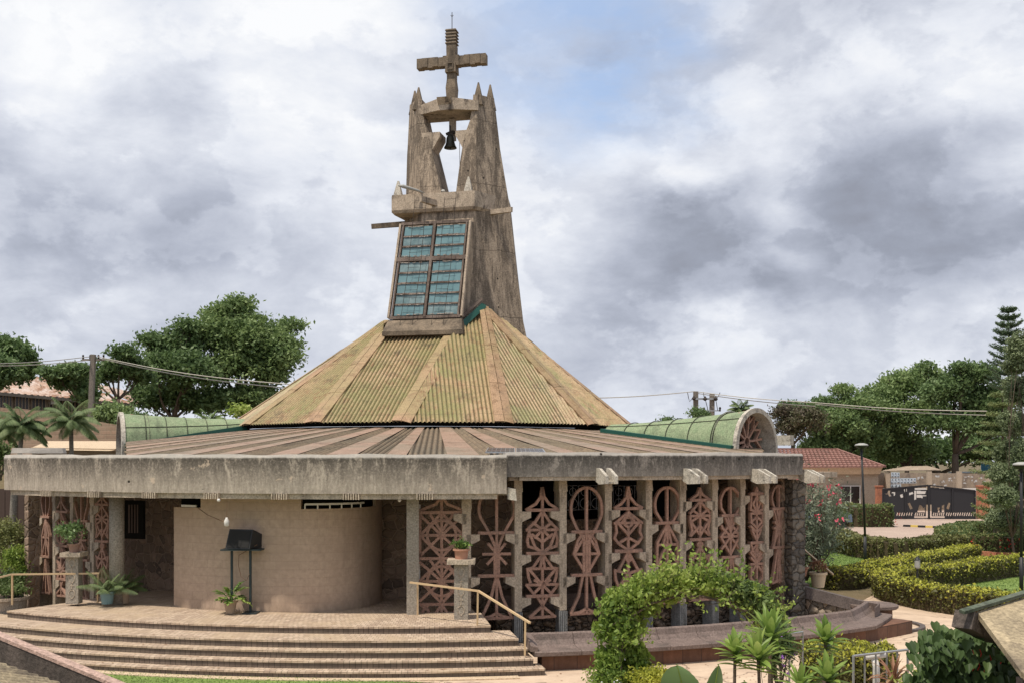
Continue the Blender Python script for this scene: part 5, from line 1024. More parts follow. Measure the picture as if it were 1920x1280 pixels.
# street lamp + low bollard lamps
def street_lamp(b, top, head, label, s=1.0):
    rt = empty('street_lamp', b, label, 'street lamp'); mb = MB(); mb.tube([b, b + Vector((0, 0, 1.2))], .06 * s, 10); mb.tube([b + Vector((0, 0, 1.2)), top], [.045 * s, .038 * s], 10); mb.build('post', 'black_metal', rt, True)
    mb = MB(); mb.lathe(top - Vector((0, 0, .02)), [(.05, -.08), (.07, .0), (.22 * s, .09), (.25 * s, .12)], 20); mb.build('collar', 'black_metal', rt); mb = MB(); mb.lathe(top, [(.24 * s, .10), (.27 * s, .12), (.22 * s, .17), (.08, .21)], 20); mb.build('shade', 'grey_lamp', rt, True); return rt
street_lamp(G(1622, 1062), Vector((*G(1620, 1062)[:2], EYE + .44)) + Vector((-.10, 0, 0)), 0, 'tall slim black street lamp with a flat disc head on the lawn')
q = P(1915, 878, 33); street_lamp(Vector((q.x, q.y, 0)), q, 0, 'street lamp with pale disc head before the grey green cypress at the right edge', 1.0)
b = G(1720, 1112); rt = empty('bollard_lamp', b, 'short black garden lamp with a clear jar head between the hedges', 'lamp'); mb = MB(); mb.tube([b, b + Vector((0, 0, .80))], .035, 8); mb.build('post', 'black_metal', rt); mb = MB(); mb.lathe(b + Vector((0, 0, .78)), [(.05, 0), (.085, .05), (.085, .26), (.06, .3)], 14); mb.build('glass_jar', 'grey_lamp', rt); mb = MB(); mb.lathe(b + Vector((0, 0, 1.07)), [(.10, 0), (.07, .05), (.02, .09)], 14); mb.build('cap', 'black_metal', rt)

# ================================================================ LEFT BACKGROUND
bb = empty('school_building', P(110, 800, 76), 'long low building with rusty tin roof and dark windows behind the brick wall', 'building')
mb = MB(); q = lambda px, py, d: P(px, py, d); mb.hexa([q(-120, 800, 70), q(252, 800, 84), q(252, 800, 94), q(-120, 800, 80)], [q(-120, 722, 70), q(252, 752, 84), q(252, 752, 94), q(-120, 724, 80)]); mb.build('wall', 'boundary_wall', bb)
mb = MB(); e0, e1, r0, r1 = q(-140, 722, 69), q(262, 757, 83.5), q(-120, 694, 76), q(160, 714, 88); facet(mb, e0, e1, q(110, 702, 84), r0, .5, .05, 0, 4); facet(mb, e1, e1 + Vector((2.5, 8, 0)), q(110, 702, 84) + Vector((0, .1, 0)), q(110, 702, 84), .5, .05, 0, 4); mb.build('roof', 'rust_roof', bb)
mb = MB(); mb.bar(e0 - Vector((0, 0, .12)), e1 - Vector((0, 0, .12)), .1, .22); mb.build('eave_board', 'pole_concrete', bb)
for x0, x1 in ((-40, -14), (0, 23), (29, 54), (60, 86), (93, 118), (123, 147), (178, 200), (212, 226)):
    s0, s1 = (x0 + 120) / 372, (x1 + 120) / 372; dd = lambda s: 1 / (1 / 70 + (1 / 84 - 1 / 70) * s) - .15; yt = lambda s: 722 + 30 * s + 7; w_ = MB()
    a0, a1 = q(x0, yt(s0), dd(s0)), q(x1, yt(s1), dd(s1)); b0_, b1_ = a0 - Vector((0, 0, .92)), a1 - Vector((0, 0, .92)); w_.hexa([b0_, b1_, b1_ + Vector((0, .1, 0)), b0_ + Vector((0, .1, 0))], [a0, a1, a1 + Vector((0, .1, 0)), a0 + Vector((0, .1, 0))]); wo = w_.build('window', 'dark_glass', bb)
    fm = MB(); 
    for k in range(5): t_ = k / 4; fm.bar(b0_.lerp(b1_, t_) - Vector((0, .03, 0)), a0.lerp(a1, t_) - Vector((0, .03, 0)), .05, .05, (0, 1, 0))
    fm.bar(b0_ - Vector((0, .04, 0)), b1_ - Vector((0, .04, 0)), .08, .08); fm.build('window_frame', 'boundary_wall', wo)
mb = MB(); c = q(98, 757, 77.5); mb.box(c, (.75, .4, .6)); o = mb.build('air_conditioner', 'white_paint', bb)
cw = MB(); pts = [(-60, 759, 58), (40, 766, 57), (84, 771, 56.5), (130, 780, 56), (184, 790, 55.5), (243, 800, 54.8)]
for (x0, y0, d0), (x1, y1, d1) in zip(pts, pts[1:]):
    a, b = P(x0, y0, d0), P(x1, y1, d1); cw.hexa([zset(a, 2), zset(b, 2), zset(b, 2) + Vector((0, .25, 0)), zset(a, 2) + Vector((0, .25, 0))], [a, b, b + Vector((0, .25, 0)), a + Vector((0, .25, 0))])
o = cw.build('compound_wall', 'compound_wall'); tag(o, 'weathered brown block wall below the rusty roofed building', 'wall')
an = empty('annex_building', P(170, 900, 47), 'low tan plastered annex roof behind the palms and the church parapet', 'building'); mb = MB(); mb.hexa([P(60, 900, 44), P(300, 900, 44), P(300, 900, 50), P(60, 900, 50)], [P(60, 838, 44), P(300, 842, 44), P(300, 842, 50), P(60, 838, 50)]); mb.build('wall', 'tan_plaster', an)
mb = MB(); mb.quad(P(50, 842, 43.5), P(310, 846, 43.5), P(262, 826, 49), P(90, 826, 49)); mb.quad(P(200, 836, 43.3), P(310, 846, 43.4), P(262, 827, 47)); mb.build('roof', 'cream_plaster', an)
def utility_pole(px, pyt, d, arm, label, zb, w=.25, lean=0):
    t_ = P(px, pyt, d); b = Vector((t_.x + lean, t_.y, zb)); rt = empty('utility_pole', b, label, 'utility pole'); mb = MB(); mb.bar(b, t_, w * 1.15, w, (0, 1, 0), w); mb.build('post', 'pole_concrete', rt); mb = MB(); mb.box(t_ - Vector((0, 0, .35)), (arm, .12, .1)); mb.build('crossarm', 'pole_concrete', rt)
    for k in (-1, -.3, .5, 1): m2 = MB(); m2.lathe(t_ + Vector((k * arm * .46, 0, -.25)), [(.04, 0), (.07, .05), (.04, .12), (.07, .18), (.03, .24)], 8); m2.build('insulator', 'dark_iron', rt)
    return rt
utility_pole(175, 664, 60, 1.25, 'leaning grey concrete power pole in front of the rusty roofed building', 4.5, .24, -.25)
def wire(label, pts, n=2, r=.022, gap=.18):
    rt = empty('power_line', pts[0], label, 'power line', 'overhead power lines')
    for k in range(n):
        mb = MB(); out = []
        for a, b in zip(pts, pts[1:]):
            for i in range(13): t_ = i / 12; p = Vector(a).lerp(Vector(b), t_); p.z -= math.sin(PI * t_) * (Vector(b) - Vector(a)).length * .012; p += Vector((0, .1 * k, -gap * k * (.4 + .6 * t_))); out.append(p)
        mb.tube(out, r, 5); mb.build('wire', 'wire', rt)
wire('pale overhead wires running left from the leaning grey pole', [P(-80, 682, 50), P(169, 668, 60)]); wire('pale overhead wires running from the leaning grey pole behind the church roof', [P(183, 668, 60), P(560, 721, 48), P(820, 745, 45)], 2, .024)
hp = empty('twin_pole', Vector((*P(1319, 780, 70)[:2], 0)), 'pair of grey power poles joined by a crossbeam behind the green vault', 'utility pole')
for px, py in ((1304.5, 733), (1335, 737)): mb = MB(); t_ = P(px, py, 70); mb.bar((t_.x, t_.y, 0), t_, .3, .26, (0, 1, 0)); mb.build('post', 'pole_concrete', hp)
mb = MB(); mb.bar(P(1299, 747, 69.8), P(1344, 747, 69.8), .1, .12, (0, 0, 1)); mb.build('crossbeam', 'galvanised', hp); mb = MB(); mb.bar(P(1320, 769.5, 69.7), P(1351, 769, 69.7), .07, .07); mb.build('lower_arm', 'galvanised', hp)
for px, py in ((1301, 746), (1322, 747), (1342, 747), (1320, 768), (1350, 767)): m2 = MB(); q_ = P(px, py, 69.6); m2.lathe(q_ - Vector((0, 0, .12)), [(.06, 0), (.15 if py < 760 else .05, .1), (.08, .22), (.03, .3)], 9); m2.build('insulator', 'dark_iron', hp)
for a in ([P(1289, 734, 69.8), P(1291, 745, 69.8), P(1293, 752, 69.8), P(1299, 745, 69.8)], [P(1319, 734, 69.8), P(1320, 743, 69.8), P(1323, 750, 69.8), P(1328, 770, 69.8)], [P(1350, 735, 69.8), P(1347, 742, 69.8), P(1342, 748, 69.8), P(1346, 770, 69.8)]): mb = MB(); mb.tube(a, .022, 5); mb.build('jumper_wire', 'dark_iron', hp)
wire('overhead wires running left from the twin poles behind the roof', [P(1000, 745, 60), P(1303, 733, 70)], 1, .028); wire('long overhead wires running right from the twin poles across the trees', [P(1303, 733, 70), P(1530, 754, 66), P(1850, 770, 60)], 2, .026, .22)
def T(name, base, bl, d, label, **k):
    z0 = k.pop('z0', 0); s = d / F; b = P(base, HY, d); b.z = z0; blobs = [(*P(x, y, d + random.uniform(-2, 2)), rx * s, rx * s * .9, ry * s) for x, y, rx, ry in bl]; return tree(name, b, blobs, label, **k)
T('tree', 455, [(480, 640, 62, 60), (430, 605, 52, 42), (515, 670, 44, 52), (455, 700, 80, 60), (395, 640, 35, 50), (545, 612, 22, 10), (470, 750, 65, 35), (540, 650, 20, 20), (445, 575, 26, 18)], 82, 'tallest and bushiest tree at the left, touching the sky beside the roof', z0=5, lm='leaf_tree_light', n=4000, per=11, leaf=.34, sig=.42, tr=.3, group='trees behind the church at the left', sub=24, subr=.29)
T('tree', 330, [(330, 655, 45, 45), (300, 700, 36, 45), (355, 700, 45, 50), (320, 750, 60, 35), (285, 640, 18, 14), (350, 615, 18, 18), (270, 740, 18, 30), (400, 755, 50, 35)], 79, 'darker green tree just left of the tallest tree', z0=5, n=3000, per=11, leaf=.32, sig=.40, tr=.24, group='trees behind the church at the left', sub=22, subr=.29)
T('tree', -5, [(10, 660, 42, 26), (30, 695, 32, 22), (-15, 700, 40, 34), (50, 690, 14, 10)], 66, 'dark tree cut off by the left edge in front of the rusty roof', z0=5, n=1500, per=11, leaf=.34, sig=.35, tr=.22, group='trees behind the church at the left', lm='leaf_tree')
T('tree', 158, [(105, 700, 25, 9), (135, 697, 28, 10), (150, 715, 22, 20), (125, 716, 22, 10), (160, 740, 14, 20)], 64, 'small dark spreading tree left of the leaning power pole', z0=5, n=750, per=10, leaf=.3, sig=.28, tr=.14, group='trees behind the church at the left')
T('tree', 228, [(232, 662, 18, 12), (245, 690, 30, 22), (215, 690, 22, 14), (262, 705, 20, 16), (200, 705, 14, 12)], 66, 'open crowned tree with forked trunk right of the leaning power pole', z0=5, n=800, per=9, leaf=.3, sig=.3, tr=.16, fork=P(0, 748, 66).z, group='trees behind the church at the left')
bt = empty('bare_tree', P(222, 800, 69), 'leafless pale branched tree behind the leaning power pole', 'tree', 'trees behind the church at the left'); mb = MB()
def rec(a, d, L, r, k):
    b = Vector(a) + Vector(d) * L; limb(mb, a, b, r, r * .6, .08, 4, 5)
    if k: 
        for _ in range(3): rec(b, (Vector(d) + Vector((random.uniform(-.7, .6), random.uniform(-.4, .4), random.uniform(-.25, .45)))).normalized(), L * .68, r * .6, k - 1)
rec(P(222, 790, 69), (-.15, 0, 1), 1.3, .12, 0); rec(P(219, 752, 69), (-.75, 0, .7), 1.2, .09, 4); rec(P(219, 752, 69), (-.2, 0, 1), 1.1, .08, 3); mb.build('branches', 'bark', bt)
def Bsh(px, py, rx, ry, d, label, **k): s = d / F; return bush('bush', P(px, py, d), (rx * s, rx * s * .8, ry * s), label, **k)
gl = 'bushes behind the church'
Bsh(215, 775, 32, 20, 57, 'bright green bush at the foot of the open crowned tree', lm='leaf_tree_light', leaf=.22, n=3000, group=gl); Bsh(255, 790, 30, 14, 56, 'green bush directly above the left green vault', lm='leaf_tree', leaf=.2, n=2000, group=gl)
for px, w in ((385, 1), (410, .8)): pass
palm('palm', P(398, 800, 52), .2, .9, 22, 'tufted palm crown peeping over the left green vault', lw=.05, ll=.25, lm='leaf_tree_light')
Bsh(452, 772, 16, 12, 50, 'light green shrub beside the left end of the cone roof', lm='leaf_vine', leaf=.2, n=500, group=gl)
for (px, py, L, d, lab) in ((140, 792, 1.9, 42, 'fan of green palm fronds in front of the brown block wall'), (40, 800, 1.7, 41, 'green palm above the far left end of the parapet'), (-15, 805, 1.6, 42, 'green palm cut off by the left edge above the parapet')):
    t_ = P(px, py, d); palm('palm', Vector((t_.x, t_.y, 0)), t_.z, L * .72, 26, lab, 'palms behind the parapet', ll=.42, lw=.045, droop=1.6)
Bsh(0, 860, 12, 40, 30, 'dark shrub behind the left end of the parapet', lm='leaf_hedge_dark', n=1500, group=gl)
for (px, py, r_, d, lab) in ((1306, 775, 11, 64, 'round leafy treetop at the foot of the twin poles'), (1320, 779, 7, 63, 'smaller treetop right of the twin poles foot'), (1252, 791, 9, 62, 'lone treetop above the middle of the right green vault')): Bsh(px, py, r_, r_, d, lab, lm='leaf_tree', leaf=.16, n=700, group='treetops over the green vault')
palm('palm', P(1384, 775, 55), .2, .8, 20, 'palm crown behind the arch of the right green vault', lw=.05, ll=.25)

# ================================================================ RIGHT BACKGROUND
gr = 'trees beyond the boundary wall'
T('tree', 1490, [(1490, 800, 36, 34), (1480, 775, 28, 16), (1520, 790, 28, 30)], 92, 'brownish half bare tree right of the green vault', lm='leaf_brown', n=900, per=9, leaf=.26, sig=.38, tr=.22, group=gr, sub=18, subr=.3)
T('tree', 1545, [(1505, 772, 34, 12), (1545, 758, 22, 12), (1480, 765, 18, 8)], 99, 'dark flat topped tree where the wires enter the trees', n=700, per=9, leaf=.35, sig=.4, tr=.3, group=gr)
T('tree', 1590, [(1570, 800, 46, 42), (1610, 765, 42, 32), (1545, 840, 40, 30), (1620, 825, 50, 40), (1580, 735, 18, 12), (1650, 780, 40, 40)], 100, 'light green tree nearest the brownish tree', lm='leaf_tree_light', n=3100, per=10, leaf=.36, sig=.42, tr=.3, group=gr, sub=22, subr=.3)
T('tree', 1700, [(1700, 725, 52, 36), (1655, 745, 42, 30), (1740, 710, 30, 22), (1720, 790, 70, 50), (1660, 830, 50, 40), (1735, 690, 16, 10), (1700, 850, 60, 30)], 104, 'broad green tree behind the gate left of the tall conifer', n=3500, per=10, leaf=.36, sig=.44, tr=.3, group=gr, sub=24, subr=.3, lm='leaf_tree_light')
T('tree', 1790, [(1790, 735, 55, 40), (1830, 705, 42, 26), (1850, 760, 50, 46), (1800, 690, 18, 9), (1790, 795, 60, 30), (1870, 800, 50, 40)], 97, 'green tree with pinkish forked trunk behind the boundary wall', n=3400, per=10, leaf=.36, sig=.42, tr=.4, group=gr, sub=24, subr=.3, fork=P(0, 850, 97).z)
T('tree', 1760, [(1740, 850, 60, 30), (1820, 845, 60, 30), (1880, 850, 50, 35), (1650, 862, 50, 25), (1590, 860, 40, 25), (1530, 850, 40, 25)], 112, 'dark low tree line in the shade behind the boundary wall', n=2600, per=11, leaf=.5, sig=.5, tr=.4, group=gr, lm='leaf_tree')
tk = MB(); 
for a, b, c_ in ((1795, 905, [(1788, 850), (1778, 822)]), (1796, 905, [(1792, 860), (1800, 826)]), (1720, 905, [(1716, 860)]), (1870, 905, [(1862, 860)])):
    prev = P(a, b, 95)
    for x, y in c_: nx_ = P(x, y, 95); limb(tk, prev, nx_, .28, .2, .04); prev = nx_
    if a < 1796: pass
# gatehouse
gh = empty('gatehouse', Vector((*P(1570, 960, 80)[:2], 0)), 'small beige gatehouse with hipped red tile roof beside the gate', 'building')
mb = MB(); q = P; mb.hexa([zset(q(1430, 900, 80), 0), zset(q(1647, 900, 79), 0), zset(q(1642, 900, 88), 0), zset(q(1430, 900, 88), 0)], [zset(q(1430, 900, 80), 3.5), zset(q(1647, 900, 79), 3.5), zset(q(1642, 900, 88), 3.5), zset(q(1430, 900, 88), 3.5)]); mb.build('wall', 'tan_plaster', gh)
mb = MB(); mb.hexa([q(1425, 889, 79.7), q(1650, 888, 78.6), q(1650, 888, 88.5), q(1425, 889, 88.5)], [q(1425, 876, 79.4), q(1655, 875.5, 78.3), q(1655, 875.5, 89), q(1425, 876, 89)]); mb.build('eave_band', 'cream_plaster', gh)
rows = 9; mb = MB(); e0, e1, r0, r1 = q(1400, 876, 79.2), q(1659, 875, 78.0), q(1400, 842, 84.5), q(1568, 842.5, 84.5)
for i in range(rows):
    a, b, c_, d_ = e0.lerp(r0, i / rows), e1.lerp(r1, i / rows), e1.lerp(r1, (i + 1.15) / rows), e0.lerp(r0, (i + 1.15) / rows); up = Vector((0, 0, .09)); facet(mb, a + up, b + up, c_ , d_ , .30, .035, 0, 6); mb.quad(a - Vector((0, .0, .02)), b - Vector((0, 0, .02)), b + up, a + up)
mb.quad(e1, e1 + Vector((.2, 11, 0)), r1 + Vector((0, .5, 0)), r1); mb.bar(e1 + Vector((0, 0, .06)), r1 + Vector((0, 0, .06)), .22, .14); mb.bar(r0 + Vector((0, 0, .05)), r1 + Vector((0, 0, .05)), .25, .16); mb.build('roof', 'red_tile', gh)
wn = MB(); wc = zset(q(1594, 900, 79.1), 0); z1, z0 = EYE - (910 - HY) / F * 79, EYE - (945 - HY) / F * 79; wn.box((wc.x, wc.y + .0, z0), (1.42, .12, z1 - z0)); wo = wn.build('window', 'dark_glass', gh); fm = MB()
for k in (-.70, 0, .70): fm.box((wc.x + k, wc.y - .09, z0), (.06, .06, z1 - z0))
fm.box((wc.x, wc.y - .1, z1 - .03), (1.46, .06, .06)); fm.box((wc.x, wc.y - .14, z0 - .1), (1.6, .2, .1)); fm.build('window_frame', 'white_paint', wo)
mb = MB(); mb.box(zset(q(1590, 960, 78.6), 0), (1.9, .3, .75)); mb.build('stone_panel', 'path_concrete', gh)
for px, h, dd, m, lab in ((1648, 2.25, 77, 'red_brick', 'dark red brick gate pillar beside the gatehouse'), (1843, 2.3, 76, 'red_brick', 'orange brick gate pillar at the right end of the gate')): mb = MB(); b = zset(q(px, 900, dd), 0); mb.box(b, (.42 if px < 1700 else .8, .4, h)); mb.box(b + Vector((0, 0, h)), (.5 if px < 1700 else .86, .48, .1)); o = mb.build('gate_pillar', m); tag(o, lab, 'pillar')
mb = MB()
for z in range(9): mb.box(zset(q(1843, 900, 75.78), .1 + z * .25), (.78, .03, .02))
# boundary wall with piers
bwl = empty('boundary_wall', Vector((*q(1760, 930, 88)[:2], 0)), 'stained plaster boundary wall with torn posters behind the gate', 'wall'); mb = MB(); mb.hexa([zset(q(1600, 900, 88), 0), zset(q(2100, 900, 92), 0), zset(q(2100, 900, 92), 0) + Vector((0, .25, 0)), zset(q(1600, 900, 88), 0) + Vector((0, .25, 0))], [q(1600, 884, 88), q(2100, 890, 92), q(2100, 890, 92) + Vector((0, .25, 0)), q(1600, 884, 88) + Vector((0, .25, 0))]); mb.build('wall_panel', 'boundary_wall', bwl)
for px in (1663, 1741, 1797, 1853): mb = MB(); b = zset(q(px, 900, 88), 0); mb.box((b.x, b.y - .1, 0), (.36, .3, EYE - 1.0 + (.05 if px > 1700 else -.2))); mb.build('pier', 'tan_plaster', bwl)
mb = MB(); mb.hexa([q(1655, 940, 87.9), q(1850, 940, 87.9), q(1850, 940, 87.96), q(1655, 940, 87.96)], [q(1655, 914, 87.9), q(1850, 914, 87.9), q(1850, 914, 87.96), q(1655, 914, 87.96)]); mb.build('added_pale_panel', 'white_paint', bwl)  # pale panel added behind the gate so its cut-outs look bright
def posters(x0, x1, y0, y1, n, m):
    for i in range(n):
        a = x0 + (x1 - x0) * i / n; b = x0 + (x1 - x0) * (i + .94) / n; mb = MB(); j = random.uniform(-.5, .5); mb.hexa([q(a, y1 + j, 87.93), q(b, y1 + j, 87.93), q(b, y1 + j, 87.97), q(a, y1 + j, 87.97)], [q(a, y0 + j, 87.93), q(b, y0 + j, 87.93), q(b, y0 + j, 87.97), q(a, y0 + j, 87.97)]); o = mb.build('poster', m, bwl)
        mk = MB(); mk.bar(q(a + 1, y1 - 1.6 + j, 87.9), q(b - 1, y1 - 1.6 + j, 87.9), .06, .02, (0, 1, 0)); mk.bar(q((a + b) / 2, y0 + 2 + j, 87.9), q((a + b) / 2 + 1.2, y0 + 3.4 + j, 87.9), .07, .02, (0, 1, 0)); mk.build('printed_marks', 'gate_black', o)
posters(1671, 1687, 885, 894.5, 3, 'poster_blue'); posters(1670, 1718, 895.5, 905.5, 8, 'poster_blue'); posters(1670, 1690, 906.5, 913, 3, 'poster_blue')
for i in range(34):
    px = random.choice((random.uniform(1748, 1792), random.uniform(1803, 1850), random.uniform(1708, 1728))); py = random.uniform(892, 912); w, h = random.uniform(1.5, 6), random.uniform(1, 4); mb = MB(); mb.prism([q(px, py, 88.2 - .3), q(px + w, py + random.uniform(-1, 1), 87.92), q(px + w * random.uniform(.6, 1), py - h, 87.92), q(px + random.uniform(-1, 1), py - h * random.uniform(.5, 1), 87.92)], (0, .02, 0)); mb.build('torn_poster', 'poster_torn', bwl)
mb = MB(); mb.hexa([q(1655, 883, 90), q(1765, 881, 90), q(1765, 880, 96), q(1655, 881, 96)], [q(1655, 881.5, 90), q(1765, 879.5, 90), q(1740, 872.5, 94), q(1700, 873, 94)]); o = mb.build('canopy_roof', 'boundary_wall', None); 
for px, dd in ((1668, 91.5), (1748, 91.5)): mb = MB(); b = q(px, 882, dd); mb.bar(zset(b, 0), b, .1, .1, (0, 1, 0)); mb.build('post', 'dark_iron', o)
tag(o, 'low grey tin canopy roof over the boundary wall behind the gate', 'roof')
# gate leaves cut from sheet metal (coordinates in the 8x enlargement of the photo, origin 1640,860)
holes = [[(150, 512), (185, 512), (205, 472), (235, 470), (228, 520), (250, 552), (225, 560), (200, 530), (160, 528)], [(255, 490), (305, 490), (303, 550), (285, 550), (282, 508), (255, 510)], [(378, 535), (420, 522), (425, 570), (395, 580)], [(440, 455), (478, 438), (484, 480), (452, 500)], [(515, 505), (575, 488), (578, 518), (520, 540)],
         [(497, 660), (528, 655), (570, 738), (532, 752)], [(592, 470), (620, 470), (620, 600), (592, 610)], [(632, 470), (770, 480), (755, 520), (632, 520)], [(632, 535), (775, 540), (770, 552), (720, 552), (718, 580), (632, 578)], [(640, 790), (672, 690), (700, 690), (735, 740), (750, 700), (752, 790)], [(768, 680), (795, 680), (795, 855), (768, 855)],
         [(828, 680), (856, 680), (856, 855), (828, 855)], [(945, 720), (980, 720), (980, 740), (962, 742), (975, 790), (950, 790)], [(1005, 700), (1045, 680), (1045, 790), (1010, 790), (1010, 745), (1035, 745), (1035, 735), (1008, 735)], [(1105, 655), (1135, 655), (1112, 752), (1074, 738)], [(592, 858), (795, 858), (795, 878), (592, 878)], [(592, 890), (795, 890), (795, 908), (592, 908)],
         [(828, 858), (1048, 858), (1048, 878), (828, 878)], [(828, 890), (1048, 890), (1048, 908), (828, 908)], [(600, 430), (790, 410), (790, 455), (600, 460)], [(840, 400), (1040, 425), (1040, 440), (840, 420)]]
holes += [[(x, 845), (x + 14, 800), (x + 26, 802), (x + 12, 848)] for x in range(325, 570, 36)] + [[(x, 845), (x + 14, 800), (x + 26, 802), (x + 12, 848)] for x in list(range(600, 750, 30)) + list(range(870, 1040, 30)) + list(range(1065, 1480, 34))]
def inside(x, y, poly):
    ins = False; j = len(poly) - 1
    for i in range(len(poly)):
        if (poly[i][1] > y) != (poly[j][1] > y) and x < (poly[j][0] - poly[i][0]) * (y - poly[i][1]) / (poly[j][1] - poly[i][1]) + poly[i][0]: ins = not ins
        j = i
    return ins
gate = empty('entrance_gate', Vector((*q(1742, 973, 76)[:2], 0)), 'wide black sheet metal double gate with cut-out shapes', 'gate'); DG = 75.6
def gp(zx, zy): return P(1640 + zx / 8, 860 + zy / 8, DG)
def topz(zx): return 448 + (388 - 448) * (zx - 115) / 690 if zx < 810 else 388 + (470 - 388) * (zx - 810) / 695
for x0, x1 in ((118, 804), (818, 1505)):
    mb = MB(); S = 7; y = 380
    while y < 912:
        run = None; x = x0
        while x <= x1 + S:
            on = x < x1 and y > topz(x) and not any(inside(x + S / 2, y + S / 2, h) for h in holes)
            if on and run is None: run = x
            if not on and run is not None:
                a, b = gp(run, y + S), gp(x, y); mb.quad((a.x, DG, a.z), (b.x, DG, a.z), (b.x, DG, b.z), (a.x, DG, b.z)); run = None
            x += S
        y += S
    lf = mb.build('leaf', 'gate_black', gate); sol = MB()
    for a, b in ((gp(x0, topz(x0)), gp(x1, topz(x1))), (gp(x0, topz(x0)), gp(x0, 912)), (gp(x1, topz(x1)), gp(x1, 912)), (gp(x0, 912), gp(x1, 912)), (gp((x0 + x1) / 2, topz((x0 + x1) / 2)), gp((x0 + x1) / 2, 912))): sol.bar(a - Vector((0, .04, 0)), b - Vector((0, .04, 0)), .08, .06, (0, 1, 0))
    sol.build('gate_frame', 'gate_black', lf)
# vehicles
def car(b, rz, m, label, L=4.2, H=1.45, W=1.7, van=False):
    rt = empty('parked_car', b, label, 'car' if not van else 'van'); x = L / 2; y = W / 2; body = [(-x, .35), (-x, .85), (-x * .93, 1.0), (x * .55, 1.0), (x * .98, .82), (x, .35)]; cab = [(-x * .9, .98), (-x * .72, H), (x * .12 if not van else x * .45, H), (x * .52 if not van else x * .85, .98)]
    def ext(pr, w0, w1, mm, nm, sx=1):
        mb = MB(); n = len(pr); zs = [p[1] for p in pr]; f = lambda p: w0 if p[1] < max(zs) - .05 else w1; vs = [(p[0], -f(p), p[1]) for p in pr] + [(p[0], f(p), p[1]) for p in pr]; R_ = Matrix.Rotation(rz, 3, 'Z'); vs = [Vector(b) + R_ @ Vector(v) for v in vs]
        mb.add(vs, [tuple(range(n))[::-1], tuple(range(n, 2 * n))] + [(i, (i + 1) % n, (i + 1) % n + n, i + n) for i in range(n)]); return mb.build(nm, mm, rt)
    ext(body, y, y, m, 'body'); ext(cab, y * .94, y * .8, m, 'cabin'); g = [(p[0] * .93, 1.02 + (p[1] - .98) * .8) for p in cab]; ext(g, y * .955, y * .84, 'dark_glass', 'window')
    for sx in (-.62, .62):
        for sy in (-1, 1):
            mb = MB(); R_ = Matrix.Rotation(rz, 3, 'Z'); c = Vector(b) + R_ @ Vector((sx * x, sy * (y - .08), .33)); ax = R_ @ Vector((0, 1, 0)); mb.tube([c - ax * .1, c + ax * .1], .33, 14); mb.build('wheel', 'tyre', rt)
    return rt
c = q(1816, 890, 100); car(Vector((c.x, c.y, 1.35)), .1, 'car_white', 'white van standing beyond the boundary wall under the trees', 4.4, 1.75, 1.7, True)
c = G(1538, 990); car(Vector((c.x, c.y + 1, 0)), .35, 'car_blue', 'blue grey car parked behind the pink flowering shrub')
c = q(1868, 885, 98); tr_ = empty('lorry', Vector((c.x, c.y, 0)), 'blue and orange painted lorry glimpsed behind the conifers', 'truck'); mb = MB(); mb.box((c.x, c.y, 1.6), (1.5, 3, 2.3)); mb.build('cab', 'truck_blue', tr_); mb = MB(); mb.box((c.x - .6, c.y - 1.55, 2.6), (1.3, .2, .8)); mb.build('painted_board', 'truck_red', tr_); mb = MB(); mb.tube([(c.x - .6, c.y - 1, .5), (c.x + .6, c.y - 1, .5)], .5, 12); mb.build('wheel', 'tyre', tr_)
mb = MB(); k_ = MB(); 
for i in range(7):
    a, b = G(1694 + i * 14, 986.5 + i * .6), G(1694 + (i + .96) * 14, 987 + i * .6); mb.cur = i % 2; mb.bar(a + Vector((0, 0, .06)), b + Vector((0, 0, .06)), .16, .14)
o = mb.build('kerb', ['black_metal', 'yellow_paint']); tag(o, 'yellow and black painted kerb on the driveway in front of the gate', 'kerb')

# ================================================================ HEDGES AND SHRUBS (right garden)
def gpth(*pp): return [tuple(G(*p)[:2]) for p in pp]
hedge('hedge', gpth((1575, 984), (1610, 986), (1665, 986)), 1.6, 1.35, 'hedge with small red flowers in front of the gatehouse', ('leaf_hedge_dark', 'leaf_hedge_pale'), 130, .16, .5)
hedge('hedge', gpth((1985, 1008), (1880, 1007), (1812, 1010), (1782, 1020), (1800, 1032), (1860, 1037), (1960, 1040)), 1.3, .85, 'curved dark green hedge island in front of the boundary wall', ('leaf_hedge_dark', 'leaf_hedge_pale'), 190, .14, .5)
mb = MB(); pp = [G(1752, 1022), G(1770, 1034), G(1810, 1040), (G(1870, 1045)), G(1960, 1048)]
for a, b in zip(pp, pp[1:]): mb.bar(a + Vector((0, 0, .1)), b + Vector((0, 0, .1)), .2, .28)
o = mb.build('brick_kerb', 'red_brick'); tag(o, 'orange brick kerb at the foot of the curved hedge island', 'kerb')
hedge('hedge', gpth((1556, 1024), (1590, 1036), (1640, 1047), (1700, 1049), (1790, 1040)), 1.2, .85, 'olive green hedge curving behind the street lamp', ('leaf_hedge', 'leaf_hedge_pale'), 230, .13, .6)
hedge('hedge', gpth((1556, 1104), (1600, 1101), (1650, 1088), (1700, 1077), (1760, 1065), (1822, 1053)), .8, .68, 'yellow topped hedge running back from the side stairs pots', ('leaf_hedge', 'leaf_yellow'), 430, .10, .9)
hedge('hedge', gpth((1945, 1072), (1860, 1084), (1780, 1096), (1700, 1105), (1660, 1112), (1668, 1124), (1720, 1138), (1790, 1150), (1870, 1160), (1960, 1168)), .74, .72, 'v-shaped yellow topped hedge enclosing the right lawn', ('leaf_hedge', 'leaf_yellow'), 480, .095, .85)
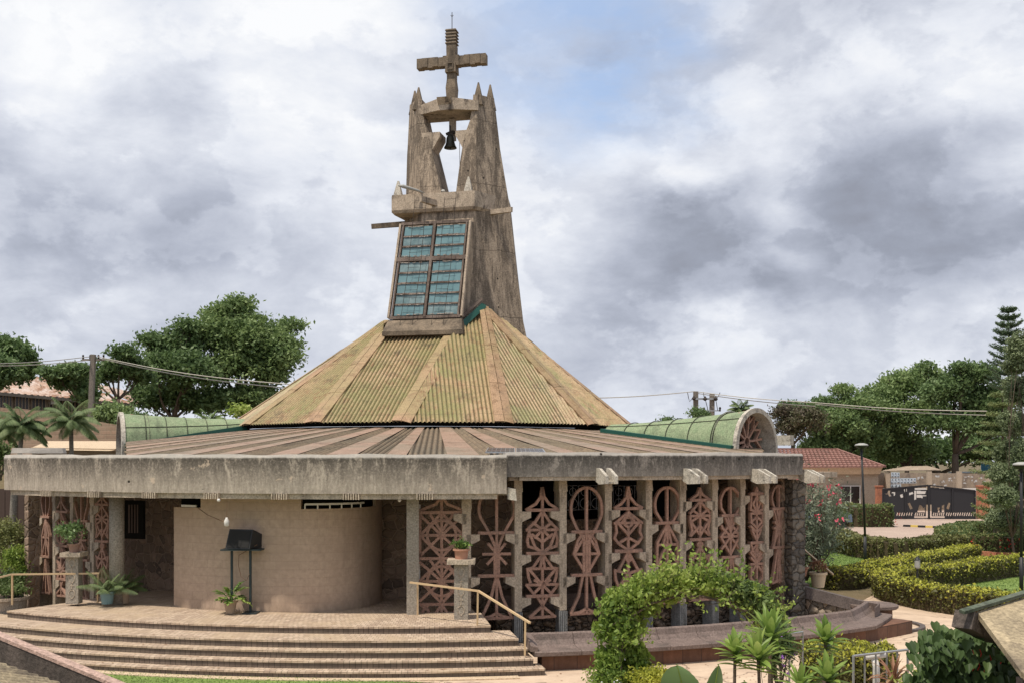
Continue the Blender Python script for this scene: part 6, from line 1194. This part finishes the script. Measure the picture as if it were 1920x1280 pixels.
hedge('hedge', [(5.35, 18.6), (5.9, 18.7), (6.5, 18.5)], 1.25, .95, 'squat bright yellow hedge behind the front cordylines', ('leaf_hedge', 'leaf_yellow'), 900, .07, .9)
fr = MB(); 
def flowers(name, pts, s, m, label): C = np.array(pts); return tag(foliage(name, np.repeat(C, 5, 0) + RNG.normal(size=(len(C) * 5, 3)) * s * .25, s, m, None, .2, .9), label, 'flowers', None, 'stuff')
flowers('flowers', [tuple(G(random.uniform(1590, 1680), 984) + Vector((0, -1.0, random.uniform(.1, .9)))) for _ in range(22)], .07, 'flower_red', 'scattered red blossoms on the hedge in front of the gatehouse')
flowers('flowers', [tuple(G(random.choice((1785, 1830, 1880, 1900)) + random.uniform(-12, 12), 1043) + Vector((0, -.1, random.uniform(.35, .8)))) for _ in range(26)], .06, 'flower_red', 'red blossoms on the front of the curved hedge island')
# oleander
b = G(1515, 1085); ol = empty('oleander', b, 'tall airy shrub with pink flowers beside the stone pier', 'shrub'); mb = MB(); C = []; Fp = []
for i in range(26):
    tp = P(random.uniform(1488, 1572), random.uniform(900, 1010), 35 + random.uniform(-1.2, 1.2)); st0 = P(1500 + random.uniform(-8, 14), 1060, 35.5); st0.z = 0.2; pts = limb(mb, st0, tp, .03, .008, .14, 7, 5)
    for p in pts[3:]:
        for _ in range(46): C.append(tuple(p + Vector([random.gauss(0, .22) for _ in range(3)])))
    if random.random() < .75: Fp.append(tuple(tp + Vector((0, -.1, .06))))
mb.build('stems', 'bark', ol); foliage('foliage', C, .17, 'leaf_oleander', ol, .6, .25); foliage('flowers', np.repeat(np.array(Fp), 7, 0) + RNG.normal(size=(len(Fp) * 7, 3)) * .06, .10, 'flower_pink', ol, .2, .9)
Bsh(1520, 1010, 26, 24, 38, 'bushy green undergrowth below the pink flowering shrub', lm='leaf_hedge_dark', leaf=.14, n=2400, group=gl)
Bsh(1560, 968, 26, 16, 60, 'dark bush hiding the blue grey car', lm='leaf_hedge_dark', leaf=.16, n=1500, group=gl)
# conifers
def conifer(px, pyt, pyb, d, wid, tiers, label, lm, base_z=0, fat=.1, up=.25, dens=1.0, tr=.16):
    s = d / F; t_ = P(px, pyt, d); rt = empty('conifer', Vector((t_.x, t_.y, base_z)), label, 'conifer', 'conifers at the right edge'); mb = MB(); limb(mb, (t_.x, t_.y, base_z), t_, tr, .03, .0, 6); C = []
    zb = P(px, pyb, d).z
    for i in range(tiers):
        f = (i + .3) / tiers; z = t_.z + (zb - t_.z) * f; L = wid * s * (.25 + .75 * f ** .7)
        for k in range(7):
            a = k * 2 * PI / 7 + i * .5; dv = Vector((math.cos(a), math.sin(a), 0)); Lk = L * random.uniform(.85, 1.12); pts = []
            for j in range(7): u = j / 6; pts.append(Vector((t_.x, t_.y, z)) + dv * Lk * u + Vector((0, 0, up * Lk * u * u * 1.3 - .06 * Lk * u)))
            mb.tube(pts, [.03 * (1 - u / 8) for u in range(7)], 4, False)
            for j in range(1, 7):
                for _ in range(int(26 * dens)): u = random.random(); p = pts[j - 1].lerp(pts[j], u); sd = dv.cross(Vector((0, 0, 1))); C.append(tuple(p + sd * random.gauss(0, fat * (1.2 - .7 * j / 7) * 1.7) + Vector((0, 0, random.gauss(.02, fat * .35)))))
    mb.build('trunk', 'bark', rt); foliage('crown', C, .17 * d / 70, lm, rt, .5, .3); return rt
conifer(1891, 580, 740, 70, 46, 11, 'tallest slim tiered conifer against the sky at the right edge', 'leaf_pine', 0, .12, .34, 1.5)
conifer(1880, 735, 900, 62, 62, 9, 'lighter tiered conifer with drooping arms just left of the grey green cypress', 'leaf_pine_light', 0, .16, .12, 1.2)
conifer(1868, 890, 985, 48, 50, 6, 'young dark conifer whose arms overlap the right end of the gate', 'leaf_pine_light', 0, .12, .25, 1.1)
T('cypress', 1905, [(1912, 660, 20, 40), (1902, 690, 18, 20), (1915, 740, 26, 36), (1898, 720, 16, 18), (1905, 800, 24, 30), (1890, 790, 14, 20), (1895, 850, 24, 28), (1880, 890, 22, 26), (1905, 920, 34, 36), (1878, 935, 24, 26), (1895, 975, 38, 30), (1920, 860, 24, 40), (1870, 970, 16, 18)], 45, 'soft grey green cypress filling the right edge of the view', lm='leaf_cypress', n=6500, per=12, leaf=.12, sig=.09, tr=.06, group='conifers at the right edge', sub=16, cat='conifer', subr=.4)

# ================================================================ FRONT GARDEN
va = empty('vine_arch', (3.7, 17.5, 0), 'arched garden trellis smothered in light green climbing vine with small white flowers', 'arch'); DV = 17.5; s = DV / F
arcpts = [(1165, 1330), (1163, 1270), (1160, 1215), (1165, 1170), (1180, 1135), (1215, 1112), (1262, 1098), (1310, 1098), (1355, 1110), (1395, 1128), (1425, 1150), (1448, 1185), (1455, 1240), (1458, 1300)]
for off, nm in ((-.32, 'trellis_hoop'), (.32, 'trellis_hoop')):
    mb = MB(); mb.tube([P(x, y + 14, DV) + Vector((0, off, 0)) for x, y in arcpts[:1]] + [P(x, y + 14, DV) + Vector((0, off, 0)) for x, y in arcpts[1:]], .02, 6); mb.build(nm, 'bark', va)
bls = [(1172, 1290, 48, 50), (1168, 1235, 44, 42), (1165, 1180, 40, 42), (1178, 1135, 46, 36), (1215, 1112, 48, 34), (1262, 1092, 46, 32), (1310, 1094, 46, 32)]; bls2 = [(1345, 1098, 42, 28), (1385, 1112, 44, 32), (1420, 1130, 34, 30), (1444, 1165, 20, 26)]
bl3 = [(*P(x, y, DV), rx * s, .45, ry * s) for x, y, rx, ry in bls]; foliage('vine_leaves', crown_pts(bl3, 3000, 8, .055, 12, .42, .45), .085, 'leaf_vine', va, .5, .6, drop=.5)
bl4 = [(*P(x, y, DV), rx * s, .45, ry * s) for x, y, rx, ry in bls2]; foliage('broad_leaves', crown_pts(bl4, 1100, 7, .05, 12, .42, .45), .095, 'leaf_vine_dark', va, .8, .55)
sg_ = MB(); SC = []
for i in range(170):
    k = random.randint(1, 10); a = P(*arcpts[k], DV).lerp(P(*arcpts[k + 1], DV), random.random()) + Vector((random.uniform(-.2, .2), random.uniform(-.45, .1), random.uniform(0, .25))); dv = Vector((random.gauss(0, .5), random.gauss(-.3, .5), random.gauss(.35, .6))).normalized() * random.uniform(.25, .62); pts_ = limb(sg_, a, a + dv, .005, .002, .12, 5, 4)
    for q_ in pts_[1:]:
        for _ in range(3): SC.append(tuple(q_ + Vector([random.gauss(0, .03) for _ in range(3)])))
sg_.build('sprigs', 'bark', va); foliage('sprig_leaves', SC, .08, 'leaf_vine', va, .5, .55)
C = crown_pts([(*P(1170, 1255, DV), 48 * s, .45, 60 * s)], 60, 3, .02, 8, .5, .9); foliage('flowers', C, .045, 'flower_white', va, .2, .9)
C = crown_pts([(*P(1435, 1150, DV), 26 * s, .4, 20 * s)], 8, 3, .02, 4, .5, .9); foliage('purple_flowers', C, .06, 'flower_purple', va, .2, .9)
mb = MB()
for i in range(60):
    k = random.randint(1, 11); a = P(*arcpts[k], DV) + Vector((random.uniform(-.2, .2), random.uniform(-.35, .35), random.uniform(-.1, .15))); b = P(*arcpts[min(13, k + random.choice((1, 2)))], DV) + Vector((random.uniform(-.25, .25), random.uniform(-.35, .35), random.uniform(-.25, .15))); limb(mb, a, b, .009, .004, .15, 5, 4)
mb.build('vine_stems', 'bark', va)
Bsh(1215, 1275, 46, 34, 17.0, 'yellow green bush at the right foot of the vine arch', lm='leaf_yellow', leaf=.06, n=2600, aspect=.4, group='bushes of the front garden'); Bsh(1150, 1285, 46, 46, 17.2, 'light green bush with white flowers at the left foot of the vine arch', lm='leaf_vine', leaf=.07, n=3200, flowers='flower_white', fn=24, group='bushes of the front garden')
Bsh(1290, 1150, 46, 26, 19.0, 'dark leafy creeper hanging below the vine arch', lm='leaf_hedge_dark', leaf=.09, n=500, group='bushes of the front garden') if False else None
Bsh(1460, 1230, 30, 60, 16.4, 'dark leafy bush with pale blue flowers among the front cordylines', lm='leaf_hedge_dark', leaf=.06, n=2600, flowers='flower_purple', fn=14, group='bushes of the front garden')
Bsh(1430, 1215, 34, 26, 18.5, 'small shrub against the bench right of the vine arch', lm='leaf_hedge_dark', leaf=.06, n=900, group='bushes of the front garden')
gc = 'cordylines of the front garden'
def cordy(px, py, d, L, n, label, m='leaf_cordyline', w=.105, droop=.45):
    t_ = P(px, py, d); b = Vector((t_.x + random.uniform(-.06, .1), t_.y, 0)); rt = empty('cordyline', b, label, 'cordyline', gc); mb = MB(); limb(mb, b, t_, .03, .022, .03); mb.build('stem', 'bark', rt); mb = MB(); rosette(mb, t_, n, L, w, droop, (12, 86)); 
    for i in range(3): rosette(mb, t_ - Vector((0, 0, .05 * (i + 1))), 4, L * .85, w * .9, droop, (0, 40))
    mb.build('leaves', m, rt); return rt
cordy(1445, 1200, 15.2, .52, 26, 'tallest cordyline rosette right of the vine arch'); cordy(1378, 1228, 15.0, .36, 20, 'cordyline rosette between the banana leaves and the tallest cordyline'); cordy(1422, 1238, 14.6, .44, 24, 'cordyline just below and left of the tallest one'); cordy(1548, 1205, 14.8, .36, 20, 'slender cordyline standing alone above the yellow hedge'); cordy(1552, 1278, 13.2, .36, 20, 'cordyline cut off by the bottom edge below the yellow hedge'); cordy(1500, 1290, 13.4, .36, 18, 'low cordyline left of the one below the yellow hedge', w=.07)
cordy(1774, 1258, 11.5, .30, 16, 'short cordyline with yellow centre in front of the dark ivy', w=.05); cordy(1676, 1286, 13.2, .42, 40, 'bronze leaved cordyline behind the metal railing', 'leaf_bronze', .04, 1.4)
# banana leaves
def bananas():
    for (px, pyb, px2, py2, w, d, lab) in ((1290, 1330, 1266, 1240, .44, 11.5, 'broad banana leaf leaning left at the bottom edge'), (1330, 1340, 1344, 1240, .30, 11.8, 'upright narrow banana leaf at the bottom edge'), (1395, 1330, 1392, 1270, .24, 11.4, 'banana leaf tip lowest at the bottom edge')):
        a, b = P(px, pyb, d), P(px2, py2, d); rt = empty('banana_leaf', Vector((a.x, a.y, 0)), lab, 'plant', 'banana plants'); mb = MB(); mb.tube([zset(a, 0), a], .02, 6); mb.build('stalk', 'leaf_big', rt); mb = MB(); D = (b - a); n = 22; L_, C_, R__ = [], [], []; sd = Vector((1, -.25, 0)).normalized() if px != 1330 else Vector((.8, .6, 0))
        for i in range(n + 1): t_ = i / n; ww = w * .5 * math.sin(PI * min(1, .1 + .9 * t_) ** 1.0) ** .6 * (1 + .03 * (i % 2)); p = a + D * t_ + Vector((0, -.10 * math.sin(PI * t_ * .5), 0)); L_.append(p - sd * ww + Vector((0, .07 * ww / .17, -.02))); R__.append(p + sd * ww + Vector((0, .07, -.02))); C_.append(p)
        m = n + 1; mb.add(L_ + C_ + R__, [f for i in range(n) for f in ((i, i + 1, m + i + 1, m + i), (m + i, m + i + 1, 2 * m + i + 1, 2 * m + i))]); mb.build('leaf', 'leaf_big', rt, True); mb = MB(); mb.tube([c_ + Vector((0, -.008, 0)) for c_ in C_], [.012 * (1 - .7 * i / n) for i in range(n + 1)], 5); mb.build('midrib', 'leaf_vine', rt)
bananas()
# metal rails bottom right
def mrail(label, p0, p1, h, n, d=14):
    rt = empty('metal_railing', zset(p0, 0), label, 'railing', 'grey metal railings in the garden')
    mb = MB(); mb.tube([p0, p1], .018, 6); mb.build('top_bar', 'galvanised', rt)
    for i in range(n): a = p0.lerp(p1, i / (n - 1)); mb = MB(); mb.tube([a, zset(a, 0)], .012 if 0 < i < n - 1 else .016, 6); mb.build('post', 'galvanised', rt)
mrail('short grey railing behind the tallest cordyline', P(1480, 1187, 17.5), P(1505, 1184, 17.8), 1, 2); mrail('grey garden railing round the white pipe at the bottom', P(1600, 1229, 13.5), P(1702, 1217, 14.2), 1, 6)
pp = empty('white_pipe', P(1645, 1290, 13.9), 'white angled pipe post inside the grey garden railing', 'pipe'); mb = MB(); mb.tube([zset(P(1642, 1290, 13.9), 0), P(1643, 1250, 13.9), P(1640, 1236, 13.9)], .045, 10); mb.build('upright', 'white_paint', pp, True); mb = MB(); mb.tube([P(1624, 1231, 13.9), P(1660, 1226, 13.9)], .04, 10); mb.build('crosspiece', 'white_paint', pp, True)
# ivy bush + ground cover bottom right
s = 10.0 / F; iv = [(*P(x, y, 10.2 + random.uniform(-.3, .3)), rx * s, .5, ry * s) for x, y, rx, ry in ((1800, 1225, 60, 50), (1850, 1210, 60, 40), (1900, 1240, 60, 60), (1780, 1270, 60, 50), (1860, 1290, 90, 50), (1950, 1290, 60, 60))]
rt = empty('ivy_bush', P(1850, 1400, 10), 'large leaved dark ivy bush beneath the wooden roof corner', 'bush'); mb = MB()
for c_ in crown_pts(iv, 3000, 1, .05, 12, .42, .85):
    c_ = Vector(c_); nr = Vector((random.gauss(0, .45), -.75 + random.gauss(0, .3), .7 + random.gauss(0, .3))).normalized(); dn = (Vector((random.gauss(0, .35), -.2, -1)) ); dn = (dn - nr * dn.dot(nr)).normalized(); sd = nr.cross(dn); L_ = random.uniform(.065, .125)
    pr_ = [(0, 0), (.30, -.12), (.52, .15), (.45, .5), (.22, .82), (0, 1.08)]; vs = [c_ + dn * y * L_ + sd * x * L_ * .82 + nr * (abs(x) * .22 * L_ - y * y * .12 * L_) for x, y in pr_] + [c_ + dn * y * L_ - sd * x * L_ * .82 + nr * (abs(x) * .22 * L_ - y * y * .12 * L_) for x, y in pr_[1:5]]
    mb.add(vs, [(0, 1, 2, 3, 4, 5), (0, 5, 9, 8, 7, 6)])
mb.build('foliage', 'leaf_ivy', rt)
mb = MB(); mb.lathe(P(1850, 1420, 10.5) , [(.5, 0), (.55, .4), (.3, .85)], 14); mb.build('inner_twigs', 'hedge_core', rt)
for i in range(12): mb = MB(); q_ = P(random.uniform(1810, 1900), random.uniform(1195, 1250), 9.75); mb.tube([q_, q_ + Vector((.01, -.01, -.04)), q_ - Vector((.005, 0, random.uniform(.07, .11)))], .0045, 5); mb.build('flower_spike', 'flower_red', rt)
Bsh(1760, 1290, 70, 34, 11.0, 'bright green ground cover at the bottom edge before the ivy', lm='leaf_vine', leaf=.07, n=1500, group='bushes of the front garden')
# wooden roof corner bottom right
rf = empty('garden_shelter', P(1910, 1280, 8.5), 'corner of a near wooden shelter roof with dark beam end at the bottom right', 'shelter'); a, b, c_, d_ = P(1832, 1146, 9.6), P(2100, 1063, 10.6), P(2140, 1420, 7.6), P(1915, 1258, 8.4)
mb = MB(); n_ = (b - a).cross(d_ - a).normalized(); n_ = n_ if n_.z > 0 else -n_; mb.prism([a, b, c_, d_][::1], -n_ * .05); mb.build('roof', 'wood_weathered', rf)
mb = MB(); mb.bar(P(1803, 1152, 9.5) + n_ * .03, b + n_ * .03, .06, .03, n_); mb.build('ridge_flashing', 'dark_moss', rf); mb = MB(); mb.bar(P(1806, 1160, 9.6), P(1870, 1190, 9.9), .2, .16); mb.build('beam_end', 'ramp_concrete', rf)
mb = MB(); q_ = P(1925, 1270, 8.9); mb.bar(zset(q_, 0), q_, .12, .12, (0, 1, 0)); mb.build('post', 'bench_stone', rf)
# near parapet bottom left
pr = empty('near_parapet', P(60, 1300, 8), 'sloping dark concrete parapet with pinkish top in the bottom left corner', 'parapet'); a, b = P(-120, 1148, 8.6), P(300, 1322, 7.6); mb = MB(); dn = Vector((0, 0, -.55)); th = Vector((.02, .07, 0)); mb.hexa([a + dn, b + dn, b + dn + th, a + dn + th], [a, b, b + th, a + th]); mb.build('wall_face', 'ramp_concrete', pr); mb = MB(); mb.bar(a + th * .5 + Vector((0, 0, .012)), b + th * .5 + Vector((0, 0, .012)), .085, .026); mb.build('rough_top', 'pink_aggregate', pr)
mb = MB(); facet(mb, P(-150, 1250, 6.0), P(160, 1360, 5.6), P(120, 1292, 7.0), P(-130, 1190, 7.4), .09, .012, 0, 8); o = mb.build('tin_roof', 'wood_weathered'); tag(o, 'yellowish ribbed roof edge in the very bottom left corner', 'roof')

# ================================================================ LEFT PORCH SIDE
Bsh(15, 1020, 46, 52, 29, 'yellow green shrub at the left edge below the parapet', lm='leaf_hedge_pale', leaf=.08, n=4200, group='bushes left of the porch'); Bsh(30, 1060, 30, 40, 28.2, 'feathery green shrub before the rocks at the left edge', lm='leaf_vine', leaf=.07, n=2600, group='bushes left of the porch'); Bsh(20, 1095, 36, 24, 27.4, 'dark leafy plant behind the large round planter', lm='leaf_hedge_dark', leaf=.09, n=1600, group='bushes left of the porch')
for i, (px, py, r_) in enumerate(((45, 1045, 14), (35, 1068, 16), (50, 1080, 12), (40, 1100, 16), (52, 1060, 10), (48, 1118, 13))):
    mb = MB(); b = P(px, py + r_ * .7, 28.6); r = r_ / F * 28.6; n = 7; mb.loft([[b + Vector((r * k * (1 + .25 * math.sin(a * 2 + i)) * math.cos(2 * PI * a / n), r * k * math.sin(2 * PI * a / n), z * r)) for a in range(n)] for k, z in ((.7, 0), (1.1, .5), (.95, 1.1), (.5, 1.5))])
    mb.prism([b + Vector((-r * .7, -r * .5, 0)), b + Vector((r * .7, -r * .5, 0)), b + Vector((r * .7, r * .7, 0)), b + Vector((-r * .7, r * .7, 0))], (0, 0, -b.z)); o = mb.build('boulder', 'light_rock'); tag(o, 'grey boulder in the rock pile left of the terracotta screens', 'rock', 'boulders left of the porch')
tb = MB(); a, b = zset(P(22, 985, 30.5), 0), P(31, 925, 30.5) + Vector((0, 0, 1)); limb(tb, a, b, .12, .09, .02, 6, 9); tr0 = empty('tree', a, 'pale slanting bare tree trunk under the left end of the roof edge', 'tree'); tb.build('trunk', 'palm_bark', tr0, True)
bf = empty('board_fence', zset(P(20, 990, 33), 0), 'dark brown board fence in the shade at the left edge', 'fence')
for i in range(9): mb = MB(); q_ = P(-20 + i * 12, 990, 33); mb.box((q_.x, q_.y, 0), (.18, .04, EYE - .9)); mb.build('board', 'brown_board', bf)

# fallen leaves on the path, the steps and the platform
LF = []
for _ in range(520):
    px, py = random.uniform(1040, 1700), random.uniform(1160, 1290); g_ = G(px, py); LF.append((g_.x, g_.y, .022))
for _ in range(260):
    p = R(random.uniform(-38, 6)); r_ = random.choice((15.8 + random.random() * 1.4, 18.1, 18.4, 18.7, 19.0)); z_ = .76 if r_ < 17.3 else {18.1: .61, 18.4: .46, 18.7: .31, 19.0: .16}[r_]; q_ = ring(r_ - random.random() * .12, p, z_); LF.append(tuple(q_))
V_, Q_ = leafmesh(np.array(LF), .055, 6.0, .5); o = link('fallen_leaves', V_, Q_, 'leaf_bronze', None); tag(o, 'small dry leaves scattered over the path and the steps', 'leaves', None, 'stuff')
